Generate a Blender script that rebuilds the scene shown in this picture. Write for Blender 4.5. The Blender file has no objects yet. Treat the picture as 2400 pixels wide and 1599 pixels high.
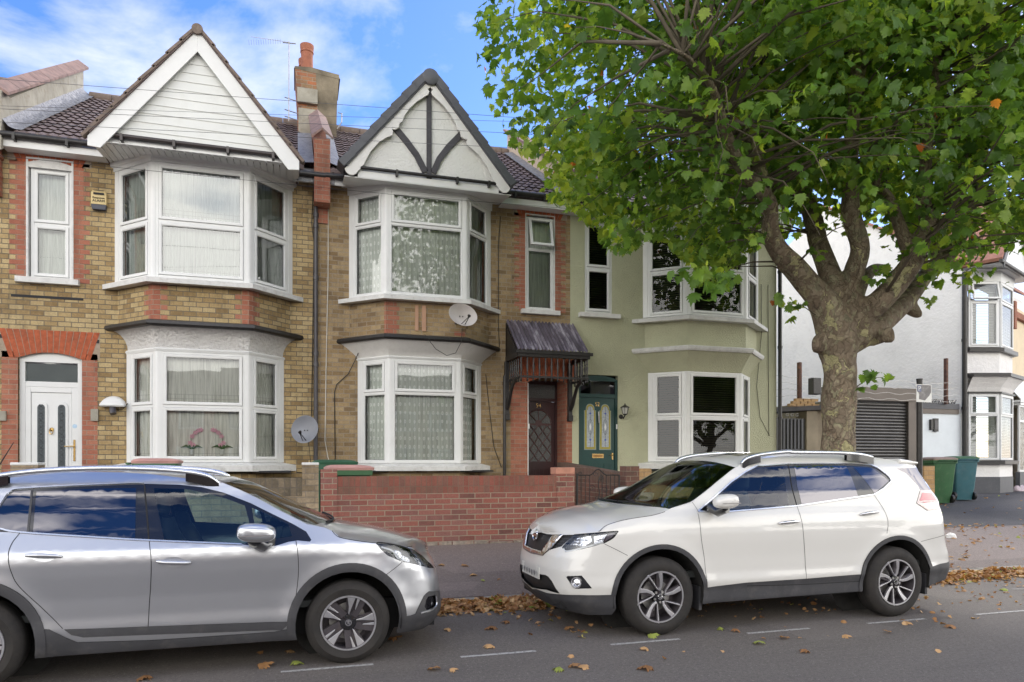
import bpy, bmesh, math, random
from math import sin, cos, pi, radians, sqrt, atan2, tan, hypot
from mathutils import Vector, Matrix, noise
from mathutils.geometry import delaunay_2d_cdt
R = random.Random(7)
sc = bpy.context.scene
COL = sc.collection
# ---------------------------------------------------------------- camera
HC = 1.59
YAW = radians(17.0)
FPX = 1650.0
cd = bpy.data.cameras.new("camera"); cam = bpy.data.objects.new("camera", cd); COL.objects.link(cam)
cam.location = (0, 0, HC); cam.rotation_euler = (pi/2, 0, -YAW)
cd.sensor_width = 36; cd.lens = FPX/2400*36; cd.shift_y = (1085-799.5)/2400
cd.clip_start = .05; cd.clip_end = 3000
sc.camera = cam
# ---------------------------------------------------------------- world
SUN_EL, SUN_AZ = radians(42), radians(52)      # azimuth from +Y towards +X
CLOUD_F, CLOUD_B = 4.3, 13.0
wd = bpy.data.worlds.new("World"); sc.world = wd; wd.use_nodes = True
nt = wd.node_tree; nt.nodes.clear()
def wn(t, **k):
    n = nt.nodes.new(t)
    for a, b in k.items(): setattr(n, a, b)
    return n
out = wn('ShaderNodeOutputWorld'); bg = wn('ShaderNodeBackground'); bg.inputs[1].default_value = 0.12
sky = wn('ShaderNodeTexSky', sky_type='NISHITA', sun_disc=False, sun_elevation=SUN_EL, sun_rotation=SUN_AZ,
         air_density=1.0, dust_density=.25, ozone_density=2.2)
hs = wn('ShaderNodeHueSaturation'); hs.inputs['Saturation'].default_value = 1.30; hs.inputs['Value'].default_value = .86
tn_ = wn('ShaderNodeMixRGB', blend_type='MULTIPLY'); tn_.inputs[0].default_value = 1; tn_.inputs[2].default_value = (1.03, .92, 1.0, 1)
nt.links.new(sky.outputs[0], tn_.inputs[1]); nt.links.new(tn_.outputs[0], hs.inputs['Color'])
tc = wn('ShaderNodeTexCoord'); mp = wn('ShaderNodeMapping'); mp.inputs['Scale'].default_value = (1, 1, 2.6)
mp.inputs['Location'].default_value = (1.4, .7, .534)
nt.links.new(tc.outputs['Generated'], mp.inputs[0])
n1 = wn('ShaderNodeTexNoise'); n1.inputs['Scale'].default_value = 2.3; n1.inputs['Detail'].default_value = 9; n1.inputs['Roughness'].default_value = .58
n1.inputs['Distortion'].default_value = .35
nt.links.new(mp.outputs[0], n1.inputs['Vector'])
cr = wn('ShaderNodeValToRGB'); cr.color_ramp.elements[0].position = .50; cr.color_ramp.elements[1].position = .68; cr.color_ramp.elements[1].color = (.8, .8, .8, 1)
nt.links.new(n1.outputs['Fac'], cr.inputs[0])
# broken cloud ahead, a brighter and almost closed bank of cloud behind the viewer
sx = wn('ShaderNodeSeparateXYZ'); nt.links.new(tc.outputs['Generated'], sx.inputs[0])
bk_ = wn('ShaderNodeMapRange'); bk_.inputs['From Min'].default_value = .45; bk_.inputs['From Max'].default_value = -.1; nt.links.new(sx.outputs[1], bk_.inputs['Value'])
n2 = wn('ShaderNodeTexNoise'); n2.inputs['Scale'].default_value = 3.4; n2.inputs['Detail'].default_value = 7; nt.links.new(mp.outputs[0], n2.inputs['Vector'])
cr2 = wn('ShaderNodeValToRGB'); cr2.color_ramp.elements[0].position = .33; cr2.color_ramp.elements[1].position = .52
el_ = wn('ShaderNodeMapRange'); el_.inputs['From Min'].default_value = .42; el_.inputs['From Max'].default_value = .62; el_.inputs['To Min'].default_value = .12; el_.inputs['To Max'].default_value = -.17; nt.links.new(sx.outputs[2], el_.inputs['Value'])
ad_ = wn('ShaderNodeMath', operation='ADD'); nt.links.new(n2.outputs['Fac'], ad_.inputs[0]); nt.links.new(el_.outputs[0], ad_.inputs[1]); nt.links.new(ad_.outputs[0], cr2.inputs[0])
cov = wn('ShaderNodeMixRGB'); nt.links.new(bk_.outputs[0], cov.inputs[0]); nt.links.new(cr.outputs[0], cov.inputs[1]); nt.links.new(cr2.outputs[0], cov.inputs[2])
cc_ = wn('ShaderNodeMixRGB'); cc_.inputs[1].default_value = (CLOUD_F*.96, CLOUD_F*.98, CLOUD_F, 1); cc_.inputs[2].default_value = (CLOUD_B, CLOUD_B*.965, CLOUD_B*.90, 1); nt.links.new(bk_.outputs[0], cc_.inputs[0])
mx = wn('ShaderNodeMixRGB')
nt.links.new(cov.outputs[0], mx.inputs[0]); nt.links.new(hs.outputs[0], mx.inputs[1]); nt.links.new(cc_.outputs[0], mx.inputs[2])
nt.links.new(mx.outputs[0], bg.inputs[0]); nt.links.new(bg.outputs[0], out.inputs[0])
sd = bpy.data.lights.new("sun", 'SUN'); sd.energy = 1.1; sd.angle = radians(11); sd.color = (1, .94, .84)
so = bpy.data.objects.new("sun", sd); COL.objects.link(so)
sv = Vector((sin(SUN_AZ)*cos(SUN_EL), cos(SUN_AZ)*cos(SUN_EL), sin(SUN_EL)))
so.rotation_euler = sv.to_track_quat('Z', 'Y').to_euler()
sc.view_settings.view_transform = 'Standard'; sc.view_settings.look = 'None'
sc.view_settings.gamma = 1; sc.view_settings.exposure = 1.3
try:
    sc.cycles.max_bounces = 8; sc.cycles.transparent_max_bounces = 12; sc.cycles.caustics_reflective = False
    sc.cycles.caustics_refractive = False; sc.cycles.use_denoising = True
except Exception: pass
# ---------------------------------------------------------------- helpers
_S, _C = sin(YAW), cos(YAW)
def W(x, y, Y):                       # where a sight line of the surveyed photo meets the plane at depth Y
    q = (x-1200)/FPX; z = Y/(_C-q*_S)
    return Vector((z*(_S+q*_C), Y, HC+(1085-y)/FPX*z))
ORG = {}
def tag(o, label=None, cat=None, group=None, kind=None):
    if label: o['label'] = label
    if cat: o['category'] = cat
    if group: o['group'] = group
    if kind: o['kind'] = kind
    return o
def empty(name, loc, label, cat, group=None):
    o = bpy.data.objects.new(name, None); COL.objects.link(o); o.location = loc
    o.empty_display_size = .2
    ORG[o.name] = Vector(loc); return tag(o, label, cat, group)
def link_copy(src, loc, rot=None, parent=None, label=None):
    c = src.copy(); COL.objects.link(c)
    if parent: c.parent = parent
    else:
        c.location = loc
        if rot: c.rotation_euler = rot
    if label: c['label'] = label
    for ch in list(src.children): link_copy(ch, None, None, c)
    return c
class MB:
    def __init__(s): s.v = []; s.f = []; s.m = []; s.mi = 0; s.uv = None
    def add(s, vs, fs):
        b = len(s.v); s.v += [tuple(p) for p in vs]
        for f in fs: s.f.append(tuple(b+i for i in f)); s.m.append(s.mi)
        return s
    def poly(s, *pts): return s.add(pts, [tuple(range(len(pts)))])
    def box(s, x0, x1, y0, y1, z0, z1):
        v = [(x, y, z) for z in (z0, z1) for y in (y0, y1) for x in (x0, x1)]
        return s.add(v, [(0,2,3,1),(4,5,7,6),(0,1,5,4),(2,6,7,3),(0,4,6,2),(1,3,7,5)])
    def hexa(s, v): return s.add(v, [(0,2,3,1),(4,5,7,6),(0,1,5,4),(2,6,7,3),(0,4,6,2),(1,3,7,5)])
    def extr(s, pts, dv):              # polygon (3d points) extruded by vector dv
        n = len(pts); dv = Vector(dv); p = [Vector(q) for q in pts]
        s.add(p+[q+dv for q in p], [tuple(range(n)), tuple(range(2*n-1, n-1, -1))]+[(i, n+i, n+(i+1) % n, (i+1) % n) for i in range(n)])
        return s
    def grid(s, fn, nu, nv, close=False):
        v = [fn(i/nu, j/nv) for j in range(nv+1) for i in range(nu+1)]
        return s.add(v, [(j*(nu+1)+i, j*(nu+1)+i+1, (j+1)*(nu+1)+i+1, (j+1)*(nu+1)+i) for j in range(nv) for i in range(nu)])
    def tube(s, pts, rad, n=8, caps=True, fn=None):
        pts = [Vector(p) for p in pts]
        if not hasattr(rad, '__len__'): rad = [rad]*len(pts)
        b = len(s.v); up = None
        for i, p in enumerate(pts):
            t = (pts[min(i+1, len(pts)-1)]-pts[max(i-1, 0)]).normalized()
            if up is None: up = t.orthogonal().normalized()
            up = (up-t*up.dot(t)); up = up.normalized() if up.length > 1e-6 else t.orthogonal().normalized()
            w = t.cross(up)
            for k in range(n):
                a = 2*pi*k/n; r = rad[i]*(fn(i, a) if fn else 1)
                s.v.append(tuple(p+(up*cos(a)+w*sin(a))*r))
        for i in range(len(pts)-1):
            for k in range(n):
                k2 = (k+1) % n
                s.f.append((b+i*n+k, b+i*n+k2, b+(i+1)*n+k2, b+(i+1)*n+k)); s.m.append(s.mi)
        if caps:
            s.f.append(tuple(b+k for k in reversed(range(n)))); s.m.append(s.mi)
            e = b+(len(pts)-1)*n; s.f.append(tuple(e+k for k in range(n))); s.m.append(s.mi)
        return s
    def lathe(s, c, axis, prof, n=24, caps=False):  # prof: (dist along axis, radius)
        ax = Vector(axis).normalized(); u = ax.orthogonal().normalized(); w = ax.cross(u); c = Vector(c)
        b = len(s.v)
        for d, r in prof:
            for k in range(n):
                a = 2*pi*k/n; s.v.append(tuple(c+ax*d+(u*cos(a)+w*sin(a))*r))
        for i in range(len(prof)-1):
            for k in range(n):
                k2 = (k+1) % n
                s.f.append((b+i*n+k, b+i*n+k2, b+(i+1)*n+k2, b+(i+1)*n+k)); s.m.append(s.mi)
        if caps:
            s.f.append(tuple(b+k for k in reversed(range(n)))); s.m.append(s.mi)
            e = b+(len(prof)-1)*n; s.f.append(tuple(e+k for k in range(n))); s.m.append(s.mi)
        return s
    def fbox(s, F, s0, s1, d0, d1, z0, z1):
        return s.hexa([F.p(a, d, z) for z in (z0, z1) for d in (d1, d0) for a in (s0, s1)])
    def fpoly(s, F, pts, d0, d1):      # polygon in facet coordinates (along, z), thickness d0..d1
        return s.extr([F.p(a, d1, z) for a, z in pts], F.n3*(d0-d1))
    def build(s, name, mat, parent=None, at=None, smooth=None, bevel=0, recalc=True, label=None, uvf=None):
        me = bpy.data.meshes.new(name)
        off = ORG[parent.name] if parent else Vector(at if at is not None else (0, 0, 0))
        V = s.v
        me.from_pydata([(x-off.x, y-off.y, z-off.z) for x, y, z in V], [], s.f)
        mats = mat if isinstance(mat, (list, tuple)) else [mat]
        for m in mats: me.materials.append(m)
        if len(mats) > 1: me.polygons.foreach_set('material_index', s.m)
        if recalc:
            bm = bmesh.new(); bm.from_mesh(me); bmesh.ops.recalc_face_normals(bm, faces=bm.faces); bm.to_mesh(me); bm.free()
        uvl = me.uv_layers.new(name='uv')
        data = [0.0]*(2*len(me.loops)); vs = me.vertices
        for p in me.polygons:
            n = p.normal
            if uvf:
                for li in p.loop_indices:
                    co = V[me.loops[li].vertex_index]; data[2*li], data[2*li+1] = uvf(co, n)
                continue
            if abs(n.z) > .75:
                for li in p.loop_indices:
                    c = V[me.loops[li].vertex_index]; data[2*li] = c[0]; data[2*li+1] = c[1]
            else:
                l = hypot(n.x, n.y); tx, ty = -n.y/l, n.x/l
                for li in p.loop_indices:
                    c = V[me.loops[li].vertex_index]; data[2*li] = c[0]*tx+c[1]*ty; data[2*li+1] = c[2]
        uvl.data.foreach_set('uv', data)
        if smooth is not None:
            me.polygons.foreach_set('use_smooth', [True]*len(me.polygons))
            if smooth < 180: me.set_sharp_from_angle(angle=radians(smooth))
        me.update()
        o = bpy.data.objects.new(name, me); COL.objects.link(o)
        if parent: o.parent = parent
        else: o.location = off
        ORG[o.name] = off
        if bevel:
            b = o.modifiers.new('bevel', 'BEVEL'); b.width = bevel; b.segments = 2; b.limit_method = 'ANGLE'; b.angle_limit = radians(40)
        if label: o['label'] = label
        return o
def _apart(s, name, mat, parent=None, gap=.06, **k):
    """build every group of touching pieces as an object of its own"""
    n = len(s.v); par = list(range(n))
    def find(a):
        while par[a] != a: par[a] = par[par[a]]; a = par[a]
        return a
    for f in s.f:
        for q in f[1:]: par[find(q)] = find(f[0])
    comp = {}
    for i in range(n): comp.setdefault(find(i), []).append(i)
    cs = [(r, [min(s.v[i][a] for i in ix)-gap for a in range(3)], [max(s.v[i][a] for i in ix)+gap for a in range(3)]) for r, ix in comp.items()]
    for i in range(len(cs)):
        for j in range(i):
            if all(cs[i][1][a] <= cs[j][2][a] and cs[j][1][a] <= cs[i][2][a] for a in range(3)): par[find(cs[i][0])] = find(cs[j][0])
    gr = {}
    for f in s.f: gr.setdefault(find(f[0]), []).append(f)
    o = None
    for fs in gr.values():
        m = MB(); idx = {}
        for f in fs:
            t = []
            for q in f:
                if q not in idx: idx[q] = len(m.v); m.v.append(s.v[q])
                t.append(idx[q])
            m.f.append(tuple(t)); m.m.append(0)
        o = m.build(name, mat, parent, **k)
    return o
MB.build_apart = _apart
class Fr:                              # a vertical facet: s runs along p0->p1, d outwards, z up
    def __init__(s, p0, p1):
        s.o = Vector((p0[0], p0[1])); s.t = (Vector((p1[0], p1[1]))-s.o).normalized(); s.L = (Vector((p1[0], p1[1]))-s.o).length
        s.n = Vector((s.t.y, -s.t.x)); s.n3 = Vector((s.n.x, s.n.y, 0))
    def p(s, a, d, z):
        q = s.o+s.t*a+s.n*d; return Vector((q.x, q.y, z))
def isect(p, d, q, e):
    k = d.x*e.y-d.y*e.x; w = q-p; t = (w.x*e.y-w.y*e.x)/k
    return p+d*t
def offpath(path, d, yw=None):
    P = [Vector(p) for p in path]; n = len(P)-1
    T = [(P[i+1]-P[i]).normalized() for i in range(n)]; N = [Vector((t.y, -t.x)) for t in T]
    o = []
    for i in range(n+1):
        if i == 0: o.append(isect(P[0]+N[0]*d, T[0], Vector((0, yw)), Vector((1, 0))) if yw is not None else P[0]+N[0]*d)
        elif i == n: o.append(isect(P[n]+N[n-1]*d, T[n-1], Vector((0, yw)), Vector((1, 0))) if yw is not None else P[n]+N[n-1]*d)
        else: o.append(isect(P[i-1]+N[i-1]*d, T[i-1], P[i]+N[i]*d, T[i]))
    return o
def sweep(mb, path, prof, yw=None, closed=True):
    rows = [[(q.x, q.y, z) for q in offpath(path, d, yw)] for d, z in prof]
    k = len(rows); n = len(path)
    vs = [p for r in rows for p in r]; fs = []
    for i in range(k if closed else k-1):
        j = (i+1) % k
        for a in range(n-1): fs.append((i*n+a, i*n+a+1, j*n+a+1, j*n+a))
    if closed:
        fs.append(tuple(i*n for i in range(k))); fs.append(tuple(i*n+n-1 for i in reversed(range(k))))
    mb.add(vs, fs)
def wallrects(mb, F, s0, s1, z0, z1, holes, depth=.12, d=0):
    S = sorted({s0, s1, *[h[0] for h in holes], *[h[1] for h in holes]}); Z = sorted({z0, z1, *[h[2] for h in holes], *[h[3] for h in holes]})
    S = [a for a in S if s0 <= a <= s1]; Z = [a for a in Z if z0 <= a <= z1]
    for i in range(len(S)-1):
        for j in range(len(Z)-1):
            cs, cz = (S[i]+S[i+1])/2, (Z[j]+Z[j+1])/2
            if any(h[0] < cs < h[1] and h[2] < cz < h[3] for h in holes): continue
            mb.poly(F.p(S[i], d, Z[j]), F.p(S[i+1], d, Z[j]), F.p(S[i+1], d, Z[j+1]), F.p(S[i], d, Z[j+1]))
    for a, b, c, e in holes:
        mb.poly(F.p(a, d, c), F.p(a, d, e), F.p(a, d-depth, e), F.p(a, d-depth, c))
        mb.poly(F.p(b, d, e), F.p(b, d, c), F.p(b, d-depth, c), F.p(b, d-depth, e))
        mb.poly(F.p(a, d, e), F.p(b, d, e), F.p(b, d-depth, e), F.p(a, d-depth, e))
        mb.poly(F.p(b, d, c), F.p(a, d, c), F.p(a, d-depth, c), F.p(b, d-depth, c))
# ---------------------------------------------------------------- materials
class NT:
    def __init__(s, name):
        s.m = bpy.data.materials.new(name); s.m.use_nodes = True; s.t = s.m.node_tree
        s.b = s.t.nodes['Principled BSDF']; s.uvn = None
    def n(s, t, ins=None, **k):
        q = s.t.nodes.new(t)
        for a, b in k.items(): setattr(q, a, b)
        if ins:
            for a, b in ins.items():
                if isinstance(b, bpy.types.NodeSocket): s.t.links.new(b, q.inputs[a])
                else: q.inputs[a].default_value = b
        return q
    def uv(s, obj=False):
        if obj: return s.n('ShaderNodeTexCoord').outputs['Object']
        if not s.uvn: s.uvn = s.n('ShaderNodeTexCoord')
        return s.uvn.outputs['UV']
    def geo(s): return s.n('ShaderNodeNewGeometry').outputs['Position']
    def set(s, k, v):
        if isinstance(v, bpy.types.NodeSocket): s.t.links.new(v, s.b.inputs[k])
        else: s.b.inputs[k].default_value = v
    def noise(s, vec, scale, detail=3, rough=.5): return s.n('ShaderNodeTexNoise', {'Vector': vec, 'Scale': scale, 'Detail': detail, 'Roughness': rough}).outputs['Fac']
    def ramp(s, fac, stops, interp='LINEAR'):
        r = s.n('ShaderNodeValToRGB', {'Fac': fac}); e = r.color_ramp.elements; r.color_ramp.interpolation = interp
        while len(e) < len(stops): e.new(.5)
        for i, (p, c) in enumerate(stops):
            e[i].position = p; e[i].color = (*c, 1) if hasattr(c, '__len__') else (c, c, c, 1)
        return r.outputs[0]
    def mix(s, f, a, b, mode='MIX'):
        q = s.n('ShaderNodeMixRGB', blend_type=mode)
        for i, v in enumerate((f, a, b)):
            if isinstance(v, bpy.types.NodeSocket): s.t.links.new(v, q.inputs[i])
            else: q.inputs[i].default_value = v if i == 0 else ((*v, 1) if len(v) == 3 else v)
        return q.outputs[0]
    def math(s, op, a, b=0.0):
        q = s.n('ShaderNodeMath', operation=op)
        for i, v in enumerate((a, b)):
            if isinstance(v, bpy.types.NodeSocket): s.t.links.new(v, q.inputs[i])
            else: q.inputs[i].default_value = v
        return q.outputs[0]
    def bump(s, h, st=.3, dist=.01):
        s.t.links.new(s.n('ShaderNodeBump', {'Height': h, 'Strength': st, 'Distance': dist}).outputs[0], s.b.inputs['Normal'])
def M(name, col, rough=.6, metal=0, var=.12, vs=3.0, bump=0, bs=60, bd=.004, coat=0, spec=.5, grime=None):
    t = NT(name); g = t.geo()
    nz = t.noise(g, vs, 5, .6)
    c = t.mix(1, (*col,), t.ramp(nz, [(.3, 1-var), (.7, 1+var*.4)]), 'MULTIPLY')
    if grime: c = t.mix(t.ramp(t.noise(g, grime[1], 6, .7), [(.52, 0), (.75, grime[2])]), c, grime[0])
    t.set('Base Color', c); t.set('Roughness', rough); t.set('Metallic', metal); t.set('Specular IOR Level', spec)
    if coat: t.set('Coat Weight', coat); t.set('Coat Roughness', .03)
    if bump: t.bump(t.noise(g, bs, 4, .6), bump, bd)
    return t.m
def brick(name, pal, mortar, bw=.225, rh=.082, mt=.010, vert=False, dirt=(.08, .07, .05), dk=.5, rot=0):
    t = NT(name); u = t.uv()
    wob = t.n('ShaderNodeMixRGB', {0: .006, 1: u, 2: t.n('ShaderNodeTexNoise', {'Vector': u, 'Scale': 7.0}).outputs['Color']}).outputs[0]
    if vert: wob = t.n('ShaderNodeMapping', {'Vector': wob, 'Rotation': (0, 0, pi/2)}).outputs[0]
    br = t.n('ShaderNodeTexBrick', {'Vector': wob, 'Color1': (0, 0, 0, 1), 'Color2': (1, 1, 1, 1), 'Mortar': (.5, .5, .5, 1), 'Scale': 1.0, 'Mortar Size': mt*.55,
             'Mortar Smooth': .25, 'Bias': 0.0, 'Brick Width': bw, 'Row Height': rh}, offset=.5 if not vert else 0, squash=1, squash_frequency=2)
    g = t.geo()
    tint = t.math('ADD', t.math('MULTIPLY', br.outputs['Color'], .8), t.math('MULTIPLY', t.noise(g, 9.0, 3), .22))
    c = t.ramp(tint, [(i/(len(pal)-1)*.94+.03, p) for i, p in enumerate(pal)])
    c = t.mix(t.ramp(t.noise(g, 55, 5, .7), [(.35, 0), (.8, .5)]), c, [x*.45 for x in pal[0]])
    c = t.mix(t.ramp(t.noise(g, 22, 3, .6), [(.55, 0), (.75, .35)]), c, [min(1, x*1.6) for x in pal[-1]])
    mo = t.mix(t.noise(g, 1.3, 4, .6), mortar, [x*.55 for x in mortar])
    c = t.mix(br.outputs['Fac'], c, mo)
    stv = t.noise(t.n('ShaderNodeMapping', {'Vector': g, 'Scale': (2.6, 2.6, .35)}).outputs[0], 1.6, 5, .7)
    c = t.mix(t.ramp(stv, [(.50, 0), (.72, .38)]), c, [x*.7 for x in dirt])
    big = t.noise(g, .9, 6, .68)
    c = t.mix(t.ramp(big, [(.48, 0), (.72, dk)]), c, dirt)
    t.set('Base Color', c); t.set('Roughness', .9); t.set('Specular IOR Level', .25)
    h = t.math('ADD', t.math('MULTIPLY', br.outputs['Fac'], -1.0), t.math('MULTIPLY', t.noise(g, 90, 4), .5))
    t.bump(h, .8, .007)
    return t.m
def glassmat(name, tint=(1, 1, 1), ior=1.75, lo=.0, bumpy=0, see=1.0, gtint=(.95, .97, 1)):
    t = NT(name); nt2 = t.t; nt2.nodes.remove(t.b)
    fr = t.n('ShaderNodeFresnel', {'IOR': ior}); gl = t.n('ShaderNodeBsdfGlossy', {'Color': (*gtint, 1), 'Roughness': .015})
    nz = t.n('ShaderNodeBump', {'Height': t.noise(t.geo(), .9 if not bumpy else bumpy, 2), 'Strength': .12 if not bumpy else .8, 'Distance': .02})
    nt2.links.new(nz.outputs[0], gl.inputs['Normal'])
    tr = t.n('ShaderNodeBsdfTransparent', {'Color': (*[x*see for x in tint], 1)})
    f = t.math('ADD', fr.outputs[0], lo); ms = t.n('ShaderNodeMixShader'); nt2.links.new(f, ms.inputs[0])
    nt2.links.new(tr.outputs[0], ms.inputs[1]); nt2.links.new(gl.outputs[0], ms.inputs[2])
    nt2.links.new(ms.outputs[0], nt2.nodes['Material Output'].inputs[0])
    return t.m
def curtmat(name, col, motif=False, border=False, vs=34):
    t = NT(name); u = t.uv()
    sep = t.n('ShaderNodeSeparateXYZ', {'Vector': u})
    st = t.noise(t.n('ShaderNodeCombineXYZ', {'X': sep.outputs[0], 'Y': t.math('MULTIPLY', sep.outputs[1], .04)}).outputs[0], vs, 4, .65)
    c = t.mix(t.ramp(st, [(.3, .55), (.5, .85), (.7, 1)]), (0, 0, 0), col, 'MIX')
    if motif:
        v = t.n('ShaderNodeTexVoronoi', {'Vector': t.n('ShaderNodeMapping', {'Vector': u, 'Scale': (1.35, .75, 1), 'Rotation': (0, 0, .0)}).outputs[0], 'Scale': 8.5, 'Randomness': .12})
        c = t.mix(t.ramp(v.outputs['Distance'], [(.06, 0), (.12, .85), (.2, .85), (.26, 0)]), c, [min(1, x*1.9) for x in col])
    if border:
        ck = t.n('ShaderNodeTexVoronoi', {'Vector': u, 'Scale': 14, 'Randomness': 0}, feature='DISTANCE_TO_EDGE')
        c = t.mix(t.math('MULTIPLY', t.ramp(ck.outputs['Distance'], [(.0, .8), (.09, 0)]), t.ramp(t.math('FRACT', t.math('ADD', sep.outputs[1], border)), [(0, 1), (.2, 1), (.22, 0)])), c, [x*.45 for x in col])
    t.set('Base Color', c); t.set('Roughness', .9); t.set('Specular IOR Level', .1)
    return t.m
YB = [(.22, .145, .07), (.37, .26, .125), (.46, .34, .17), (.55, .43, .235), (.40, .28, .135)]
mYellow = brick('yellow stock brick', YB, (.21, .185, .145), bw=.2, dk=.38, mt=.012)
mYellowB = brick('brown stock brick', [(.20, .13, .07), (.30, .21, .11), (.39, .28, .15), (.45, .335, .19), (.33, .24, .135)], (.42, .345, .26), bw=.21, dirt=(.13, .105, .08), dk=.5, mt=.014)
mRed = brick('red facing brick', [(.33, .12, .08), (.40, .155, .10), (.46, .20, .13), (.37, .13, .085)], (.42, .34, .26), dk=.3)
mChim = brick('sooty chimney brick', [(.10, .06, .045), (.40, .13, .07), (.30, .2, .11), (.46, .17, .08), (.22, .15, .1)], (.42, .38, .3), dk=.9, dirt=(.08, .06, .05))
mRedV = brick('red soldier brick', [(.33, .07, .03), (.42, .10, .04), (.5, .14, .055)], (.36, .28, .2), bw=.24, rh=.078, vert=True, dk=.3)
mWallRed = brick('garden wall brick', [(.13, .07, .06), (.26, .10, .08), (.33, .12, .09), (.31, .14, .115), (.20, .09, .08)], (.42, .35, .26), bw=.235, rh=.0765, mt=.013, dirt=(.24, .13, .115), dk=.5)
mWallRedV = brick('garden wall coping brick', [(.2, .08, .06), (.30, .10, .075), (.26, .12, .09), (.2, .1, .08)], (.25, .17, .13), bw=.25, rh=.0765, vert=True, dirt=(.1, .07, .05), dk=.75)
mWallBr = brick('brown garden brick', [(.12, .07, .06), (.2, .09, .07), (.17, .09, .08), (.26, .11, .08)], (.34, .28, .22), bw=.235, rh=.0765, dk=.4)
mWallY = brick('old yellow garden brick', [(.22, .17, .11), (.34, .26, .17), (.42, .33, .22), (.3, .24, .17)], (.3, .26, .21), bw=.235, rh=.08, dirt=(.07, .055, .04), dk=.8)
mBuff = brick('buff pier brick', [(.42, .26, .12), (.52, .34, .17), (.48, .3, .15)], (.4, .3, .2), bw=.235, rh=.08, dk=.2)
mWhite = M('white upvc', (.73, .74, .735), .35, var=.05, vs=1.5, grime=((.45, .43, .40), 5, .12))
mWhiteP = M('white painted sill', (.67, .67, .655), .7, var=.14, vs=6, bump=.2, bs=40, grime=((.3, .28, .25), 9, .5))
mClad = M('white shiplap', (.71, .725, .70), .45, var=.06, vs=1.1, grime=((.42, .42, .36), 3.5, .25))
mCove = M('rough white render', (.66, .65, .64), .85, var=.1, vs=4, bump=1.0, bs=20, bd=.05, grime=((.4, .38, .35), 6, .4))
mCoveB = M('smooth white render', (.74, .73, .71), .85, var=.12, vs=5, bump=.6, bs=16, bd=.012, grime=((.4, .38, .34), 5, .45))
mStucco = M('white gable stucco', (.73, .73, .70), .85, var=.07, vs=3, bump=1.0, bs=24, bd=.02, grime=((.5, .5, .43), 3, .25))
mGreenW = M('sage pebbledash', (.55, .555, .385), .9, var=.10, vs=1.2, bump=1.0, bs=48, bd=.03, grime=((.38, .37, .25), 1.6, .4))
mWhiteW = M('white gable render', (.88, .865, .85), .9, var=.07, vs=1.0, bump=1.0, bs=11, bd=.02, grime=((.5, .48, .46), 2.2, .3))
mBlack = M('black gloss paint', (.022, .02, .02), .4, var=.3, vs=8, bump=.15, bs=30, grime=((.1, .09, .085), 14, .35))
mDarkGrey = M('dark grey verge', (.075, .078, .09), .5, var=.15, vs=4, grime=((.2, .2, .2), 20, .2))
mBrownPl = M('brown gutter plastic', (.05, .04, .04), .35, var=.2)
mGreyPipe = M('grey downpipe', (.07, .066, .075), .35, var=.2, vs=5)
mLead = M('lead flashing', (.27, .275, .29), .5, metal=.2, var=.4, vs=12, bump=1, bs=11, bd=.05)
mTile = M('brown roof tile', (.15, .11, .105), .8, var=.35, vs=9, bump=.3, bs=70, grime=((.42, .38, .33), 16, .4))
mTileR = M('red roof tile', (.45, .22, .16), .8, var=.3, vs=6, grime=((.2, .14, .1), 10, .4))
mSlate = M('grey slate', (.26, .27, .32), .6, var=.2, vs=5)
mPink = M('weathered pink coping', (.26, .17, .145), .8, var=.35, vs=6, bump=.3, bs=40, grime=((.17, .14, .12), 5, .75))
mRender = M('stained cement render', (.22, .185, .13), .9, var=.5, vs=2.4, bump=.5, bs=30, bd=.01, grime=((.13, .11, .08), 3.2, .6))
mRenderW = M('stained pale render', (.38, .36, .30), .9, var=.3, vs=3, bump=.4, bs=20, grime=((.2, .165, .11), 5.5, .8))
mPot = M('terracotta', (.33, .12, .07), .8, var=.25, vs=7, grime=((.16, .07, .05), 7, .5))
mPlum = M('plum door paint', (.062, .03, .032), .32, var=.25, vs=3)
mGreenD = M('dark green door paint', (.012, .055, .05), .3, var=.15)
mBrass = M('polished brass', (.72, .5, .2), .25, metal=1, var=.1)
mChrome = M('chrome', (.8, .8, .82), .12, metal=1, var=.05)
mSteel = M('weathered steel', (.38, .37, .36), .45, metal=.8, var=.3, vs=20)
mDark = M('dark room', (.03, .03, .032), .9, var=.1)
mRoomW = M('room wall', (.2, .19, .17), .9, var=.1)
mGlass = glassmat('window glass', (.96, .99, .97), 1.62, .03)
mGlassA = glassmat('bright window glass', (.88, .94, .92), 1.9, .07)
mGlassD = glassmat('dark window glass', (.8, .85, .85), 1.5, .0)
mFrost = M('obscure glass', (.16, .17, .17), .18, var=.5, vs=60, bump=.8, bs=70, bd=.01)
mLace = M('etched glass', (.12, .14, .15), .15, var=.5, vs=60)
mCurtA = curtmat('pleated net curtain', (.86, .85, .81), border=.45)
mCurtA2 = curtmat('pleated upper net curtain', (.72, .74, .71), border=.35)
mCurtB = curtmat('net curtain with oval motif', (.80, .83, .79), motif=True)
mCurtB2 = curtmat('grey green pleated curtain', (.66, .69, .66), motif=False)
mBlind = M('brown blind slat', (.06, .045, .03), .5, var=.2)
mBlindW = M('white blind slat', (.62, .64, .62), .5, var=.1)
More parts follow.
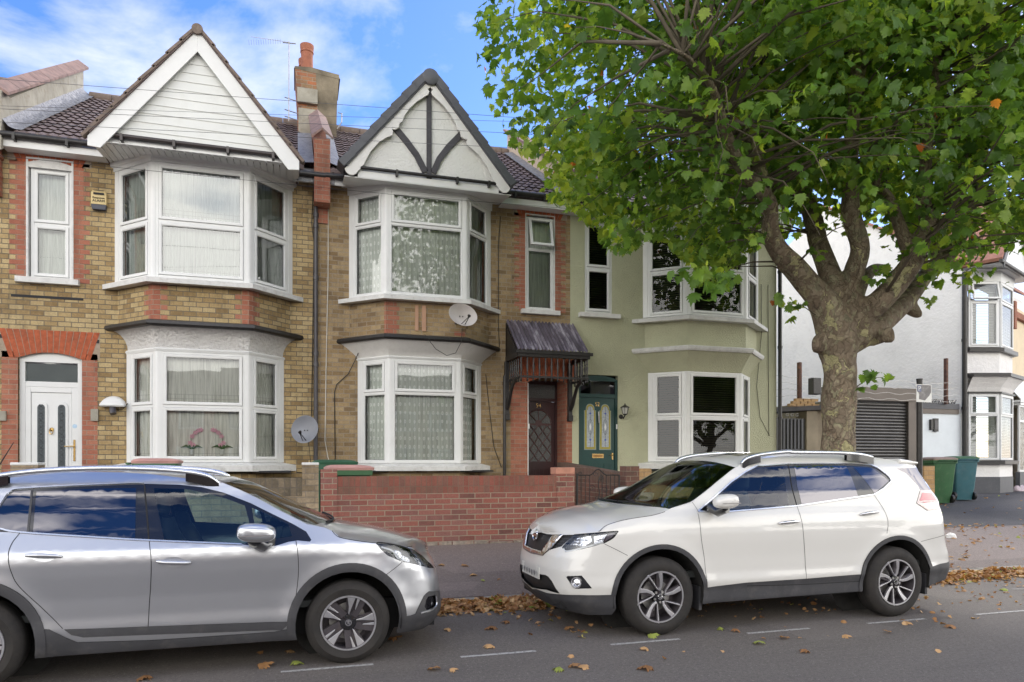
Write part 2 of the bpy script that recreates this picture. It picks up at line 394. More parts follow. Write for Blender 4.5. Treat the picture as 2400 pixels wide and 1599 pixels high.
# ================================================================ the terrace
FY = 13.5                                  # facade plane
FF = Fr((0, FY), (1, FY))                  # s = X, outwards = towards the street
GZ = .62                                   # front garden level
def ring(mb, F, s0, s1, z0, z1, w, d0, d1):
    mb.fbox(F, s0, s0+w, d0, d1, z0, z1); mb.fbox(F, s1-w, s1, d0, d1, z0, z1)
    mb.fbox(F, s0+w, s1-w, d0, d1, z0, z0+w); mb.fbox(F, s0+w, s1-w, d0, d1, z1-w, z1)
def curtain(F, s0, s1, z0, z1, d, mat, parent, amp=.012, wl=.075, name='curtain'):
    mb = MB(); ph = R.random()*6; n = max(8, int((s1-s0)/.012))
    def fn(u, v):
        s = s0+(s1-s0)*u; k = .75+.5*noise.noise((s*2.2, ph, 0))
        return F.p(s, d+amp*sin(s/wl*2*pi*k+ph)*(1-.35*v)+amp*.6*noise.noise((s*9, v*1.5, ph)), z0+(z1-z0)*v)
    mb.grid(fn, n, 5)
    t = F.t
    return mb.build(name, mat, parent, smooth=180, recalc=False, uvf=lambda c, nn: (c[0]*t.x+c[1]*t.y, c[2]))
def blind(F, s0, s1, z0, z1, d, mat, parent, pitch=.048, tilt=.6):
    mb = MB(); z = z0+.02
    while z < z1:
        h = .024
        mb.poly(F.p(s0, d, z), F.p(s1, d, z), F.p(s1, d-h*cos(tilt), z+h*1.7*sin(tilt)), F.p(s0, d-h*cos(tilt), z+h*1.7*sin(tilt)))
        z += pitch
    for s in (s0+.15*(s1-s0), s1-.15*(s1-s0)): mb.fbox(F, s-.002, s+.002, d+.001, d+.003, z0, z1)
    return mb.build('blind', mat, parent, recalc=False)
def window(parent, F, s0, s1, z0, z1, split, o0=.05, o1=.05, sash=(1, 1), mid=.045, d=0, cur=None, cm=None, glass=None, opened=None, name='window', backing=True):
    """frame with a transom at split; every light has its own pane"""
    glass = glass or mGlass
    mb = MB(); b = .045
    mb.fbox(F, s0, s0+o0, d-.03, d+.03, z0, z1); mb.fbox(F, s1-o1, s1, d-.03, d+.03, z0, z1)
    mb.fbox(F, s0+o0, s1-o1, d-.03, d+.028, z0, z0+b); mb.fbox(F, s0+o0, s1-o1, d-.03, d+.028, z1-b, z1)
    mb.fbox(F, s0+o0, s1-o1, d-.03, d+.027, split-mid/2, split+mid/2)
    cells = [(s0+o0, s1-o1, z0+b, split-mid/2, sash[0]), (s0+o0, s1-o1, split+mid/2, z1-b, sash[1])]
    panes = []
    for k, (a, c, e, g, sw) in enumerate(cells):
        if opened == k: continue
        if sw:
            w = .042; ring(mb, F, a+.004, c-.004, e+.004, g-.004, w, d-.02, d+.045)
            w2 = w+.012; ring(mb, F, a+w, c-w, e+w, g-w, .014, d-.02, d+.036)
            panes.append((a+w2, c-w2, e+w2, g-w2, d+.012))
        else:
            ring(mb, F, a, c, e, g, .014, d-.02, d+.02); panes.append((a+.014, c-.014, e+.014, g-.014, d+.0))
    o = mb.build(name, mWhite, parent, bevel=.004)
    for a, c, e, g, dd in panes:
        MB().poly(F.p(a, dd, e), F.p(c, dd, e), F.p(c, dd, g), F.p(a, dd, g)).build('pane', glass, o, recalc=False)
        gk = MB(); ring(gk, F, a-.001, c+.001, e-.001, g+.001, .006, dd-.004, dd+.004); gk.build('gasket', mBlack, o)
    if opened is not None:
        a, c, e, g, sw = cells[opened]
        op = MB(); T = radians(13); w = .05
        F2 = F
        def q(s, h, t):        # h measured down from the top hinge
            return F.p(s, d+.03+sin(T)*h+cos(T)*t, g-cos(T)*h+sin(T)*t)
        H = g-e
        def bx(s_0, s_1, h0, h1, t0=0, t1=.05): op.hexa([q(s, h, t) for h in (h1, h0) for t in (t1, t0) for s in (s_0, s_1)])
        bx(a, a+w, 0, H); bx(c-w, c, 0, H); bx(a+w, c-w, 0, w); bx(a+w, c-w, H-w, H)
        sa = op.build('open_sash', mWhite, o, bevel=.004)
        MB().poly(q(a+w, H-w, .025), q(c-w, H-w, .025), q(c-w, w, .025), q(a+w, w, .025)).build('pane', glass, o, recalc=False)
    if cur == 'curtain': curtain(F, s0+o0*.6, s1-o1*.6, z0+.03, z1-.02, d-.09, cm, o)
    if cur == 'blind': blind(F, s0+o0, s1-o1, z0+.04, z1-.03, d-.09, cm, o)
    return o
def bay_windows(house, path, z0, z1, split, fr=(.05, .03), sash=(1, 1), cm=None, cur='curtain', glass=None, mids=None, opened=None, post=mWhite):
    for i in range(3):
        F = Fr(path[i], path[i+1])
        cmm = cm[i] if isinstance(cm, (list, tuple)) else cm
        window(house, F, .04 if i else .07, F.L-(.04 if i < 2 else .07), z0, z1, split, sash=(sash if isinstance(sash[0], int) else sash[i]), cur=cur, cm=cmm, glass=glass,
               opened=(opened if i == 0 and opened is not None else None), name='bay_window')
    mb = MB()
    for i in (1, 2):                       # corner posts with grooves
        x, y = path[i]; Fa = Fr(path[i-1], path[i]); Fb = Fr(path[i], path[i+1])
        for F, a, b in ((Fa, Fa.L-.045, Fa.L-.002), (Fb, .002, .045)):
            mb.fbox(F, a, b, -.03, .034, z0-.002, z1+.002)
        mb.tube([(x, y, z0), (x, y, z1)], .034, 8)
    Fa = Fr(path[0], path[1]); Fb = Fr(path[2], path[3])
    mb.fbox(Fa, -.03, .071, -.05, .036, z0-.002, z1+.002); mb.fbox(Fb, Fb.L-.071, Fb.L+.03, -.05, .036, z0-.002, z1+.002)
    mb.build_apart('corner_post', post, house, bevel=.004, gap=.3)
def bay_brick(mb, path, z0, z1, y1=FY):
    for i in range(3):
        F = Fr(path[i], path[i+1]); mb.poly(F.p(0, 0, z0), F.p(F.L, 0, z0), F.p(F.L, 0, z1), F.p(0, 0, z1))
def bay_quoins(house, path, z0, z1):
    mb = MB(); rows = int(round((z1-z0)/.082)); h = (z1-z0)/rows
    for k, i in ((0, 1), (1, 2)):
        Fa = Fr(path[i-1], path[i]); Fb = Fr(path[i], path[i+1])
        for r in range(rows):
            a, b = (.22, .11) if r % 2 else (.11, .22)
            za, zb = z0+r*h, z0+(r+1)*h
            mb.fbox(Fa, Fa.L-a, Fa.L, -.02, .003, za, zb); mb.fbox(Fb, 0, b, -.02, .0035, za, zb)
    mb.build_apart('red_quoin', mRed, house, gap=.3)
def surround(house, s0, s1, z0, z1, w0, w1, zt, F=FF, sp=.0035, wide=(.23, .33), arch=True, a0=None, a1=None, rise=.09, soldier=True, aw=None):
    """toothed red brick jambs and a segmental soldier arch round an opening"""
    mb = MB(); h = .082; r = 0; z = z0
    while z < z1-.01:
        zz = min(z+h, z1); k = wide[r % 2]
        if w0: mb.fbox(F, s0-k*w0, s0, -.03, sp, z, zz)
        if w1: mb.fbox(F, s1, s1+wide[(r+1) % 2]*w1, -.03, sp, z, zz)
        z = zz; r += 1
    o = mb.build_apart('red_jamb', mRed, house)
    if arch:
        ab = MB(); n = int((s1-s0+.3)/.078); c = (s0+s1)/2; L = (s1-s0)/2+.13
        for i in range(n):
            ua, ub = -1+2*(i+.06)/n, -1+2*(i+.94)/n
            def zb(u): return z1-rise*(u*L/((s1-s0)/2))**2 if abs(u*L) < (s1-s0)/2 else z1-rise
            sk = .16
            ab.extr([F.p(c+ua*L, sp+.004, zb(ua)), F.p(c+ub*L, sp+.004, zb(ub)), F.p(c+ub*(L+sk*.9), sp+.004, zt), F.p(c+ua*(L+sk*.9), sp+.004, zt)], F.n3*(-.04))
        ab.build('soldier_arch', mRed if not soldier else mRedPlain, house)
        bk = MB(); bk.extr([F.p(c-L-.14, sp, z1-rise-.002), F.p(c-L-.14, sp, zt+.003), F.p(c+L+.14, sp, zt+.003), F.p(c+L+.14, sp, z1-rise-.002)]
                           + [F.p(c+u*(s1-s0)/2, sp, z1-rise*u*u) for u in (1, .75, .5, .25, 0, -.25, -.5, -.75, -1)], F.n3*(-.03)); bk.build('arch_mortar', mMortar, house)
    return o
mRedPlain = M('plain red brick', (.42, .105, .045), .9, var=.35, vs=16, bump=.4, bs=60, grime=((.1, .06, .04), 3, .4))
mMortar = M('lime mortar', (.36, .29, .22), .95, var=.3, vs=8)
def tile_roof(house, x0, x1, ye, ze, yr, pitch, mat=mTile, x0t=None, x1t=None, name='roof'):
    mb = MB(); L = (yr-ye)/cos(atan2(pitch, 1)); nc = int(L/.30); a = atan2(pitch, 1); ca, sa = cos(a), sin(a)
    nx = int((x1-x0)/.0375)
    rows = []
    for r in range(nc):
        for (t, up) in ((0, .034), (1, .008)):
            l = (r+t)*.30 - (.02 if t == 0 else -.01)
            row = []
            for i in range(nx+1):
                x = x0+(x1-x0)*i/nx; ph = (x*1/.15+(.0 if r % 2 else .0)) % 1
                w = .022*max(0, sin(ph*2*pi))+.006*noise.noise((x*3, r*1.7, 0))
                if t == 0: jj = .012*noise.noise((int(x/.3)*1.3, r*2.1, 5))
                row.append((x, ye+l*ca-(up+w)*sa, ze+l*sa+(up+w)*ca+jj*0.5))
            rows.append(row)
        rows.append('cut')
    # undersides of each course's front edge
    flat = []; fs = []
    prev = None
    for r in rows:
        if isinstance(r, str): continue
        flat.append(r)
    n = nx+1; vs = [p for r in flat for p in r]
    for k in range(len(flat)-1):
        for i in range(nx): fs.append((k*n+i, k*n+i+1, (k+1)*n+i+1, (k+1)*n+i))
    # front drop of the first course
    b = len(vs); vs += [(p[0], p[1]+.01, p[2]-.07) for p in flat[0]]
    for i in range(nx): fs.append((b+i, b+i+1, i+1, i))
    mb.add(vs, fs)
    o = mb.build(name, mat, house, smooth=35, recalc=False)
    bk = MB(); zr = ze+(yr-ye)*pitch                        # rear slope and ridge
    bk.poly((x0, yr, zr+.02), (x1, yr, zr+.02), (x1, yr+4, zr-2.4), (x0, yr+4, zr-2.4)); bk.build('rear_roof', mat, house)
    rg = MB(); x = x0
    while x < x1-.05:
        rg.tube([(x, yr, zr+.0), (min(x+.44, x1), yr, zr+.0)], .13, 10); x += .45
    rg.build('ridge_tile', mRidge, house, smooth=60)
    return o
mRidge = M('brown ridge tile', (.19, .145, .12), .85, var=.35, vs=7, grime=((.36, .3, .24), 9, .4))
def gutter(house, x0, x1, y, z, mat, r=.055, br=(), name='gutter'):
    mb = MB(); mb.tube([(x0, y, z), (x1, y, z)], r, 10)
    for b in br: mb.box(b-.02, b+.02, y-.06, y+.06, z-.085, z+.02)
    return mb.build(name, mat, house, smooth=60)
def gable(house, cx, yg, hw, zap, zft, zfb, wid, kind, yi, zi0, tilemat, back=3.6, zin=None):
    """street gable: infill, barge boards, verge and the little roof running back"""
    sl = (zap-zft)/hw
    tri = MB()
    if kind == 'clad':
        h = .148; z = zi0
        while z < zap-.25:
            w0 = (zap-z)/sl-.02; w1 = max(.01, (zap-z-h)/sl-.02)
            tri.poly((cx-w0, yi-.010, z), (cx+w0, yi-.010, z), (cx+w1, yi, z+h), (cx-w1, yi, z+h))
            tri.poly((cx-w0, yi, z), (cx+w0, yi, z), (cx+w0, yi-.010, z), (cx-w0, yi-.010, z)); z += h
        tri.build('shiplap_infill', mClad, house, recalc=False)
    else:
        tri.extr([(cx-(zap-zi0)/sl+.03, yi, zi0), (cx+(zap-zi0)/sl-.03, yi, zi0), (cx, yi, zap-.04)], (0, .1, 0)); tri.build('stucco_infill', mStucco, house)
    rf = MB()
    for sgn in (-1, 1):
        e = hw-.03; zt = zap+.05
        a = (cx, zt); b = (cx+sgn*e, zap-sl*e+.05); nv = Vector((sgn*sl, 1)).normalized()*.05
        y0, y1 = yg-.03, yg+back
        rf.hexa([(a[0], y0, a[1]-.045), (a[0], y1, a[1]-.045), (b[0], y0, b[1]-.045), (b[0], y1, b[1]-.045),
                 (a[0], y0, a[1]+.02), (a[0], y1, a[1]+.02), (b[0]+nv.x, y0, b[1]+.03), (b[0]+nv.x, y1, b[1]+.03)])
    rf.build('gable_roof', tilemat, house)
    return sl
def brick_house_A():
    h = empty('brick_house', (-2.2, FY, GZ), 'yellow brick house with a white shiplap gable and a white arched front door', 'house')
    up = [(-2.93, FY), (-2.27, 12.84), (-.78, 12.84), (-.12, FY)]
    lo = [(-2.75, FY), (-2.22, 12.95), (-.80, 12.95), (-.27, FY)]
    mb = MB()
    wallrects(mb, FF, -4.70, .36, 0, 6.86, [(-4.28, -3.6, 4.66, 6.64), (-4.40, -3.47, GZ, 3.43), (-2.93, -.12, 4.6, 6.72), (-2.75, -.27, 1.5, 3.7)], .2)
    bay_brick(mb, up, 3.9, 4.6); bay_brick(mb, lo, .3, 1.5)
    mb.poly((-2.93, FY, 3.9), (-2.27, 12.84, 3.9), (-.78, 12.84, 3.9), (-.12, FY, 3.9))
    mb.build('wall', mYellow, h)
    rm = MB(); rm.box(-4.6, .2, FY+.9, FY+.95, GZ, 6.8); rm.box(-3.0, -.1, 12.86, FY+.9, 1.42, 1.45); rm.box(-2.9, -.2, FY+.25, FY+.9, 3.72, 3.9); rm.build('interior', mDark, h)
    bay_quoins(h, up, 3.95, 4.55)
    surround(h, -4.28, -3.60, 4.62, 6.64, .98, .98, 6.86, wide=(.16, .25), rise=.07)
    surround(h, -4.40, -3.47, GZ, 3.43, 1, 1, 3.80, wide=(.235, .23), rise=.1)
    s = MB(); sweep(s, up, [(0, 4.55), (.17, 4.54), (.17, 4.625), (0, 4.66)], FY-.002); s.box(-4.42, -3.5, FY-.1, FY+.02, 4.565, 4.66)
    s.build_apart('sill', mWhiteP, h, bevel=.006)
    s = MB(); sweep(s, lo, [(0, 1.44), (.19, 1.44), (.19, 1.55), (0, 1.60)], FY-.002); s.build_apart('sill', mWhiteP, h, bevel=.006)
    s = MB(); cv = [(0, 3.50)]+[(.02+.20*(1-cos(t*pi/2))**.9, 3.52+.33*sin(t*pi/2)) for t in [i/7 for i in range(8)]]+[(0, 3.86)]
    sweep(s, lo, cv, FY-.002); s.build('render_cove', mCove, h, smooth=35)
    s = MB(); sweep(s, lo, [(0, 3.45), (.035, 3.45), (.05, 3.49), (.035, 3.515), (0, 3.515)], FY-.002)
    sweep(s, up, [(0, 6.56), (.05, 6.56), (.05, 6.62), (.08, 6.64), (.09, 6.70), (0, 6.72)], FY-.002); s.build_apart('header', mWhite, h)
    s = MB(); sweep(s, lo, [(0, 3.84), (.25, 3.84), (.285, 3.87), (.275, 3.925), (.20, 3.95), (0, 3.965)], FY-.002); s.build('cornice', mBlack, h)
    bay_windows(h, up, 4.655, 6.56, 5.59, cm=mCurtA2, glass=mGlassA)
    bay_windows(h, lo, 1.60, 3.455, 2.54, cm=mCurtA)
    window(h, FF, -4.235, -3.625, 4.66, 6.52, 5.58, d=-.08, cur='curtain', cm=mCurtB2)
    f = MB(); ring(f, FF, -4.285, -3.595, 4.64, 6.66, .03, -.12, .012)
    f.extr([(-4.27, FY-.004, 6.50)]+[(-3.94+.335*u, FY-.004, 6.645-.06*u*u) for u in (-1, -.6, -.2, .2, .6, 1)]+[(-3.61, FY-.004, 6.50)], (0, .05, 0))
    f.build('window_reveal', mWhiteP, h)
    # eaves
    f = MB(); f.box(-4.55, -3.05, 13.24, 13.27, 6.70, 6.83); f.box(-4.55, -3.0, 13.27, FY, 6.70, 6.72); f.box(-.05, .33, 13.24, 13.27, 6.66, 6.80); f.build_apart('fascia', mWhite, h)
    gutter(h, -4.95, -3.0, 13.19, 6.87, mBlack, br=(-4.35, -3.6)); gutter(h, -.12, .5, 13.19, 6.79, mBlack)
    # gable
    cx, yg = -1.525, 12.30
    gable(h, cx, yg, 1.56, 8.55, 6.64, 6.49, .35, 'clad', 12.40, 6.70, mTile)
    for sg in (-1, 1):
        b = MB(); b.extr([(cx, yg, 8.55), (cx+sg*1.565, yg, 6.64), (cx+sg*1.565, yg, 6.49), (cx+sg*1.39, yg, 6.475), (cx, yg, 8.205)], (0, .03, 0)); b.build('bargeboard', mWhite, h, bevel=.003)
        v = MB()
        for k in range(8):
            t0, t1 = k/8, (k+1)/8+.015
            def P(t, o): return (cx+sg*(t*1.58+o*.77), 8.56-t*1.58*1.2244+o*.64)
            a, c = P(t0, .005), P(t1, .022); d_, e = P(t1, .065), P(t0, .045)
            v.extr([(p[0], yg-.045, p[1]) for p in (a, c, d_, e)], (0, .14, 0))
        v.build('verge_tile', mRidge, h)
    f = MB(); f.tube([(cx, yg-.05, 8.545), (cx, yg+3.3, 8.545)], .085, 12); f.build('ridge_tile', mRidge, h, smooth=60)
    f = MB(); f.box(cx-1.40, cx+1.40, 12.42, 12.45, 6.60, 6.70)
    f.build_apart('fascia', mWhite, h)
    sf = MB(); n = 30
    for i in range(n):
        xa, xb = -3.08+3.12*i/n, -3.08+3.12*(i+.9)/n
        sf.hexa([(xa, 12.36, 6.60), (xa, FY, 6.715), (xb, 12.36, 6.60), (xb, FY, 6.715), (xa, 12.36, 6.61), (xa, FY, 6.73), (xb, 12.36, 6.61), (xb, FY, 6.73)])
    sf.box(-3.08, .04, 12.9, FY, 6.735, 6.74); sf.build('soffit', mWhite, h)
    gutter(h, cx-1.31, cx+1.33, 12.36, 6.72, mBrownPl, r=.035, br=(cx-1.1, cx-.35, cx+.45, cx+1.15))
    tile_roof(h, -4.36, .12, 13.2, 6.90, 17.6, .625)
    # neighbour-side parapet with pink coping, lead apron
    def rz(y): return 6.90+.625*(y-13.2)
    p = MB(); p.extr([(-4.78, 13.15, 6.6), (-4.78, 13.15, 7.55), (-4.78, 13.55, 7.62), (-4.78, 17.7, rz(17.7)+.62), (-4.78, 17.7, rz(17.7)-.5)], (.26, 0, 0)); p.build('party_parapet', mRenderW, h)
    c = MB(); n = 9
    for i in range(n):
        y0 = 13.2+4.6*i/n; y1 = 13.2+4.6*(i+.97)/n; z0, z1 = rz(y0)+.60, rz(y1)+.60
        for a, b, s0, s1 in ((-4.86, -4.65, 0, .14), (-4.65, -4.44, .14, 0)):
            c.hexa([(a, y0, z0+s0), (b, y0, z0+s1), (a, y1, z1+s0), (b, y1, z1+s1), (a, y0, z0+s0+.05), (b, y0, z0+s1+.05), (a, y1, z1+s0+.05), (b, y1, z1+s1+.05)])
    c.build('coping', mPink, h)
    l = MB(); l.grid(lambda u, v: (-4.53+.27*u, 13.2+4.4*v, rz(13.2+4.4*v)+.07+.16*(1-u)**3+.012*noise.noise((u*4, v*22, 0))), 6, 60); l.build_apart('lead_flashing', mLead, h, smooth=60, gap=.1)
    # middle party wall: red brick pier, coping, lead
    gf = MB(); gf.extr([(.0, 13.22, 6.86), (.0, 17.6, 9.60), (.0, 17.6, 9.4), (.0, 13.22, 6.66)], (.66, 0, 0)); gf.build('valley_lead', mLead, h)
    p = MB(); p.box(.30, .58, 13.16, 13.5, 6.30, 7.45); p.box(.33, .55, FY-.03, FY, 6.02, 6.45)
    p.extr([(.32, 13.5, 7.4), (.32, 13.5, 6.9), (.32, 16.6, rz(16.6)), (.32, 16.6, rz(16.6)+.5)], (.24, 0, 0)); p.build('party_pier', mRed, h)
    c = MB()
    for i in range(5):
        y0, y1 = 13.1+3.3*i/5, 13.1+3.3*(i+.97)/5; z0, z1 = 7.42+(y0-13.1)*.58, 7.42+(y1-13.1)*.58
        for a, b, s0, s1 in ((.25, .44, 0, .16), (.44, .63, .16, 0)):
            c.hexa([(a, y0, z0+s0), (b, y0, z0+s1), (a, y1, z1+s0), (b, y1, z1+s1), (a, y0, z0+s0+.045), (b, y0, z0+s1+.045), (a, y1, z1+s0+.045), (b, y1, z1+s1+.045)])
    c.build('coping', mPink, h)
    l = MB(); l.grid(lambda u, v: (.02+.28*u, 13.25+3.0*v, rz(13.25+3.0*v)+.075+.03*u+.012*noise.noise((u*4, v*18, 0))), 4, 40)
    l.grid(lambda u, v: (.58+.20*u, 13.25+3.0*v, rz(13.25+3.0*v)+.075+.06*(1-u)+.012*noise.noise((u*4, v*18, 9))), 4, 40); l.build_apart('lead_flashing', mLead, h, smooth=60, gap=.1)
    # chimney
    ch = MB()
    def lvl(z): return .06*max(0, (z-9.5))**1.2
    zs = [8.6, 9.2, 9.75, 10.05, 10.2, 10.46]
    def cs(z, x0, x1, y0, y1): e = lvl(z); return [(x0-e, y0-e, z), (x1+e, y0-e, z), (x1+e, y1+e, z), (x0-e, y1+e, z)]
    def stack(x0, x1, y0, y1, mat, name):
        b = MB(); rs = [cs(z, x0, x1, y0, y1) for z in zs]
        for i in range(len(zs)-1): b.add(rs[i]+rs[i+1], [(k, (k+1) % 4, 4+(k+1) % 4, 4+k) for k in range(4)])
        b.add(rs[-1], [(0, 1, 2, 3)]); return b.build(name, mat, h)
    c1 = stack(.02, .46, 16.6, 17.5, mChim, 'chimney')
    stack(.463, .87, 16.598, 17.5, mRender, 'chimney')
    b = MB(); b.box(.035, .455, 16.575, 16.6, 8.9, 9.60); b.box(.01, .45, 16.50, 16.6, 9.70, 10.02); b.build('render_patch', mRenderW, c1)
    b = MB(); b.extr([(-.06, 16.54, 10.45), (.95, 16.54, 10.36), (.90, 16.54, 10.46), (.3, 16.54, 10.53), (-.04, 16.54, 10.50)], (0, 1.0, 0)); b.build('flaunching', mRender, c1)
    for (x, y, z) in ((.225, 16.9, 10.5), (.19, 17.35, 10.4)):
        b = MB(); b.lathe((x, y, z), (0, 0, 1), [(0, .15), (.03, .14), (.4, .132), (.52, .135), (.53, .15), (.56, .15), (.57, .142), (.66, .155), (.70, .155), (.70, .11), (.3, .1)], 20)
        b.build('chimney_pot', mPot, c1, smooth=40)
    # white door
    F = FF; d = -.10
    fr = MB(); fr.fbox(F, -4.40, -4.32, d-.04, d+.04, GZ, 3.40); fr.fbox(F, -3.55, -3.47, d-.04, d+.04, GZ, 3.40); fr.fbox(F, -4.32, -3.55, d-.04, d+.035, 2.86, 2.95)
    fr.extr([F.p(-4.41, d+.042, 3.27)]+[F.p(-3.935+.475*u, d+.042, 3.455-.10*u*u) for u in (-1, -.7, -.35, 0, .35, .7, 1)]+[F.p(-3.46, d+.042, 3.27)], (0, .07, 0))
    fr.fbox(F, -3.64, -3.55, d-.04, d+.032, GZ, 2.86); fr.fbox(F, -4.32, -4.24, d-.04, d+.032, GZ, 2.86); fr.fbox(F, -4.24, -3.64, d-.04, d+.032, 2.77, 2.86)
    o = fr.build('door_frame', mWhite, h, bevel=.005)
    MB().poly(F.p(-4.32, d, 2.95), F.p(-3.55, d, 2.95), F.p(-3.55, d, 3.27), F.p(-4.32, d, 3.27)).build('fanlight', mGlassA, o, recalc=False)
    MB().poly(F.p(-4.35, d-.03, 2.9), F.p(-3.5, d-.03, 2.9), F.p(-3.5, d-.03, 3.3), F.p(-4.35, d-.03, 3.3)).build('fanlight_painted_sky', M('painted sky reflection', (.30, .34, .34), .6), o, recalc=False)  # grey backing whose tone stands in for sky reflected in the fanlight
    lf = MB(); lf.fbox(F, -4.235, -3.645, d-.02, d+.02, GZ+.03, 2.765)
    def arched(cx_, w, z0, z1, n=8): return [(cx_-w, z0), (cx_+w, z0), (cx_+w, z1-w)]+[(cx_+w*cos(pi*k/n), z1-w+w*sin(pi*k/n)) for k in range(1, n)]+[(cx_-w, z1-w)]
    leaf = lf.build('door', mWhite, h, bevel=.004)
    for cx_ in (-4.09, -3.79):
        a = MB(); a.fpoly(F, arched(cx_, .095, 1.42, 2.62), d+.02, d+.034); a.build('moulding', mWhite, leaf, bevel=.006)
        a = MB(); a.fpoly(F, arched(cx_, .055, 1.46, 2.57), d+.034, d+.038); a.build('etched_pane', mLace, leaf)
        a = MB()
        for k in range(9):
            z = 1.55+k*.115
            for sx in (-1, 1):
                a.tube([F.p(cx_+sx*.035*sin(t*pi*1.6)*(1-.3*t), d+.041, z+.1*t) for t in [i/6 for i in range(7)]], .004, 4)
        a.build('lead_scroll', mBlack, leaf)
    a = MB(); a.lathe(F.p(-3.94, d+.02, 2.15), (0, -1, 0), [(0, .035), (.012, .03), (.02, .012)], 12, True); a.tube([F.p(-3.94+.028*cos(t), d+.045, 2.12+.05*sin(t)) for t in [i*pi/6-pi/2 for i in range(13)]], .007, 6)
    a.build('knocker', mBrass, leaf, smooth=50)
    a = MB(); a.fbox(F, -3.615, -3.585, d+.032, d+.042, 1.62, 1.98); a.tube([F.p(-3.60, d+.04, 1.87), F.p(-3.60, d+.08, 1.87), F.p(-3.74, d+.085, 1.868)], .009, 8); a.build('door_handle', mBrass, leaf, smooth=50)
    a = MB(); a.fbox(F, -4.07, -3.80, d+.02, d+.032, 1.28, 1.34); a.build('letterbox', mBrass, leaf)
    a = MB(); a.lathe(F.p(-3.595, d+.032, 2.21), (0, -1, 0), [(0, .035), (.003, .035), (.003, .0)], 16); a.build('sticker', M('blue white sticker', (.45, .62, .78), .4, var=.3, vs=30), leaf)
    a = MB(); a.box(-4.44, -3.43, FY-.25, FY+.05, GZ-.02, GZ+.03); a.build('door_step', mRender, h)
    # gas/bell boxes, air brick, scar
    a = MB(); a.fbox(FF, -4.68, -4.56, .0, .05, 2.28, 2.44); a.fbox(FF, -3.33, -3.22, .0, .05, 2.30, 2.50); a.build_apart('cement_patch', mRenderW, h)
    a = MB(); a.fbox(FF, -4.67, -4.55, .0, .006, 3.64, 3.70); a.fbox(FF, -3.33, -3.21, .0, .006, 3.62, 3.68); a.fbox(FF, -4.5, -3.45, .0, .006, 4.33, 4.37); a.fbox(FF, -.45, -.35, .0, .006, 1.30, 1.40); a.build_apart('air_brick', mDark, h)
    dp = MB(); dp.tube([(.335, 13.40, 6.72), (.335, 13.44, 6.4), (.335, 13.44, .7)], .038, 8)
    for z in (6.15, 5.95, 5.0, 3.6, 3.4, 2.2): dp.tube([(.335, 13.44, z-.04), (.335, 13.44, z+.04)], .05, 8)
    dp.build('downpipe', mGreyPipe, h, smooth=50)
    return h
hA = brick_house_A()
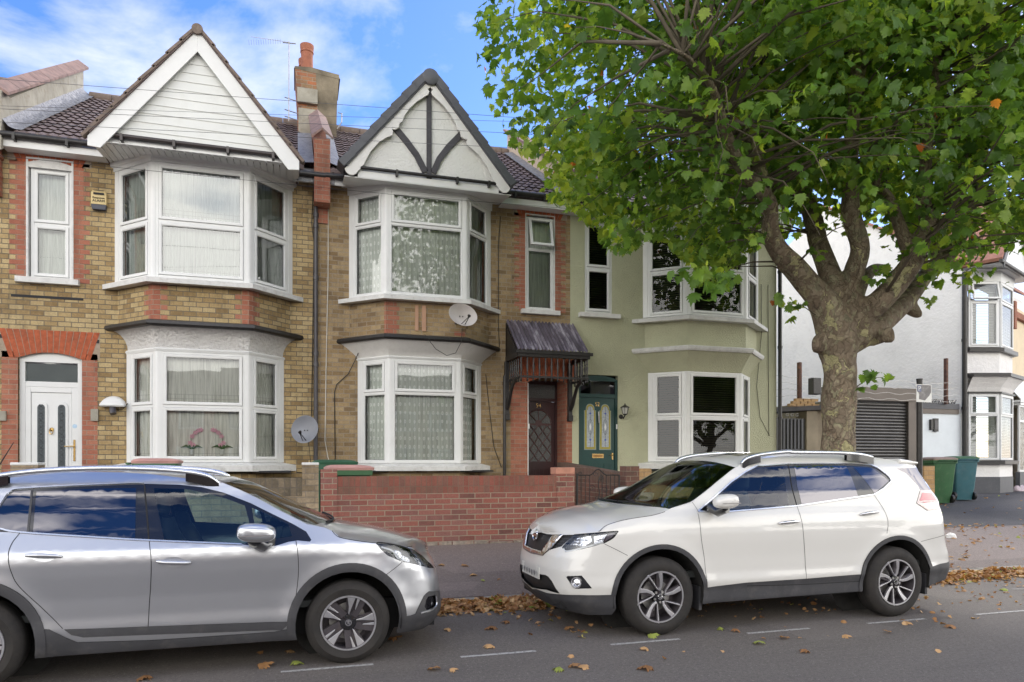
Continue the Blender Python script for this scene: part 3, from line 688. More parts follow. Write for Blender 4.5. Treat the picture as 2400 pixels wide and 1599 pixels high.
# ---------------------------------------------------------------- house 54
def brick_house_B():
    h = empty('brick_house', (2.3, FY, GZ), 'brown brick house with a black and white half timbered gable, number 54', 'house')
    up = [(.98, FY), (1.56, 12.96), (3.05, 12.96), (3.64, FY)]
    lo = [(1.14, FY), (1.62, 12.97), (2.93, 12.97), (3.44, FY)]
    mb = MB()
    wallrects(mb, FF, .36, 5.38, 0, 6.86, [(4.41, 5.04, 4.68, 6.62), (4.46, 5.33-.04, GZ, 3.32), (.98, 3.64, 4.6, 6.72), (1.14, 3.44, 1.5, 3.7)], .7)
    bay_brick(mb, up, 3.9, 4.6); bay_brick(mb, lo, .3, 1.5)
    mb.poly((.98, FY, 3.9), (1.56, 12.96, 3.9), (3.05, 12.96, 3.9), (3.64, FY, 3.9))
    mb.build('wall', mYellowB, h)
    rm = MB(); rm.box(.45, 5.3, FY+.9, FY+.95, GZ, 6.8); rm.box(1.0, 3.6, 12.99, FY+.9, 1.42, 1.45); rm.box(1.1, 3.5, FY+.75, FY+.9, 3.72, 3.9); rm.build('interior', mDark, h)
    q = MB()
    for F, s, w in ((Fr(up[0], up[1]), -.25, .22),):
        pass
    Fb = Fr(up[1], up[2]); Fa = Fr(up[0], up[1])
    for r in range(7):
        z = 3.955+r*.085; a = .2 if r % 2 else .1
        q.fbox(Fa, Fa.L-.04-.0, Fa.L, -.02, .003, z, z+.08); q.fbox(Fb, 0, .14+a*.5, -.02, .0035, z, z+.08)
    q.fbox(Fb, Fb.L-.22, Fb.L-.02, -.02, .003, 3.98, 4.06)
    q.build_apart('red_quoin', mRed, h)
    surround(h, 4.41, 5.04, 4.66, 6.62, .95, .95, 6.84, wide=(.14, .25), rise=.06, soldier=True)
    surround(h, 4.46, 5.29, GZ, 3.32, 0, 0, 3.72, rise=.1)
    j = MB(); j.fbox(FF, 4.10, 4.459, -.03, .003, GZ, 3.5); j.fbox(FF, 5.291, 5.42, -.03, .003, GZ, 3.5); j.build_apart('red_jamb', mRed, h)
    s = MB(); sweep(s, up, [(0, 4.56), (.17, 4.555), (.17, 4.635), (0, 4.67)], FY-.002); s.box(4.31, 5.13, FY-.1, FY+.02, 4.59, 4.68)
    s.build_apart('sill', mWhiteP, h, bevel=.006)
    s = MB(); sweep(s, lo, [(0, 1.44), (.17, 1.44), (.17, 1.53), (0, 1.585)], FY-.002); s.build_apart('sill', mWhiteP, h, bevel=.006)
    s = MB(); cv = [(0, 3.52)]+[(.02+.26*t**1.25, 3.52+.31*t) for t in [i/5 for i in range(6)]]+[(0, 3.84)]
    sweep(s, lo, cv, FY-.002); s.build('render_cove', mCoveB, h, smooth=35)
    s = MB(); sweep(s, lo, [(0, 3.50), (.04, 3.50), (.055, 3.53), (.03, 3.555), (0, 3.555)], FY-.002)
    sweep(s, up, [(0, 6.59), (.05, 6.59), (.055, 6.73), (0, 6.735)], FY-.002); s.build_apart('header', mWhite, h)
    s = MB(); sweep(s, lo, [(0, 3.81), (.30, 3.81), (.325, 3.84), (.31, 3.89), (.24, 3.915), (0, 3.945)], FY-.002); s.build('cornice', mBlack, h)
    bay_windows(h, up, 4.67, 6.59, 5.965, cm=[mCurtB, mCurtB, mCurtB2], sash=(0, 1))
    bay_windows(h, lo, 1.585, 3.50, 2.875, cm=mCurtB, sash=(0, 1))
    window(h, FF, 4.43, 5.02, 4.69, 6.57, 5.92, d=-.05, sash=(0, 0), cur='curtain', cm=mCurtB2, opened=1)
    f = MB(); ring(f, FF, 4.405, 5.045, 4.67, 6.625, .022, -.12, .008); f.build('window_reveal', mWhiteP, h)
    f = MB(); f.box(3.85, 5.45, 13.24, 13.27, 6.68, 6.80); f.box(3.85, 5.45, 13.27, FY, 6.68, 6.70); f.box(.36, .86, 13.24, 13.27, 6.66, 6.76); f.build_apart('fascia', mWhite, h)
    gutter(h, .5, .86, 13.19, 6.80, mBlack); gutter(h, 3.8, 5.6, 13.19, 6.885, mBlack, br=(4.1, 4.7, 5.2))
    cx, yg = 2.31, 12.60
    sl = gable(h, cx, yg, 1.50, 8.54, 6.73, 6.6, .3, 'stucco', 12.70, 6.74, mDarkGrey)
    left = [(612,1160),(622,1185),(645,1203),(670,1207),(692,1196),(703,1178),(720,1165),(722,1150),(742,1138),(757,1105),(792,1042),(850,978),(905,945),(942,932),(945,905),(938,890),(962,892),(985,882),(990,850),(1010,838),(1022,800),(1058,748),(1110,700),(1165,665),(1188,652),(1196,630),(1185,612),(1205,600)]
    L3 = [W(600+x*.34, y*.34, yg) for x, y in left]
    for sg in (-1, 1):
        pts = [(cx, yg, 8.54)]+[(cx-(-sg)*(-1)*(cx-p.x)*1.0 if sg == 1 else p.x, yg, p.z) for p in L3]
        if sg == 1: pts = [(cx, yg, 8.54)]+[(2*cx-p.x, yg, p.z) for p in L3]
        b = MB(); b.extr(pts, (0, .035, 0)); b.build('bargeboard', mCoveB, h, bevel=.004)
        v = MB()
        for k in range(8):
            t0, t1 = k/8, (k+1)/8
            def P(t, o): return (cx+sg*(.10+t*1.47+o*.77), 8.60-t*1.47*1.207+o*.64)
            a, c = P(t0, -.10), P(t1+.012, -.09); d_, e = P(t1+.012, .06), P(t0, .035)
            v.extr([(p[0], yg-.05, p[1]) for p in (a, c, d_, e)], (0, .4, 0))
        v.build('verge_tile', mDarkGrey, h, bevel=.012)
    v = MB(); v.lathe((cx, yg-.06, 8.55), (0, 1, 0), [(0, .0), (0, .13), (.01, .145), (.4, .14)], 20); v.tube([(cx, yg, 8.55), (cx, yg+3.4, 8.55)], .12, 12); v.build('ridge_tile', mDarkGrey, h, smooth=40)
    t = MB(); y = 12.665
    t.box(2.255, 2.345, y, 12.71, 6.76, 8.36)
    for pts in ([(960, 878), (1040, 975), (1110, 1070), (1168, 1185)], [(1415, 925), (1330, 1010), (1265, 1095), (1222, 1190)]):
        P = [W(600+a*.34, b*.34, y) for a, b in pts]; w = .055
        for i in range(3):
            dvec = (P[i+1]-P[i]).normalized(); nn = Vector((-dvec.z, 0, dvec.x))*w
            t.extr([P[i]+nn, P[i+1]+nn, P[i+1]-nn, P[i]-nn], (0, .045, 0))
    t.build_apart('timber', mDarkTimber, h)
    f = MB(); f.box(cx-1.28, cx+1.30, 12.66, 12.69, 6.625, 6.745); f.build_apart('fascia', mWhite, h)
    gutter(h, cx-1.24, cx+1.25, 12.63, 6.79, mBlack, r=.03, br=(cx-.6, cx+.5, cx+1.1))
    sf = MB(); sf.hexa([(.80, 12.66, 6.615), (.80, FY, 6.73), (3.85, 12.66, 6.615), (3.85, FY, 6.73), (.80, 12.66, 6.63), (.80, FY, 6.745), (3.85, 12.66, 6.63), (3.85, FY, 6.745)]); sf.build('soffit', mWhite, h)
    tile_roof(h, .56, 5.25, 13.2, 6.90, 17.6, .625)
    def rz(y): return 6.90+.625*(y-13.2)
    p = MB(); p.extr([(5.28, 13.2, 6.7), (5.28, 13.2, 7.45), (5.28, 17.7, rz(17.7)+.55), (5.28, 17.7, rz(17.7)-.4)], (.24, 0, 0)); p.build('party_parapet', M('cream parapet', (.62, .5, .38), .85, var=.15), h)
    c = MB(); c.extr([(5.2, 13.15, 7.42), (5.2, 13.15, 7.48), (5.2, 17.8, rz(17.8)+.61), (5.2, 17.8, rz(17.8)+.55)], (.4, 0, 0)); c.build('coping', mPink, h)
    l = MB(); l.grid(lambda u, v: (5.06+.22*u, 13.25+4.0*v, rz(13.25+4.0*v)+.075+.05*u+.012*noise.noise((u*4, v*18, 3))), 4, 40); l.build_apart('lead_flashing', mLead, h, smooth=60, gap=.1)
    # recessed plum door
    F = FF; d = -.55
    fr = MB(); fr.fbox(F, 4.46, 4.505, d-.04, d+.03, GZ, 3.32); fr.fbox(F, 5.245, 5.30, d-.04, d+.03, GZ, 3.32); fr.fbox(F, 4.505, 5.245, d-.04, d+.03, 2.88, 2.95); fr.fbox(F, 4.505, 5.245, d-.04, d+.03, 3.24, 3.32)
    fr.build('door_frame', mPlum, h)
    MB().poly(F.p(4.505, d, 2.95), F.p(5.245, d, 2.95), F.p(5.245, d, 3.24), F.p(4.505, d, 3.24)).build('fanlight', mFrost, h, recalc=False)
    a = MB(); a.fbox(F, 4.455, 4.475, -.04, .006, GZ, 3.2); a.build('white_bead', mWhiteP, h)
    lf = MB(); lf.fbox(F, 4.51, 5.24, d-.03, d, GZ+.02, 2.875); leaf = lf.build('door', mPlum, h)
    cx_, zc, r = 4.875, 2.42, .285
    MB().poly(*[F.p(cx_+r*cos(t), d+.004, zc+r*sin(t)) for t in [pi*i/14 for i in range(15)]]).build('fan_pane', mFrost, leaf)
    MB().poly(F.p(cx_-r, d+.004, 1.62), F.p(cx_+r, d+.004, 1.62), F.p(cx_+r, d+.004, 2.39), F.p(cx_-r, d+.004, 2.39)).build('lattice_pane', mFrost, leaf)
    g = MB()
    for t in (pi/4, pi/2, 3*pi/4): g.tube([F.p(cx_+.07*cos(t), d+.012, zc+.07*sin(t)), F.p(cx_+r*cos(t), d+.012, zc+r*sin(t))], .012, 6)
    g.lathe(F.p(cx_, d+.004, zc), (0, -1, 0), [(0, .075), (.015, .075), (.015, 0)], 20)
    g.tube([F.p(cx_+r*cos(t), d+.012, zc+r*sin(t)) for t in [pi*i/16 for i in range(17)]], .014, 6)
    g.fbox(F, cx_-r, cx_+r, d, d+.02, 2.38, 2.42)
    w2 = .19; hgt = .77/3*2/2
    zs = [1.62+.77*k/6 for k in range(7)]
    for k in (1, 3, 5):
        pass
    def clip(a, b):
        (x0, z0), (x1, z1) = a, b; ts = [0, 1]
        for lo_, hi, c0, c1 in ((cx_-r, cx_+r, x0, x1), (1.62, 2.39, z0, z1)):
            dd = c1-c0
            if abs(dd) < 1e-9: continue
            t0, t1 = sorted(((lo_-c0)/dd, (hi-c0)/dd)); ts = [max(ts[0], t0), min(ts[1], t1)]
        return ts if ts[1] > ts[0] else None
    for k in range(-4, 5):
        for sg in (-1, 1):
            a0 = (cx_-1, 2.005+k*.257-sg*1*1.35+.128); b0 = (cx_+1, 2.005+k*.257+sg*1*1.35+.128); ts = clip(a0, b0)
            if ts:
                q_ = [(a0[0]+(b0[0]-a0[0])*t, a0[1]+(b0[1]-a0[1])*t) for t in ts]
                g.tube([F.p(x, d+.012, z) for x, z in q_], .011, 6)
    g.build('glazing_bar', mPlumL, leaf)
    pn = MB()
    for s0 in (4.58, 4.90): ring(pn, F, s0, s0+.27, .8, 1.46, .03, d, d+.008); pn.fbox(F, s0+.09, s0+.095, d, d+.006, .83, 1.43); pn.fbox(F, s0+.18, s0+.185, d, d+.006, .83, 1.43)
    pn.build_apart('door_panel', mPlum, leaf)
    a = MB(); a.fbox(F, 4.525, 4.57, d, d+.008, 1.47, 1.66); a.tube([F.p(4.548, d+.008, 1.60), F.p(4.548, d+.05, 1.60), F.p(4.66, d+.055, 1.60)], .008, 6); a.build('door_handle', mChrome, leaf)
    a = MB(); a.fbox(FF, 4.465, 4.49, -.02, .02, 2.28, 2.38); a.build('doorbell', mWhite, h)
    num('54', (4.82, FY+.55-.005, 2.76), .115, leaf)
    b = MB(); b.tube([(4.03, 13.43, 3.45), (3.95, 13.43, 3.3), (3.95, 13.43, .7)], .032, 8); b.build('waste_pipe', mBlack, h, smooth=50)
    rv = MB(); rv.box(5.288, 5.33, FY+.002, FY+.6, GZ, 3.32); rv.box(4.42, 4.462, FY+.002, FY+.6, GZ, 3.32); rv.build_apart('red_reveal', mRed, h)
    a = MB(); a.fbox(FF, 4.40, 5.35, -.56, .12, GZ-.02, GZ+.04); a.build('door_step', mRender, h)
    w = MB(); w.fbox(Fb, Fb.L-.83, Fb.L-.76, 0, .02, 4.03, 4.50); w.fbox(Fb, Fb.L-.96, Fb.L-.90, 0, .02, 4.03, 4.50); w.build_apart('wooden_batten', M('bare batten', (.5, .3, .2), .8), h)
    return h
mDarkTimber = M('black gable timber', (.055, .052, .06), .65, var=.3, vs=5, bump=.4, bs=25, grime=((.15, .14, .14), 9, .3))
mPlumL = M('plum glazing bar', (.11, .055, .055), .4)
def num(txt, loc, size, parent, mat=None, rot=(pi/2, 0, 0), ext=.004, name='number'):
    c = bpy.data.curves.new(name, 'FONT'); c.body = txt; c.size = size; c.extrude = ext; c.materials.append(mat or mBrass)
    o = bpy.data.objects.new(name, c); COL.objects.link(o); dg = bpy.context.evaluated_depsgraph_get(); me = bpy.data.meshes.new_from_object(o.evaluated_get(dg))
    bpy.data.objects.remove(o); o = bpy.data.objects.new(name, me); COL.objects.link(o)
    if parent:
        o.parent = parent; off = ORG[parent.name]; o.location = Vector(loc)-off
    else: o.location = loc
    o.rotation_euler = rot; ORG[o.name] = Vector(loc)
    return o
hB = brick_house_B()
# ---------------------------------------------------------------- house 52
def rendered_house():
    h = empty('rendered_house', (8, FY, GZ), 'sage green pebbledashed house with a dark green front door, number 52', 'house')
    up = [(7.08, FY), (7.76, 12.92), (9.17, 12.92), (9.86, FY)]
    lo = [(7.20, FY), (7.76, 12.97), (9.08, 12.97), (9.64, FY)]
    mb = MB()
    wallrects(mb, FF, 5.38, 10.39, 0, 6.86, [(5.70, 6.32, 4.70, 6.62), (5.57, 6.46, GZ, 3.42), (7.08, 9.86, 4.6, 6.72), (7.20, 9.64, 1.5, 3.7)], .12)
    bay_brick(mb, up, 3.9, 4.6); bay_brick(mb, lo, .3, 1.5)
    mb.poly((7.08, FY, 3.9), (7.76, 12.92, 3.9), (9.17, 12.92, 3.9), (9.86, FY, 3.9))
    mb.poly((10.39, FY, 0), (10.39, 22, 0), (10.39, 22, 6.9), (10.39, 17.6, 9.7), (10.39, FY, 6.9))
    s = mb; cv = [(0, 3.50)]+[(.02+.22*t**1.2, 3.52+.38*t) for t in [i/5 for i in range(6)]]+[(0, 3.905)]
    sweep(s, lo, cv, FY-.002); mb.build('wall', mGreenW, h)
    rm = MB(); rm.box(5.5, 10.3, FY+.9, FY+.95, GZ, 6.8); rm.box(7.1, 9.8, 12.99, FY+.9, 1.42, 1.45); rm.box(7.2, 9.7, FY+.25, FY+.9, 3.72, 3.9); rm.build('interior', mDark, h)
    s = MB(); sweep(s, up, [(0, 4.55), (.2, 4.54), (.2, 4.62), (0, 4.67)], FY-.002); s.box(5.56, 6.47, FY-.12, FY+.02, 4.60, 4.69); s.build_apart('sill', mWhiteP, h, bevel=.006)
    s = MB(); sweep(s, lo, [(0, 1.46), (.19, 1.46), (.19, 1.58), (0, 1.62)], FY-.002); s.build_apart('sill', mWhiteP, h, bevel=.006)
    s = MB(); sweep(s, lo, [(0, 3.90), (.27, 3.90), (.29, 3.935), (.30, 3.985), (.26, 4.005), (0, 4.01)], FY-.002); s.build('cornice', mWhiteP, h)
    s = MB(); sweep(s, up, [(0, 6.56), (.05, 6.56), (.06, 6.70), (0, 6.72)], FY-.002); s.build_apart('header', mWhite, h)
    bay_windows(h, up, 4.67, 6.56, 5.61, cur='blind', cm=mBlind, glass=mGlassD)
    bay_windows(h, lo, 1.62, 3.50, 2.56, cur='blind', cm=mBlind, glass=mGlassD)
    window(h, FF, 5.70, 6.32, 4.70, 6.60, 5.64, d=-.04, cur='blind', cm=mBlind, glass=mGlassD)
    f = MB(); f.box(5.45, 6.95, 13.24, 13.27, 6.68, 6.80); f.box(5.45, 6.95, 13.27, FY, 6.68, 6.70); f.box(9.95, 10.45, 13.24, 13.27, 6.68, 6.80); f.build_apart('fascia', mWhite, h)
    gutter(h, 5.6, 7.0, 13.19, 6.885, mBlack); gutter(h, 9.9, 10.5, 13.19, 6.885, mBlack)
    cx, yg = 8.47, 12.5
    gable(h, cx, yg, 1.55, 8.55, 6.64, 6.49, .35, 'stucco', 12.6, 6.70, mTile)
    for sg in (-1, 1):
        b = MB(); b.extr([(cx, yg, 8.55), (cx+sg*1.565, yg, 6.64), (cx+sg*1.565, yg, 6.49), (cx+sg*1.39, yg, 6.475), (cx, yg, 8.205)], (0, .03, 0)); b.build('bargeboard', mWhite, h)
    sf = MB(); sf.hexa([(6.9, 12.5, 6.60), (6.9, FY, 6.715), (10.0, 12.5, 6.60), (10.0, FY, 6.715), (6.9, 12.5, 6.62), (6.9, FY, 6.73), (10.0, 12.5, 6.62), (10.0, FY, 6.73)]); sf.build('soffit', mWhite, h)
    tile_roof(h, 5.55, 10.45, 13.2, 6.90, 17.6, .625)
    F = FF; d = -.06
    fr = MB(); fr.fbox(F, 5.57, 5.62, d-.04, d+.03, GZ, 3.3); fr.fbox(F, 6.41, 6.46, d-.04, d+.03, GZ, 3.3); fr.fbox(F, 5.62, 6.41, d-.04, d+.026, 2.95, 3.03)
    fr.extr([F.p(5.57, d+.032, 3.30)]+[F.p(6.015+.445*u, d+.032, 3.42-.09*u*u) for u in (-1, -.7, -.35, 0, .35, .7, 1)]+[F.p(6.46, d+.032, 3.30)], (0, .07, 0))
    fr.build('door_frame', mGreenD, h)
    MB().poly(F.p(5.62, d, 3.03), F.p(6.41, d, 3.03), F.p(6.41, d, 3.31), F.p(5.62, d, 3.31)).build('fanlight', mGlassD, h, recalc=False)
    cb = MB(); cb.fbox(F, 5.95, 6.40, d-.25, d-.2, 2.95, 3.35); cb.build('hall_wall', mRoomW, h)
    lf = MB(); lf.fbox(F, 5.625, 6.405, d-.03, d+.005, GZ+.02, 2.945); leaf = lf.build('door', mGreenD, h)
    def arched(cx_, w, z0, z1, n=8): return [(cx_-w, z0), (cx_+w, z0), (cx_+w, z1-w*1.3), (cx_+w*.72, z1-w*1.3)]+[(cx_+w*.72*cos(pi*k/n), z1-w+w*.72*sin(pi*k/n)) for k in range(0, n+1)]+[(cx_-w*.72, z1-w*1.3), (cx_-w, z1-w*1.3)]
    mLeadY = M('yellow stained glass', (.38, .33, .06), .25, var=.2, vs=20); mPale = M('pale obscure glass', (.42, .46, .5), .2, var=.25, vs=30, bump=.3, bs=60); mBlue = M('blue stained glass', (.05, .08, .4), .25)
    for cx_ in (5.845, 6.185):
        a = MB(); a.fpoly(F, arched(cx_, .135, 1.86, 2.86), d+.005, d+.012); a.build('moulding', M('grey green moulding', (.25, .3, .27), .4), leaf)
        a = MB(); a.fpoly(F, arched(cx_, .118, 1.88, 2.84), d+.012, d+.015); a.build('stained_border', mLeadY, leaf)
        a = MB(); a.fpoly(F, arched(cx_, .078, 1.92, 2.79), d+.015, d+.018); a.build('obscure_pane', mPale, leaf)
        a = MB(); a.fbox(F, cx_-.0025, cx_+.0025, d+.018, d+.021, 1.92, 2.76)
        a.tube([F.p(cx_+.045*cos(t), d+.02, 2.34+.16*sin(t)) for t in [i*pi/8 for i in range(17)]], .003, 4)
        a.build('lead_came', mBlack, leaf)
        a = MB()
        for z in (2.07, 2.62): a.fpoly(F, [(cx_-.035, z), (cx_-.008, z-.008), (cx_, z-.035), (cx_+.008, z-.008), (cx_+.035, z), (cx_+.008, z+.008), (cx_, z+.035), (cx_-.008, z+.008)], d+.018, d+.023)
        a.build('blue_star', mBlue, leaf)
        a = MB(); a.fpoly(F, [(cx_-.022, 2.34), (cx_, 2.26), (cx_+.022, 2.34), (cx_, 2.42)], d+.018, d+.022); a.build('clear_bevel', mWhite, leaf)
    num('52', (5.95, FY+.06-.012, 2.775), .115, leaf)
    a = MB(); a.tube([F.p(6.02, d+.03, 2.66), F.p(6.03, d+.04, 2.55), F.p(6.035, d+.03, 2.42)], [.012, .022, .016], 8); a.build('knocker', mSteel, leaf)
    a = MB(); a.fbox(F, 5.89, 6.15, d+.005, d+.014, 1.69, 1.78); a.build('letterbox', mBrass, leaf); a = MB(); a.fbox(F, 5.915, 6.125, d+.014, d+.019, 1.712, 1.758); a.build('letter_flap', M('dull brass', (.35, .2, .08), .35, metal=1), leaf)
    a = MB(); a.fbox(F, 6.335, 6.37, d+.005, d+.014, 1.66, 1.80); a.tube([F.p(6.352, d+.014, 1.75), F.p(6.352, d+.05, 1.75), F.p(6.27, d+.055, 1.75)], .009, 6); a.build('door_handle', mBrass, leaf)
    a = MB()
    for s0 in (5.68, 5.90, 6.15): ring(a, F, s0, s0+.17, .8, 1.58, .02, d+.005, d+.013)
    a.build_apart('door_panel', mGreenD, leaf)
    a = MB(); a.fbox(F, 6.425, 6.455, d+.03, d+.045, 2.30, 2.40); a.build('doorbell', mWhite, h)
    a = MB(); a.box(5.5, 6.5, FY-.28, FY, GZ-.02, GZ+.06); a.build('door_step', mRender, h)
    a = MB(); a.tube([(10.44, 13.44, 6.8), (10.44, 13.44, .6)], .045, 8)
    for z in (5.9, 4.2, 2.6): a.tube([(10.44, 13.44, z-.03), (10.44, 13.44, z+.03)], .055, 8)
    a.build('downpipe', mBlack, h, smooth=50)
    return h
hC = rendered_house()
# ---------------------------------------------------------------- neighbour to the left
def neighbour():
    h = empty('neighbouring_house', (-6, FY, GZ), 'brick house at the left edge with slate roof, mostly outside the picture', 'house')
    mb = MB(); wallrects(mb, FF, -9.5, -4.702, 0, 6.86, [], .1); mb.build('wall', mYellow, h)
    p = MB(); p.fbox(FF, -4.98, -4.62, 0, .12, 5.95, 7.35); p.fbox(FF, -5.0, -4.60, 0, .16, 6.55, 6.62); p.fbox(FF, -4.99, -4.61, .0, .14, 6.25, 6.30)
    p.extr([(-5.0, FY-.35, 6.9), (-4.60, FY-.35, 6.9), (-4.60, FY-.35, 7.55), (-4.8, FY-.35, 7.7), (-5.0, FY-.35, 7.55)], (0, .35, 0)); p.build('party_pier', mRed, h)
    r = MB(); r.poly((-9.5, 13.2, 6.9), (-4.8, 13.2, 6.9), (-4.8, 17.6, 9.65), (-9.5, 17.6, 9.65)); r.poly((-9.5, 17.6, 9.65), (-4.8, 17.6, 9.65), (-4.8, 21.6, 7.2), (-9.5, 21.6, 7.2)); r.build('roof', mSlate, h)
    g = MB(); g.tube([(-9.5, 17.6, 9.7), (-4.85, 17.6, 9.7)], .14, 8); g.build('ridge_tile', mRidge, h)
    gutter(h, -9.5, -4.95, 13.19, 6.87, mBlack)
    for z0_, z1_ in ((1.6, 3.5), (4.66, 6.5)):
        window(h, Fr((-8.6, FY-.02), (-6.4, FY-.02)), 0, 2.2, z0_, z1_, (z0_+z1_)/2, d=.03, cur='curtain', cm=mCurtA)
    sl_ = MB(); sl_.box(-8.75, -6.25, FY-.14, FY, 1.48, 1.6); sl_.box(-8.75, -6.25, FY-.14, FY, 4.55, 4.66); sl_.build_apart('sill', mWhiteP, h)
neighbour()
# ---------------------------------------------------------------- door canopy of 54
def canopy():
    h = empty('door_canopy', (4.7, 13.1, 2.44), 'black timber porch canopy with a corrugated roof over the door of 54', 'canopy')
    x0, x1, yb, yf = 3.97, 5.40, 13.48, 12.72
    def fn(u, v):
        x = 3.99+1.45*u; return (x+.0, 13.46-.80*v, 4.44-.70*v+.018*sin(x/.073*2*pi))
    mb = MB(); mb.grid(fn, 140, 6)
    mb.build('corrugated_roof', mCorr, h, smooth=80, recalc=False)
    f = MB(); f.box(3.98, 5.45, 12.63, 12.69, 3.60, 3.73); f.box(3.93, 5.50, 12.60, 12.64, 3.66, 3.72)
    f.box(3.98, 4.02, 12.69, 13.48, 3.60, 3.70); f.box(5.40, 5.44, 12.69, 13.48, 3.60, 3.70)
    f.box(3.985, 4.015, 13.40, 13.47, 3.7, 4.38)
    for k in range(9):
        y = 12.75+k*.08; f.box(3.985, 4.005, y, y+.07, 3.69, 3.70+(y-12.68)*.87)
    f.build('fascia_beam', mBlack, h)
    r = MB(); r.box(4.03, 5.44, 12.665, 12.705, 3.205, 3.245); r.box(4.03, 4.07, 12.705, 13.48, 3.205, 3.245); r.box(5.40, 5.44, 12.705, 13.48, 3.205, 3.245); r.build('bottom_rail', mBlack, h)
    prof = [(0, .014), (.03, .014), (.035, .022), (.05, .022), (.06, .012), (.12, .017), (.2, .023), (.24, .011), (.27, .02), (.29, .011), (.34, .02), (.365, .012)]
    pos = [(4.06+k*.1225, 12.685) for k in range(12)]+[(4.05, 12.82+k*.13) for k in range(5)]+[(5.42, 12.82+k*.13) for k in range(5)]
    first = None
    for x, y in pos:
        b = MB(); b.lathe((x, y, 3.24), (0, 0, 1), prof, 10); b.lathe((x, y, 3.205), (0, 0, -1), [(0, .012), (.015, .018), (.03, .012), (.045, .022), (.06, .015), (.07, .001)], 10)
        b.build('baluster', mBlack, h, smooth=50)
    for x in (4.00, 5.35):
        b = MB(); b.box(x-.04, x+.04, 13.40, 13.49, 2.46, 3.61); b.box(x-.045, x+.045, 13.37, 13.49, 2.44, 2.56); b.build('wall_post', mBlack, h, bevel=.006)
        b = MB(); pts = [(x, 13.40, 2.66), (x, 13.30, 2.78), (x, 13.17, 2.95), (x, 13.05, 3.10), (x, 12.80, 3.20)]
        b.tube([Vector(p) for p in pts], [.035, .045, .035, .035, .03], 8); b.build('curved_brace', mBlack, h, smooth=50)
mCorrT = NT('corrugated plastic'); _v = mCorrT.ramp(mCorrT.noise(mCorrT.n('ShaderNodeMapping', {'Vector': mCorrT.geo(), 'Scale': (5, .8, .8)}).outputs[0], 1.6, 5, .65), [(.3, (.045, .04, .05)), (.5, (.10, .085, .115)), (.68, (.36, .34, .39))])
mCorrT.set('Base Color', _v); mCorrT.set('Roughness', .25); mCorrT.set('Coat Weight', .3); mCorr = mCorrT.m
canopy()
# ================================================================ ground, road, pavement
def gz(x, y):                            # pavement and forecourt level
    if y < 7.73: return .08
    if y < 9.9: return .08+(y-7.73)*(.33/2.17)
    return min(.68, .41+(y-9.9)*.06)
def asph(name, col, var, spk, gcol=None, bs=240):
    t = NT(name); g = t.geo()
    c = t.mix(1, col, t.ramp(t.noise(g, .7, 6, .65), [(.3, 1-var), (.7, 1+var)]), 'MULTIPLY')
    c = t.mix(t.ramp(t.noise(g, 170, 3, .7), [(.42, 0), (.62, spk)]), c, [min(1, x*3.0) for x in col])
    c = t.mix(t.ramp(t.noise(g, 110, 3, .7), [(.5, 0), (.68, .7)]), c, [x*.4 for x in col])
    mpn = t.n('ShaderNodeMapping', {'Vector': g, 'Scale': (.35, 2.2, 1)}).outputs[0]
    c = t.mix(t.ramp(t.noise(mpn, 1.2, 5, .6), [(.5, 0), (.75, .35)]), c, gcol or [x*.55 for x in col])
    c = t.mix(t.ramp(t.noise(g, 40, 4, .85), [(.42, 0), (.62, .5)]), c, [min(1, x*2.0) for x in col]); c = t.mix(t.ramp(t.noise(g, 31, 4, .85), [(.46, 0), (.62, .5)]), c, [x*.5 for x in col])
    sk = t.n('ShaderNodeTexVoronoi', {'Vector': g, 'Scale': 42.0}); skc = t.n('ShaderNodeSeparateXYZ', {'Vector': sk.outputs['Color']}).outputs[0]
    c = t.mix(t.math('MULTIPLY', t.ramp(sk.outputs['Distance'], [(.12, .8), (.3, 0)]), t.ramp(skc, [(.72, 0), (.76, 1)])), c, [min(1, x*3.2) for x in col])
    pt = t.n('ShaderNodeTexVoronoi', {'Vector': t.n('ShaderNodeMapping', {'Vector': g, 'Scale': (.28, .5, 1)}).outputs[0], 'Scale': 1.0}, feature='F1', distance='CHEBYCHEV')
    c = t.mix(.3, c, t.mix(t.ramp(pt.outputs['Color'], [(.3, 0), (.7, 1)]), [x*.6 for x in col], [x*1.35 for x in col]))
    t.set('Base Color', c); t.set('Roughness', .82); t.set('Specular IOR Level', .35)
    t.bump(t.noise(g, bs, 3, .7), .7, .006); return t.m
mRoad = asph('road asphalt', (.120, .107, .098), .18, .6)
mPave = asph('pavement asphalt', (.165, .135, .125), .14, .3, (.1, .085, .08))
mFore = asph('dark forecourt asphalt', (.052, .050, .054), .2, .35)
mEarth = M('garden ground', (.14, .12, .1), .95, var=.4, vs=3, bump=.5, bs=20)
g = MB(); g.poly((-400, -300, -.06), (400, -300, -.06), (400, 7.6, -.06), (-400, 7.6, -.06)); g.poly((-400, 7.6, -.06), (400, 7.6, -.06), (400, 900, .35), (-400, 900, .35))
tag(g.build('ground', mEarth, recalc=False), kind='structure')
g = MB(); g.poly((-60, -6, 0), (80, -6, 0), (80, 7.6, 0), (-60, 7.6, 0)); tag(g.build('road', mRoad, recalc=False), kind='structure')
g = MB(); x = -8.0; k = 0
while x < 24:
    L = .91
    g.box(x+.004, x+L-.004, 7.6+.003*sin(k*2.3), 7.73, -.05, .08+.003*sin(k*1.7)); x += L; k += 1
g.box(-60, -8, 7.6, 7.73, -.05, .08); g.box(x, 80, 7.6, 7.73, -.05, .08)
tag(g.build('kerb', M('granite kerb', (.27, .25, .22), .85, var=.3, vs=7, bump=.4, bs=70, grime=((.1, .09, .08), 6, .6)), bevel=.012), kind='structure')
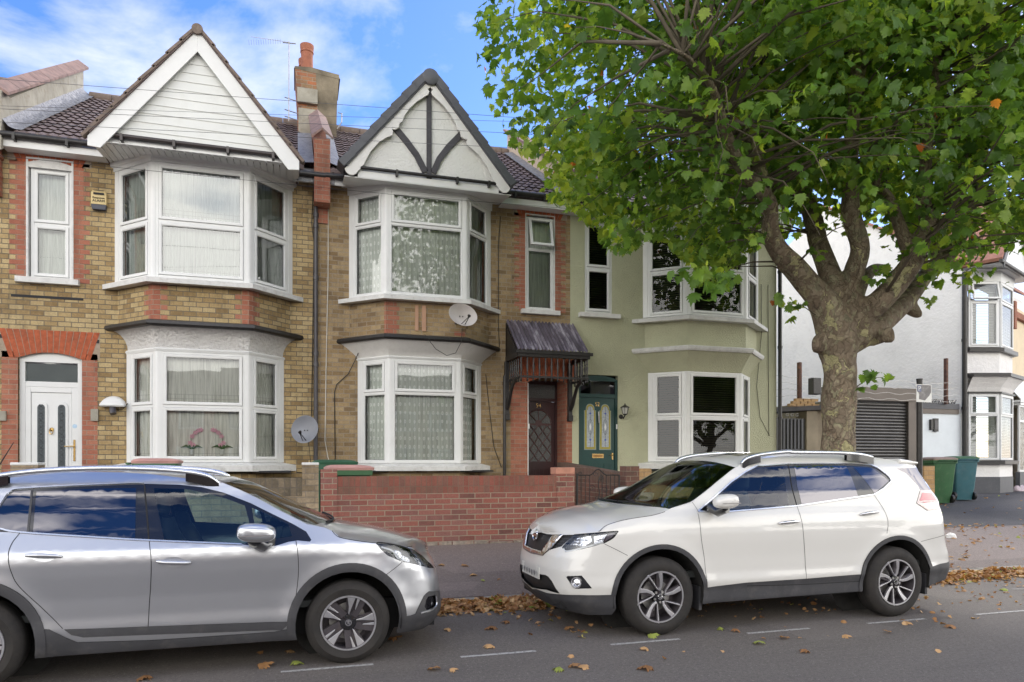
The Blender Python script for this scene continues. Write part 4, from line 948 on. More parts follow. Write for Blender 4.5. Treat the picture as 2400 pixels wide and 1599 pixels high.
def pz(x, y): return gz(x, y)+.006*noise.noise((x*.8, y*1.2, 0))
g = MB(); g.grid(lambda u, v: (-10+36*u, 7.73+2.2*v, pz(-10+36*u, 7.73+2.2*v)), 60, 8); tag(g.build('pavement', mPave, recalc=False, smooth=180), kind='structure')
g = MB(); g.grid(lambda u, v: (11.15+20*u, 9.93+10*v, gz(0, 9.93+10*v)+.004), 20, 10); tag(g.build('forecourt', mFore, recalc=False), kind='structure')
g = MB(); g.grid(lambda u, v: (-10+21.1*u, 10.0+3.6*v, .40+.22*min(1, v*3)), 20, 10); tag(g.build('front_garden', mEarth, recalc=False), kind='structure')
mLine = NT('worn road paint'); _g = mLine.geo(); _c = mLine.mix(mLine.ramp(mLine.noise(_g, 38, 5, .75), [(.50, 0), (.60, 1)]), (.42, .41, .40), (.14, .135, .13)); mLine.set('Base Color', _c); mLine.set('Roughness', .8)
prev = None
for i, (a, b) in enumerate([(-1.75, -1.05), (-.116, .578), (1.28, 1.93), (2.62, 3.30), (4.01, 4.70), (5.39, 6.12), (6.79, 7.49), (8.2, 8.9), (9.6, 10.3)]):
    g = MB(); g.poly((a, 5.60, .004), (b, 5.60, .004), (b, 5.645, .004), (a, 5.645, .004))
    o = g.build('road_marking', mLine.m, recalc=False, at=((a+b)/2, 5.62, 0))
    tag(o, 'short thin white parking bay dash painted on the dark road', 'road marking', 'white parking bay dashes along the cars')
g = MB(); g.poly((8.6, 6.6, .004), (11.5, 6.15, .004), (11.5, 6.18, .004), (8.6, 6.63, .004)); tag(g.build('road_marking', mLine.m, recalc=False, at=(9, 6.6, 0)), 'faint slanting white line at the right edge beyond the bay dashes', 'road marking')
# ---------------------------------------------------------------- garden walls
WY = 9.95
def brickwall(name, label, x0, x1, z1, mat, matv, piers=(), cop=.245, z0=.3, th=.215, capm=None, y=WY):
    h = empty(name, ((x0+x1)/2, y, z0), label, 'wall')
    b = MB(); b.box(x0, x1, y, y+th, z0, z1-cop); b.build('brickwork', mat, h)
    b = MB(); b.box(x0, x1, y-.002, y+th+.002, z1-cop+.0005, z1); b.build('soldier_coping', matv, h)
    for px0, px1, pz1, cm in piers:
        p = MB(); p.box(px0, px1, y-.012, y+th+.03, z0, pz1); o = p.build('pier', mat, h)
        if cm: q = MB(); q.box(px0-.005, px1+.005, y-.016, y+th+.035, pz1-.001, pz1+.035 if cm is not mSal else pz1+.10); q.build('cap', cm, o, bevel=.01)
    return h
mSal = M('salmon cap brick', (.5, .24, .17), .85, var=.2, vs=9)
w = brickwall('garden_wall', 'low red brick garden wall with soldier coping in front of number 54', .31, 4.01, 1.40, mWallRed, mWallRedV, [(.31, .53, 1.50, None), (3.74, 4.03, 1.42, mSal)])
st = MB()
rr = random.Random(3); x = .3
while x < 4.0:
    L = rr.uniform(.12, .4); st.extr([(x, WY-.02-rr.uniform(0, .02), .28), (x+L, WY-.02, .28), (x+L-.01, WY-.02, .45+rr.uniform(-.02, .02)), (x+.01, WY-.02, .45+rr.uniform(-.02, .02))], (0, .05, 0)); x += L
st.build('stone_footing', M('mortar rubble footing', (.33, .28, .23), .95, var=.5, vs=9, bump=.9, bs=18, bd=.03, grime=((.36, .16, .1), 5, .5)), w)
brickwall('garden_wall', 'old yellow brick garden wall stained black, behind the silver car', -3.03, .07, 1.385, mWallY, brick('old wall coping', [(.12, .1, .07), (.2, .16, .11), (.28, .22, .15)], (.2, .17, .14), bw=.25, rh=.078, vert=True, dirt=(.05, .045, .04), dk=.9), [(.07, .285, 1.56, mWhiteP), (-3.32, -3.03, 1.56, mWhiteP)])
brickwall('garden_wall', 'dark brick garden wall at the left edge of the picture', -9, -4.05, 1.50, mWallBr, mWallBr, [(-4.05, -3.8, 1.53, None)])
hb = empty('garden_wall', (5.05, 11.5, .4), 'dark brown brick wall sloping down from the houses to the black gate', 'wall')
b = MB(); b.hexa([(4.90, 10.17, .3), (5.12, 10.17, .3), (5.08, 13.46, .3), (5.30, 13.46, .3), (4.90, 10.17, 1.22), (5.12, 10.17, 1.22), (5.08, 13.46, 1.40), (5.30, 13.46, 1.40)]); b.build('brickwork', mWallBr, hb)
mWallBrV = brick('brown coping brick', [(.1, .07, .06), (.2, .11, .09), (.16, .1, .08)], (.3, .24, .2), bw=.25, rh=.0765, vert=True, dk=.4)
b = MB(); b.hexa([(4.895, 10.17, 1.221), (5.125, 10.17, 1.221), (5.075, 13.46, 1.401), (5.305, 13.46, 1.401), (4.895, 10.17, 1.42), (5.125, 10.17, 1.42), (5.075, 13.46, 1.60), (5.305, 13.46, 1.60)]); b.build('soldier_coping', mWallBrV, hb)
b = MB(); b.box(4.895, 5.114, 9.93, 10.17, .3, 1.54); b.build('pier', mWallBr, hb)
w = brickwall('garden_wall', 'buff brick garden wall of the sage green house, mostly behind the white car', 5.33, 10.79, 1.24, mBuff, mBuff, [(5.116, 5.33, 1.50, None), (10.79, 11.03, 1.535, None)])
# gate
gt = empty('garden_gate', (4.44, 9.98, .45), 'black wrought iron garden gate with scrollwork between the brick piers', 'gate')
b = MB(); b.box(4.075, 4.10, 9.965, 9.99, .45, 1.43); b.box(4.785, 4.805, 9.97, 9.99, .48, 1.40); b.tube([(4.09, 9.98, .55), (4.80, 9.98, .55)], .008, 6)
b.tube([(4.09, 9.98, 1.40)]+[(4.09+.70*t, 9.98, 1.40+.09*sin(max(0, min(1, (t-.3)/.4))*pi)**2) for t in [i/24 for i in range(1, 25)]], .009, 6)
b.build('frame', mBlack, gt)
for k in range(9):
    x = 4.155+k*.07
    if k in (3, 4): z1 = .95
    else: z1 = 1.40
    b = MB(); b.tube([(x, 9.98, .55), (x, 9.98, z1)], .006, 6); b.build('bar', mBlack, gt)
def scroll(c, r, turns, a0, sg, r0=.005):
    b = MB(); n = 26; b.tube([(c[0]+sg*r*(1-i/n*.85)*cos(a0+turns*2*pi*i/n), 9.975, c[1]+r*(1-i/n*.85)*sin(a0+turns*2*pi*i/n)) for i in range(n+1)], r0, 5); return b
for c, r, a0, sg in (((4.33, 1.20), .055, 0, 1), ((4.55, 1.17), .055, 0, -1), ((4.40, 1.42), .05, 1.5, 1), ((4.48, 1.36), .045, 1.5, -1), ((4.41, 1.04), .05, 3.5, 1), ((4.47, 1.04), .05, 3.5, -1), ((4.13, 1.42), .035, 0, 1)):
    scroll(c, r, 1.3, a0, sg).build('scroll', mBlack, gt)
b = MB(); b.tube([(4.40+.09*t+.03*sin(t*6), 9.975, .98+.42*t) for t in [i/12 for i in range(13)]], .007, 6); b.build('scroll', mBlack, gt)
# ---------------------------------------------------------------- wheelie bins
def bin_(loc, rz, body, lid, label, top=1.07, wheels=True):
    h = empty('wheelie_bin', loc, label, 'bin', 'wheelie bins'); x0, y0, z0 = loc; c, s = cos(rz), sin(rz)
    def T(x, y, z): y *= .86; return (x0+x*c-y*s, y0+x*s+y*c, z0+z)
    def loft(levels, mat, name, par=h, n=6, bev=0):
        m = MB(); rings = []
        for (z, hw, yf, yb, r) in levels:
            ring_ = []
            for cx_, cy_, a0 in ((hw-r, yb-r, 0), (-hw+r, yb-r, pi/2), (-hw+r, yf+r, pi), (hw-r, yf+r, 3*pi/2)):
                for k in range(5): a = a0+pi/2*k/4; ring_.append(T(cx_+r*cos(a), cy_+r*sin(a), z))
            rings.append(ring_)
        N = 20; vs = [p for q in rings for p in q]; fs = []
        for i in range(len(rings)-1):
            for k in range(N): fs.append((i*N+k, i*N+(k+1) % N, (i+1)*N+(k+1) % N, (i+1)*N+k))
        fs += [tuple(range(N))[::-1], tuple((len(rings)-1)*N+k for k in range(N))]
        m.add(vs, fs); return m.build(name, mat, par, smooth=50)
    H = top
    bo = loft([(.0, .20, -.22, .18, .04), (.12, .215, -.24, .20, .05), (.30, .235, -.275, .25, .05), (H-.13, .27, -.345, .33, .05), (H-.12, .30, -.375, .35, .05), (H-.05, .30, -.38, .355, .05)], body, 'body')
    rb = MB()
    for xx in (-.11, .11):
        rb.hexa([T(xx-.012, -.245, .1), T(xx+.012, -.245, .1), T(xx-.012, -.22, .1), T(xx+.012, -.22, .1), T(xx-.012, -.362, H-.14), T(xx+.012, -.362, H-.14), T(xx-.012, -.33, H-.14), T(xx+.012, -.33, H-.14)])
    rb.build('rib', body, bo)
    loft([(H-.048, .30, -.40, .36, .05), (H-.01, .31, -.41, .36, .05), (H+.015, .27, -.34, .32, .06), (H+.03, .2, -.2, .25, .08)], lid, 'lid')
    hd = MB(); hd.tube([T(-.22, .36, H-.09), T(-.22, .44, H-.05), T(.22, .44, H-.05), T(.22, .36, H-.09)], .014, 8); hd.build('handle', body, h, smooth=50)
    for sx in (-1, 1):
        wl = MB(); wl.lathe(T(sx*.235, .17, .10), (c*sx, s*sx, 0), [(-.02, .03), (-.02, .10), (.0, .105), (.03, .10), (.03, .07), (.02, .06), (.02, .03), (.04, .03), (.04, .001)], 18); wl.build('wheel', mBlack, h, smooth=35)
    return h
mBinG = M('green bin plastic', (.04, .125, .05), .5, var=.2, vs=3, grime=((.2, .22, .15), 8, .3)); mBinD = M('dark green bin plastic', (.03, .11, .06), .5, var=.2)
mBinB = M('blue green bin plastic', (.05, .155, .185), .5, var=.2, vs=3, grime=((.2, .22, .2), 8, .25)); mPinkL = M('faded pink lid', (.55, .30, .27), .6, var=.2, vs=5)
mTanL = M('faded brown lid', (.30, .22, .18), .6, var=.2)
bin_((14.75, 13.2, .63), radians(165), mBinG, mTanL, 'green wheelie bin with a faded brown lid beside the sign post')
bin_((16.1, 13.75, .66), radians(160), mBinB, mBinG, 'blue green wheelie bin with a green lid beside the white house bay')
bin_((.72, 10.75, .46), radians(96), mBinG, mPinkL, 'green wheelie bin with a pink lid behind the red brick wall')
bin_((.55, 11.45, .54), radians(94), mBinD, mBinD, 'dark green wheelie bin behind the pink lidded one in the corner')
bin_((-2.07, 12.0, .56), radians(92), mBinG, mPinkL, 'green wheelie bin with a pink lid under the bay window above the silver car')
# ---------------------------------------------------------------- sign post
h = empty('sign_post', (10.08, 9.35, .33), 'black metal post carrying a smudged grey parking sign behind the white car', 'sign post')
b = MB(); b.tube([(10.06, 9.36, .3), (10.06, 9.36, 3.0)], .048, 14); b.tube([(10.06, 9.36, 2.985), (10.06, 9.36, 3.01)], .052, 14); b.build('post', mBlack, h, smooth=50)
mSignG = M('smudged grey sign face', (.20, .19, .20), .5, var=.3, vs=6, grime=((.5, .5, .5), 9, .5))
b = MB(); b.box(9.93, 10.255, 9.30, 9.305, 2.61, 2.91); b.build('sign_plate', mWhite, h)
b = MB(); b.extr([(9.985, 9.2975, 2.66), (10.11, 9.2975, 2.64), (10.2, 9.2975, 2.72), (10.24, 9.2975, 2.78), (10.24, 9.2975, 2.90), (9.96, 9.2975, 2.90), (9.95, 9.2975, 2.80), (9.99, 9.2975, 2.74)], (0, .002, 0)); b.build('sign_face', mSignG, h)
b = MB(); b.box(9.945, 10.03, 9.294, 9.296, 2.785, 2.895); b.build('parking_symbol', M('parking blue', (.16, .18, .30), .5), h)
num('P', (9.957, 9.293, 2.80), .115, h, mWhite, name='letter')
# ---------------------------------------------------------------- things hung on the houses
def dish(loc, aim, r, label, mat):
    h = empty('satellite_dish', loc, label, 'satellite dish'); aim = Vector(aim).normalized(); L = Vector(loc)
    u = aim.orthogonal(); u = Vector((aim.y, -aim.x, 0)).normalized(); w = aim.cross(u)
    b = MB(); n = 28; rings = []
    for k in range(7):
        t = k/6; rings.append([tuple(L+aim*(.09*t*t)+(u*cos(a)*r[0]*t+w*sin(a)*r[1]*t)) for a in [2*pi*i/n for i in range(n)]])
    rings.append([tuple(L+aim*.09+(u*cos(a)*r[0]*1.02+w*sin(a)*r[1]*1.02)) for a in [2*pi*i/n for i in range(n)]])
    for k in range(7, 0, -1):
        t = (k-1)/6; rings.append([tuple(L+aim*(.09*t*t-.012)+(u*cos(a)*r[0]*t+w*sin(a)*r[1]*t)) for a in [2*pi*i/n for i in range(n)]])
    for i in range(len(rings)-1): b.add(rings[i]+rings[i+1], [(k, (k+1) % n, n+(k+1) % n, n+k) for k in range(n)])
    b.build('reflector', mat, h, smooth=50, recalc=False)
    b = MB()
    tip = L+aim*.36-Vector((0, 0, .13))
    for sx in (-.5, .5): b.tube([L+u*sx*r[0]*.3-Vector((0, 0, r[1]*.85))+aim*.05, tip], .008, 6)
    b.tube([tip-aim*.02, tip+Vector((0, 0, .03))-aim*.05], [.03, .022], 10); b.build('feed_arm', mBlack, h)
    b = MB(); b.tube([L-aim*.01, L-aim*.12-Vector((0, 0, .06)), (L.x-aim.x*.12, FY-.0 if L.y > 12.85 else L.y+.35, L.z-.06)], .018, 8); b.build('bracket', mGreyPipe, h)
    d = MB()
    for sx in (-.18, .18): d.lathe(L+u*sx*r[0]*.6+aim*.008, aim, [(0, .012), (.006, .012), (.006, 0)], 8)
    d.build('bolt', mBlack, h)
mDishG = M('dark grey dish', (.22, .23, .26), .5, var=.15); mDishW = M('pale grey dish', (.56, .52, .50), .5, var=.1)
dish((.16, 12.98, 2.16), (-.35, -1, .25), (.235, .25), 'dark grey satellite dish beside the drainpipe of the left house', mDishG)
dish((2.88, 12.62, 4.27), (.25, -1, .25), (.285, .215), 'pale oval satellite dish on the brick bay of number 54', mDishW)
h = empty('alarm_box', (-3.2, 13.5, 5.87), 'faded yellow and black burglar alarm box on the brick beside the upper bay', 'alarm box')
b = MB(); b.extr([(-3.315, 13.42, 6.17), (-3.09, 13.42, 6.17), (-3.085, 13.42, 5.96), (-3.32, 13.42, 5.96)], (0, .08, 0)); b.box(-3.30, -3.11, 13.43, 13.5, 6.171, 6.20); b.build('cover', M('faded yellow plastic', (.66, .52, .25), .5, var=.15), h, bevel=.008)
b = MB(); b.extr([(-3.32, 13.415, 5.96), (-3.085, 13.415, 5.96), (-3.10, 13.415, 5.87), (-3.30, 13.415, 5.87)], (0, .08, 0)); b.build('base', M('dark blue plastic', (.03, .035, .06), .4), h, bevel=.008)
b = MB(); b.box(-3.285, -3.125, 13.412, 13.419, 6.19, 6.196); b.box(-3.28, -3.12, 13.41, 13.42, 6.12, 6.155); b.build('vent_slot', mDark, h)
num('ALARM', (-3.295, 13.417, 6.00), .058, h, mDark, name='lettering'); num('Response', (-3.295, 13.417, 6.055), .047, h, mDark, name='lettering')
h = empty('bulkhead_lamp', (-3.17, 13.5, 2.5), 'white half round outdoor lamp with a grey sensor beside the lower left bay', 'lamp')
b = MB(); b.grid(lambda u, v: (-2.99+.19*cos(pi*u)*1.0*cos(v*pi/2*.0)+0, 13.5-.16*sin(v*pi/2), 2.56+.17*sin(pi*u)*cos(v*pi/2)), 20, 8)
b.build('hood', mWhite, h, smooth=180)
b = MB(); b.box(-3.17, -2.81, 13.36, 13.5, 2.545, 2.56); b.build('rim', mWhite, h)
b = MB(); b.tube([(-3.0, 13.45, 2.55), (-2.98, 13.38, 2.47), (-2.97, 13.36, 2.42)], [.05, .055, .05], 12); b.build('sensor', mGreyPipe, h, smooth=50)
h = empty('wall_lantern', (6.53, 13.5, 2.5), 'small black glazed lantern on the sage green wall beside the door', 'lamp')
b = MB(); b.lathe((6.52, 13.49, 2.56), (0, -1, 0), [(0, .05), (.02, .045), (.03, .02)], 12, True); b.tube([(6.52, 13.47, 2.56), (6.53, 13.40, 2.52), (6.55, 13.36, 2.58)], .014, 8); b.lathe((6.55, 13.36, 2.58), (0, 0, 1), [(0, .02), (.02, .05), (.03, .05)], 8, True)
b.lathe((6.55, 13.36, 2.74), (0, 0, 1), [(0, .10), (.01, .10), (.05, .03), (.07, .012), (.09, .012)], 8, True)
for k in range(6): a = k*pi/3; b.tube([(6.55+.048*cos(a), 13.36+.048*sin(a), 2.6), (6.55+.085*cos(a), 13.36+.085*sin(a), 2.745)], .005, 4)
b.build('frame', mBlack, h)
b = MB(); b.lathe((6.55, 13.36, 2.605), (0, 0, 1), [(0, .043), (.135, .078)], 6, True); b.build('glass', M('lantern glass', (.6, .6, .55), .2), h)
# cables down the fronts
def cable(parent, pts, r, mat, name='cable'): b = MB(); b.tube(pts, r, 5); return b.build(name, mat, parent, smooth=180)
mCabW = M('white cable', (.7, .68, .62), .6); mCabB = M('black cable', (.02, .02, .02), .5)
cable(hB, [(.56, FY-.012, 6.5), (.555, FY-.012, 5), (.52, FY-.012, 3.4), (.50, FY-.012, 2.0), (.55, FY-.02, 1.7), (.66, FY-.03, 1.35)], .008, mCabW)
cable(hB, [(.69, FY-.01, 1.3), (.67, FY-.012, 2.9), (.71, FY-.012, 3.05), (.92, FY-.03, 3.25), (1.04, FY-.06, 3.5), (1.13, FY-.12, 3.72)], .008, mCabB)
cable(hB, [(3.88, FY-.012, 6.5), (3.84, FY-.012, 5.9), (3.84, FY-.012, 4.4), (3.86, FY-.012, 3.9)], .007, mCabB)
cable(hB, [(3.58, FY-.012, 3.35), (3.66, FY-.012, 2.6), (3.75, FY-.012, 1.9), (3.9, FY-.02, 1.5)], .007, mCabB)
cable(hB, [(2.9, 12.60, 4.05), (2.88, 12.60, 3.8), (2.78, 12.62, 3.6), (2.62, 12.65, 3.55), (2.42, 12.66, 3.66), (2.22, 12.68, 3.92)], .006, mCabB)
cable(hA, [(.20, 13.1, 2.0), (.24, 13.3, 1.6), (.20, FY-.01, 1.4), (.0, FY-.01, 1.42)], .006, mCabB); cable(hA, [(-2.98, FY-.02, 2.5), (-2.86, FY-.02, 2.5), (-2.76, FY-.03, 2.62)], .006, mCabB)
cable(hA, [(.29, FY-.012, 6.6), (.26, FY-.03, 6.0), (.3, FY-.012, 5.7), (.28, FY-.012, 4), (.26, FY-.012, 2.4)], .007, mCabB)
cable(hC, [(9.98, FY-.012, 5.6), (9.99, FY-.012, 4.5), (9.86, FY-.012, 3.3), (9.95, FY-.012, 2.6), (10.2, FY-.012, 2.2)], .005, mCabB); cable(hC, [(10.16, FY-.012, 5.6), (10.18, FY-.012, 2.2)], .005, mCabB)
# TV aerials on the chimney
h = empty('tv_aerial', (-.1, 16.4, 9.3), 'thin TV aerial mast strapped to the left side of the chimney', 'aerial')
b = MB(); b.tube([(-.17, 16.45, 9.2), (-.165, 16.45, 10.98)], .011, 6); b.build('mast', mSteel, h)
b = MB(); b.tube([(-.15, 16.45, 10.96), (-.95, 16.2, 10.80)], .005, 5)
for k in range(14): x = -.35-.05*k; z = 10.92-.0106*k*1.0-.0; b.tube([(x, 16.30, z), (x, 16.5, z)], .003, 4)
b.tube([(-.30, 16.45, 10.93), (-.02, 16.45, 10.95)], .012, 5); b.build('antenna', mSteel, h)
b = MB()
for z in (9.72, 9.45, 9.30): b.tube([(-.26, 16.45, z), (.02, 16.5, z-.03)], .012, 5)
b.build('bracket', mSteel, h)
h = empty('tv_aerial', (.95, 16.5, 9.3), 'small bent aerial bracket on the right side of the chimney', 'aerial')
b = MB(); b.tube([(.88, 16.5, 9.2), (.98, 16.5, 9.36), (.985, 16.5, 9.56), (.90, 16.5, 9.57)], .014, 6); b.build('mast', mSteel, h)
# overhead wires
mWire = M('grey wire', (.10, .10, .11), .6)
for i, (p, q, sag, r, w_) in enumerate([((-1.74, 9, 5.90), (14, 9.4, 7.25), .05, .010, 'highest'), ((-1.85, 9, 5.67), (14, 9, 7.5), .12, .008, 'second'), ((-1.97, 9, 5.58), (15, 9, 7.15), .05, .010, 'third'), ((-2.15, 9, 5.415), (14, 9.3, 6.9), .06, .010, 'fourth')]):
    P0, Q0 = Vector(p), Vector(q); d = (Q0-P0); A = P0-d*.35
    b = MB(); n = 24; b.tube([A+(Q0-A)*(k/n)-Vector((0, 0, sag*4*(k/n)*(1-k/n)*.4)) for k in range(n+1)], r*.28, 5)
    tag(b.build('overhead_wire', mWire, at=A, smooth=180), 'thin dark overhead wire crossing the gables, %s of the four from the top' % w_, 'overhead wire', 'overhead wires in front of the gables')
b = MB(); b.tube([(-2.4-2.5, 11, 5.68), (-2.37, 11, 5.71), (1.55, 11, 5.76), (6, 11, 5.9)], .003, 5); tag(b.build('overhead_wire', mCabB, at=(-2.4, 11, 5.7)), 'faint overhead wire crossing the tops of the upper bay windows', 'overhead wire', 'overhead wires in front of the gables')
# ---------------------------------------------------------------- garage and yard between the houses
mShut = M('brown steel shutter', (.13, .125, .12), .35, metal=.6, var=.2, vs=2)
mShutD = M('bronze shutter housing', (.14, .12, .105), .5, metal=.4, var=.15, vs=2)
h = empty('garage', (15.8, 16, .68), 'flat roofed garage with a brown roller shutter and white side wall behind the tree', 'garage')
b = MB(); b.box(14.25, 17.09, 15.98, 16.35, 3.35, 3.72); b.box(16.80, 17.09, 16.0, 16.3, .6, 3.35); b.box(14.0, 14.25, 16.0, 16.3, .6, 3.7); b.build('shutter_housing', mShutD, h)
b = MB(); z = .6
while z < 3.34:
    n = 5; b.grid(lambda u, v, z=z: (14.25+2.55*u, 16.10-.030*sin(pi*v), z+.082*v), 1, 5); b.poly((14.25, 16.10, z+.082), (16.8, 16.10, z+.082), (16.8, 16.115, z+.09), (14.25, 16.115, z+.09)); z += .09
b.build('roller_shutter', mShut, h, smooth=60, recalc=False)
b = MB(); b.box(17.09, 18.78, 16.02, 16.3, .5, 3.02); b.build('side_wall', M('white side wall', (.74, .79, .82), .6, var=.06), h)
b = MB(); b.box(17.09, 18.66, 15.99, 16.3, 3.02, 3.16); b.build('grey_band', mShutD, h)
b = MB(); b.box(17.09, 18.66, 15.97, 16.3, 3.161, 3.32); b.build('capping', mDarkGrey, h)
b = MB(); rr = random.Random(9)
for k in range(60):
    x = 17.3+1.3*k/60; b.tube([(x, 16.05, 3.32), (x+rr.uniform(-.05, .05), 16.0+rr.uniform(-.03, .1), 3.44)], .006, 3)
b.build('bird_spikes', mBlack, h)
b = MB(); b.box(17.57, 17.66, 15.95, 16.02, 2.55, 2.85); b.box(17.70, 17.86, 15.96, 16.02, 2.5, 2.88); b.build('intercom', mBlack, h)
b = MB(); b.box(17.72, 17.84, 15.955, 15.96, 2.56, 2.82); b.build('intercom_screen', mGreyPipe, h)
b = MB(); b.box(14.0, 18.7, 16.3, 21, .3, 3.3); b.build('garage_block', mRender, h)
h = empty('yard_gate', (12, 15, .68), 'black panelled steel yard gate under a felt roof edge beside the downpipe', 'gate')
b = MB(); b.box(11.2, 12.44, 15.05, 15.08, .6, 2.72); b.build('gate_panel', mBlack, h)
b = MB()
for k in range(7): b.box(11.66+.11*k, 11.70+.11*k, 15.02, 15.05, 1.95, 2.70)
ring(b, Fr((11.2, 15.03), (12.2, 15.03)), .62, 1.0, 1.2, 1.93, .03, 0, .02)
for k in range(4):
    b.tube([(11.85+.3*t, 15.01, 1.25+.16*k+.16*t) for t in (0, 1)], .008, 4); b.tube([(12.15-.3*t, 15.01, 1.25+.16*k+.16*t) for t in (0, 1)], .008, 4)
b.build('gate_bar', mDarkGrey, h)
b = MB()
for k in range(3): b.tube([(11.9+.15*k+.07*(1-i/16)*cos(1+i*.45), 15.03, 2.80+.05*(1-i/16)*sin(1+i*.45)) for i in range(16)], .008, 5)
b.build('scroll', mSteel, h)
b = MB(); b.box(12.46, 12.80, 15.0, 15.4, .4, 2.92); b.box(12.80, 14.0, 15.2, 15.5, .4, 2.95); b.build('gate_pier', M('brown render pier', (.30, .25, .18), .9, var=.3, vs=2), h)
b = MB(); b.extr([(11.0, 14.9, 2.84), (13.3, 14.9, 2.98), (13.3, 14.9, 3.10), (12.6, 14.9, 3.05), (11.0, 14.9, 2.94)], (0, 1.4, 0)); b.build('felt_roof', M('roofing felt', (.06, .055, .055), .8, var=.3, vs=4, bump=.5, bs=6), h)
h = empty('brick_stack', (12.25, 15.1, 3.03), 'small stack of buff bricks lying on the felt roof over the yard gate', 'bricks')
for r_, n_ in ((0, 4), (1, 3), (2, 3)):
    b = MB()
    for k in range(n_): b.box(11.98+.1*r_+k*.235, 12.20+.1*r_+k*.235-.01, 15.05, 15.15, 3.03+.07*r_, 3.095+.07*r_)
    b.build('brick_course', mBuff, h)
for (x, y, z0, z1, l) in ((12.75, 15.6, 2.6, 4.25, 'rusty steel fence post left of the tree trunk'), (18.1, 15.9, 3.3, 4.63, 'rusty steel fence post against the white gable')):
    b = MB(); b.box(x-.055, x+.055, y, y+.06, z0, z1); b.box(x-.055, x+.0, y-.04, y, z0, z1); tag(b.build('fence_post', M('rusty steel', (.14, .07, .05), .8, var=.5, vs=12, grime=((.4, .15, .05), 8, .5)), at=(x, y, z0)), l, 'post', 'rusty fence posts')
for k in range(4):
    b = MB(); n = 30; b.tube([(11.5+6.6*i/n, 15.62+.02*sin(i*3), 3.35+.17*k+.03*sin(i*1.7+k)) for i in range(n+1)], .006, 4)
    tag(b.build('barbed_wire', mSteel, at=(11.5, 15.6, 3.3)), 'thin slack wire strung between the rusty posts, %s from the bottom' % ['lowest', 'second', 'third', 'highest'][k], 'wire', 'slack wires between the rusty posts')
b = MB(); b.box(12.66, 12.92, 15.0, 15.2, 3.35, 3.78); tag(b.build('flood_light', mBlack, at=(12.77, 15, 3.4), bevel=.02), 'black box lamp half hidden behind the left of the trunk', 'lamp')
# ---------------------------------------------------------------- white corner house
e = Vector((.9135, .4067)); rdir = Vector((.9563, -.2924)); C0 = Vector((18.78, 15.98)); A0 = C0+e*.42; B0 = A0+rdir*.97; B1 = B0+e*1.35
back = Vector((cos(radians(90-25)), sin(radians(90-25)))); A1 = B1+back*.97
h = empty('corner_house', (19.5, 16.2, .68), 'white rendered corner house with a blind filled bay window and black bands', 'house')
WF = Fr(C0, C0+e)
b = MB(); gd = Vector((-.4067, .9135)); G1 = C0+gd*8
b.poly((C0.x, C0.y, 0), (C0.x, C0.y, 7.3), ((C0+gd*4).x, (C0+gd*4).y, 10.3), (G1.x, G1.y, 7.3), (G1.x, G1.y, 0))
L_ = (A1-C0).dot(e)
wallrects(b, WF, 0, L_+3.2, 0, 7.3, [(.42, L_-.02, 1.6, 3.72), (.42, L_-.02, 4.95, 7.1)], .2)
path = [tuple(A0), tuple(B0), tuple(B1), tuple(A1)]
def bb(z0, z1, mbx=b, off=0):
    P = [tuple(v) for v in (offpath(path, off) if off else [Vector(p) for p in path])]
    for i in range(3):
        F = Fr(P[i], P[i+1]); mbx.poly(F.p(0, 0, z0), F.p(F.L, 0, z0), F.p(F.L, 0, z1), F.p(0, 0, z1))
bb(1.15, 1.6); bb(4.05, 4.95)
rows = [offpath(path, d) for d in (0, .06, .16, .28)]; zz = [3.72, 3.85, 4.0, 4.15]
for k in range(3):
    for i in range(3): b.poly((*rows[k][i], zz[k]), (*rows[k][i+1], zz[k]), (*rows[k+1][i+1], zz[k+1]), (*rows[k+1][i], zz[k+1]))
b.build('wall', mWhiteW, h)
b = MB(); bb(.2, 1.17, b, .02); b.build('plinth', mDarkGrey, h)
b = MB(); sweep(b, path, [(0, 1.55), (.16, 1.55), (.16, 1.66), (0, 1.68)]); sweep(b, path, [(0, 3.66), (.07, 3.66), (.07, 3.71), (0, 3.72)]); sweep(b, path, [(0, 4.14), (.32, 4.14), (.32, 4.24), (0, 4.27)]); sweep(b, path, [(0, 4.90), (.14, 4.90), (.14, 5.02), (0, 5.05)]); b.build_apart('black_band', mBlack, h)
b = MB(); sweep(b, path, [(0, 7.0), (.04, 7.0), (.06, 7.3), (.2, 7.34), (0, 7.36)]); b.build('header', mWhite, h)
for i in range(3):
    F = Fr(path[i], path[i+1])
    window(h, F, .04, F.L-.03, 1.68, 3.66, 3.02, cur='blind', cm=mBlindW, name='bay_window', sash=(0, 1))
    window(h, F, .04, F.L-.03, 5.05, 7.0, 6.42, cur='blind', cm=mBlindW, name='bay_window', sash=(1, 1), opened=(1 if i == 0 else None))
b = MB(); bx = [C0+gd*.6+e*.3, C0+gd*.6+e*(L_+.2)]; b.poly((*bx[0], .7), (*bx[1], .7), (*bx[1], 7), (*bx[0], 7)); b.build('interior', mRoomW, h)
p = C0-WF.n*-.06
b = MB(); b.tube([(p.x, p.y, 7.2), (p.x, p.y, .7)], .07, 10)
for z in (5.2, 3.2): b.tube([(p.x, p.y, z-.04), (p.x, p.y, z+.04)], .085, 10)
b.build('downpipe', mBlack, h, smooth=50)
cb = (B0+B1)/2; hw = 1.62; nn = WF.n; fp = cb+nn*.35
def Q(s, d, z): v = fp+e*s-nn*d; return (v.x, v.y, z)
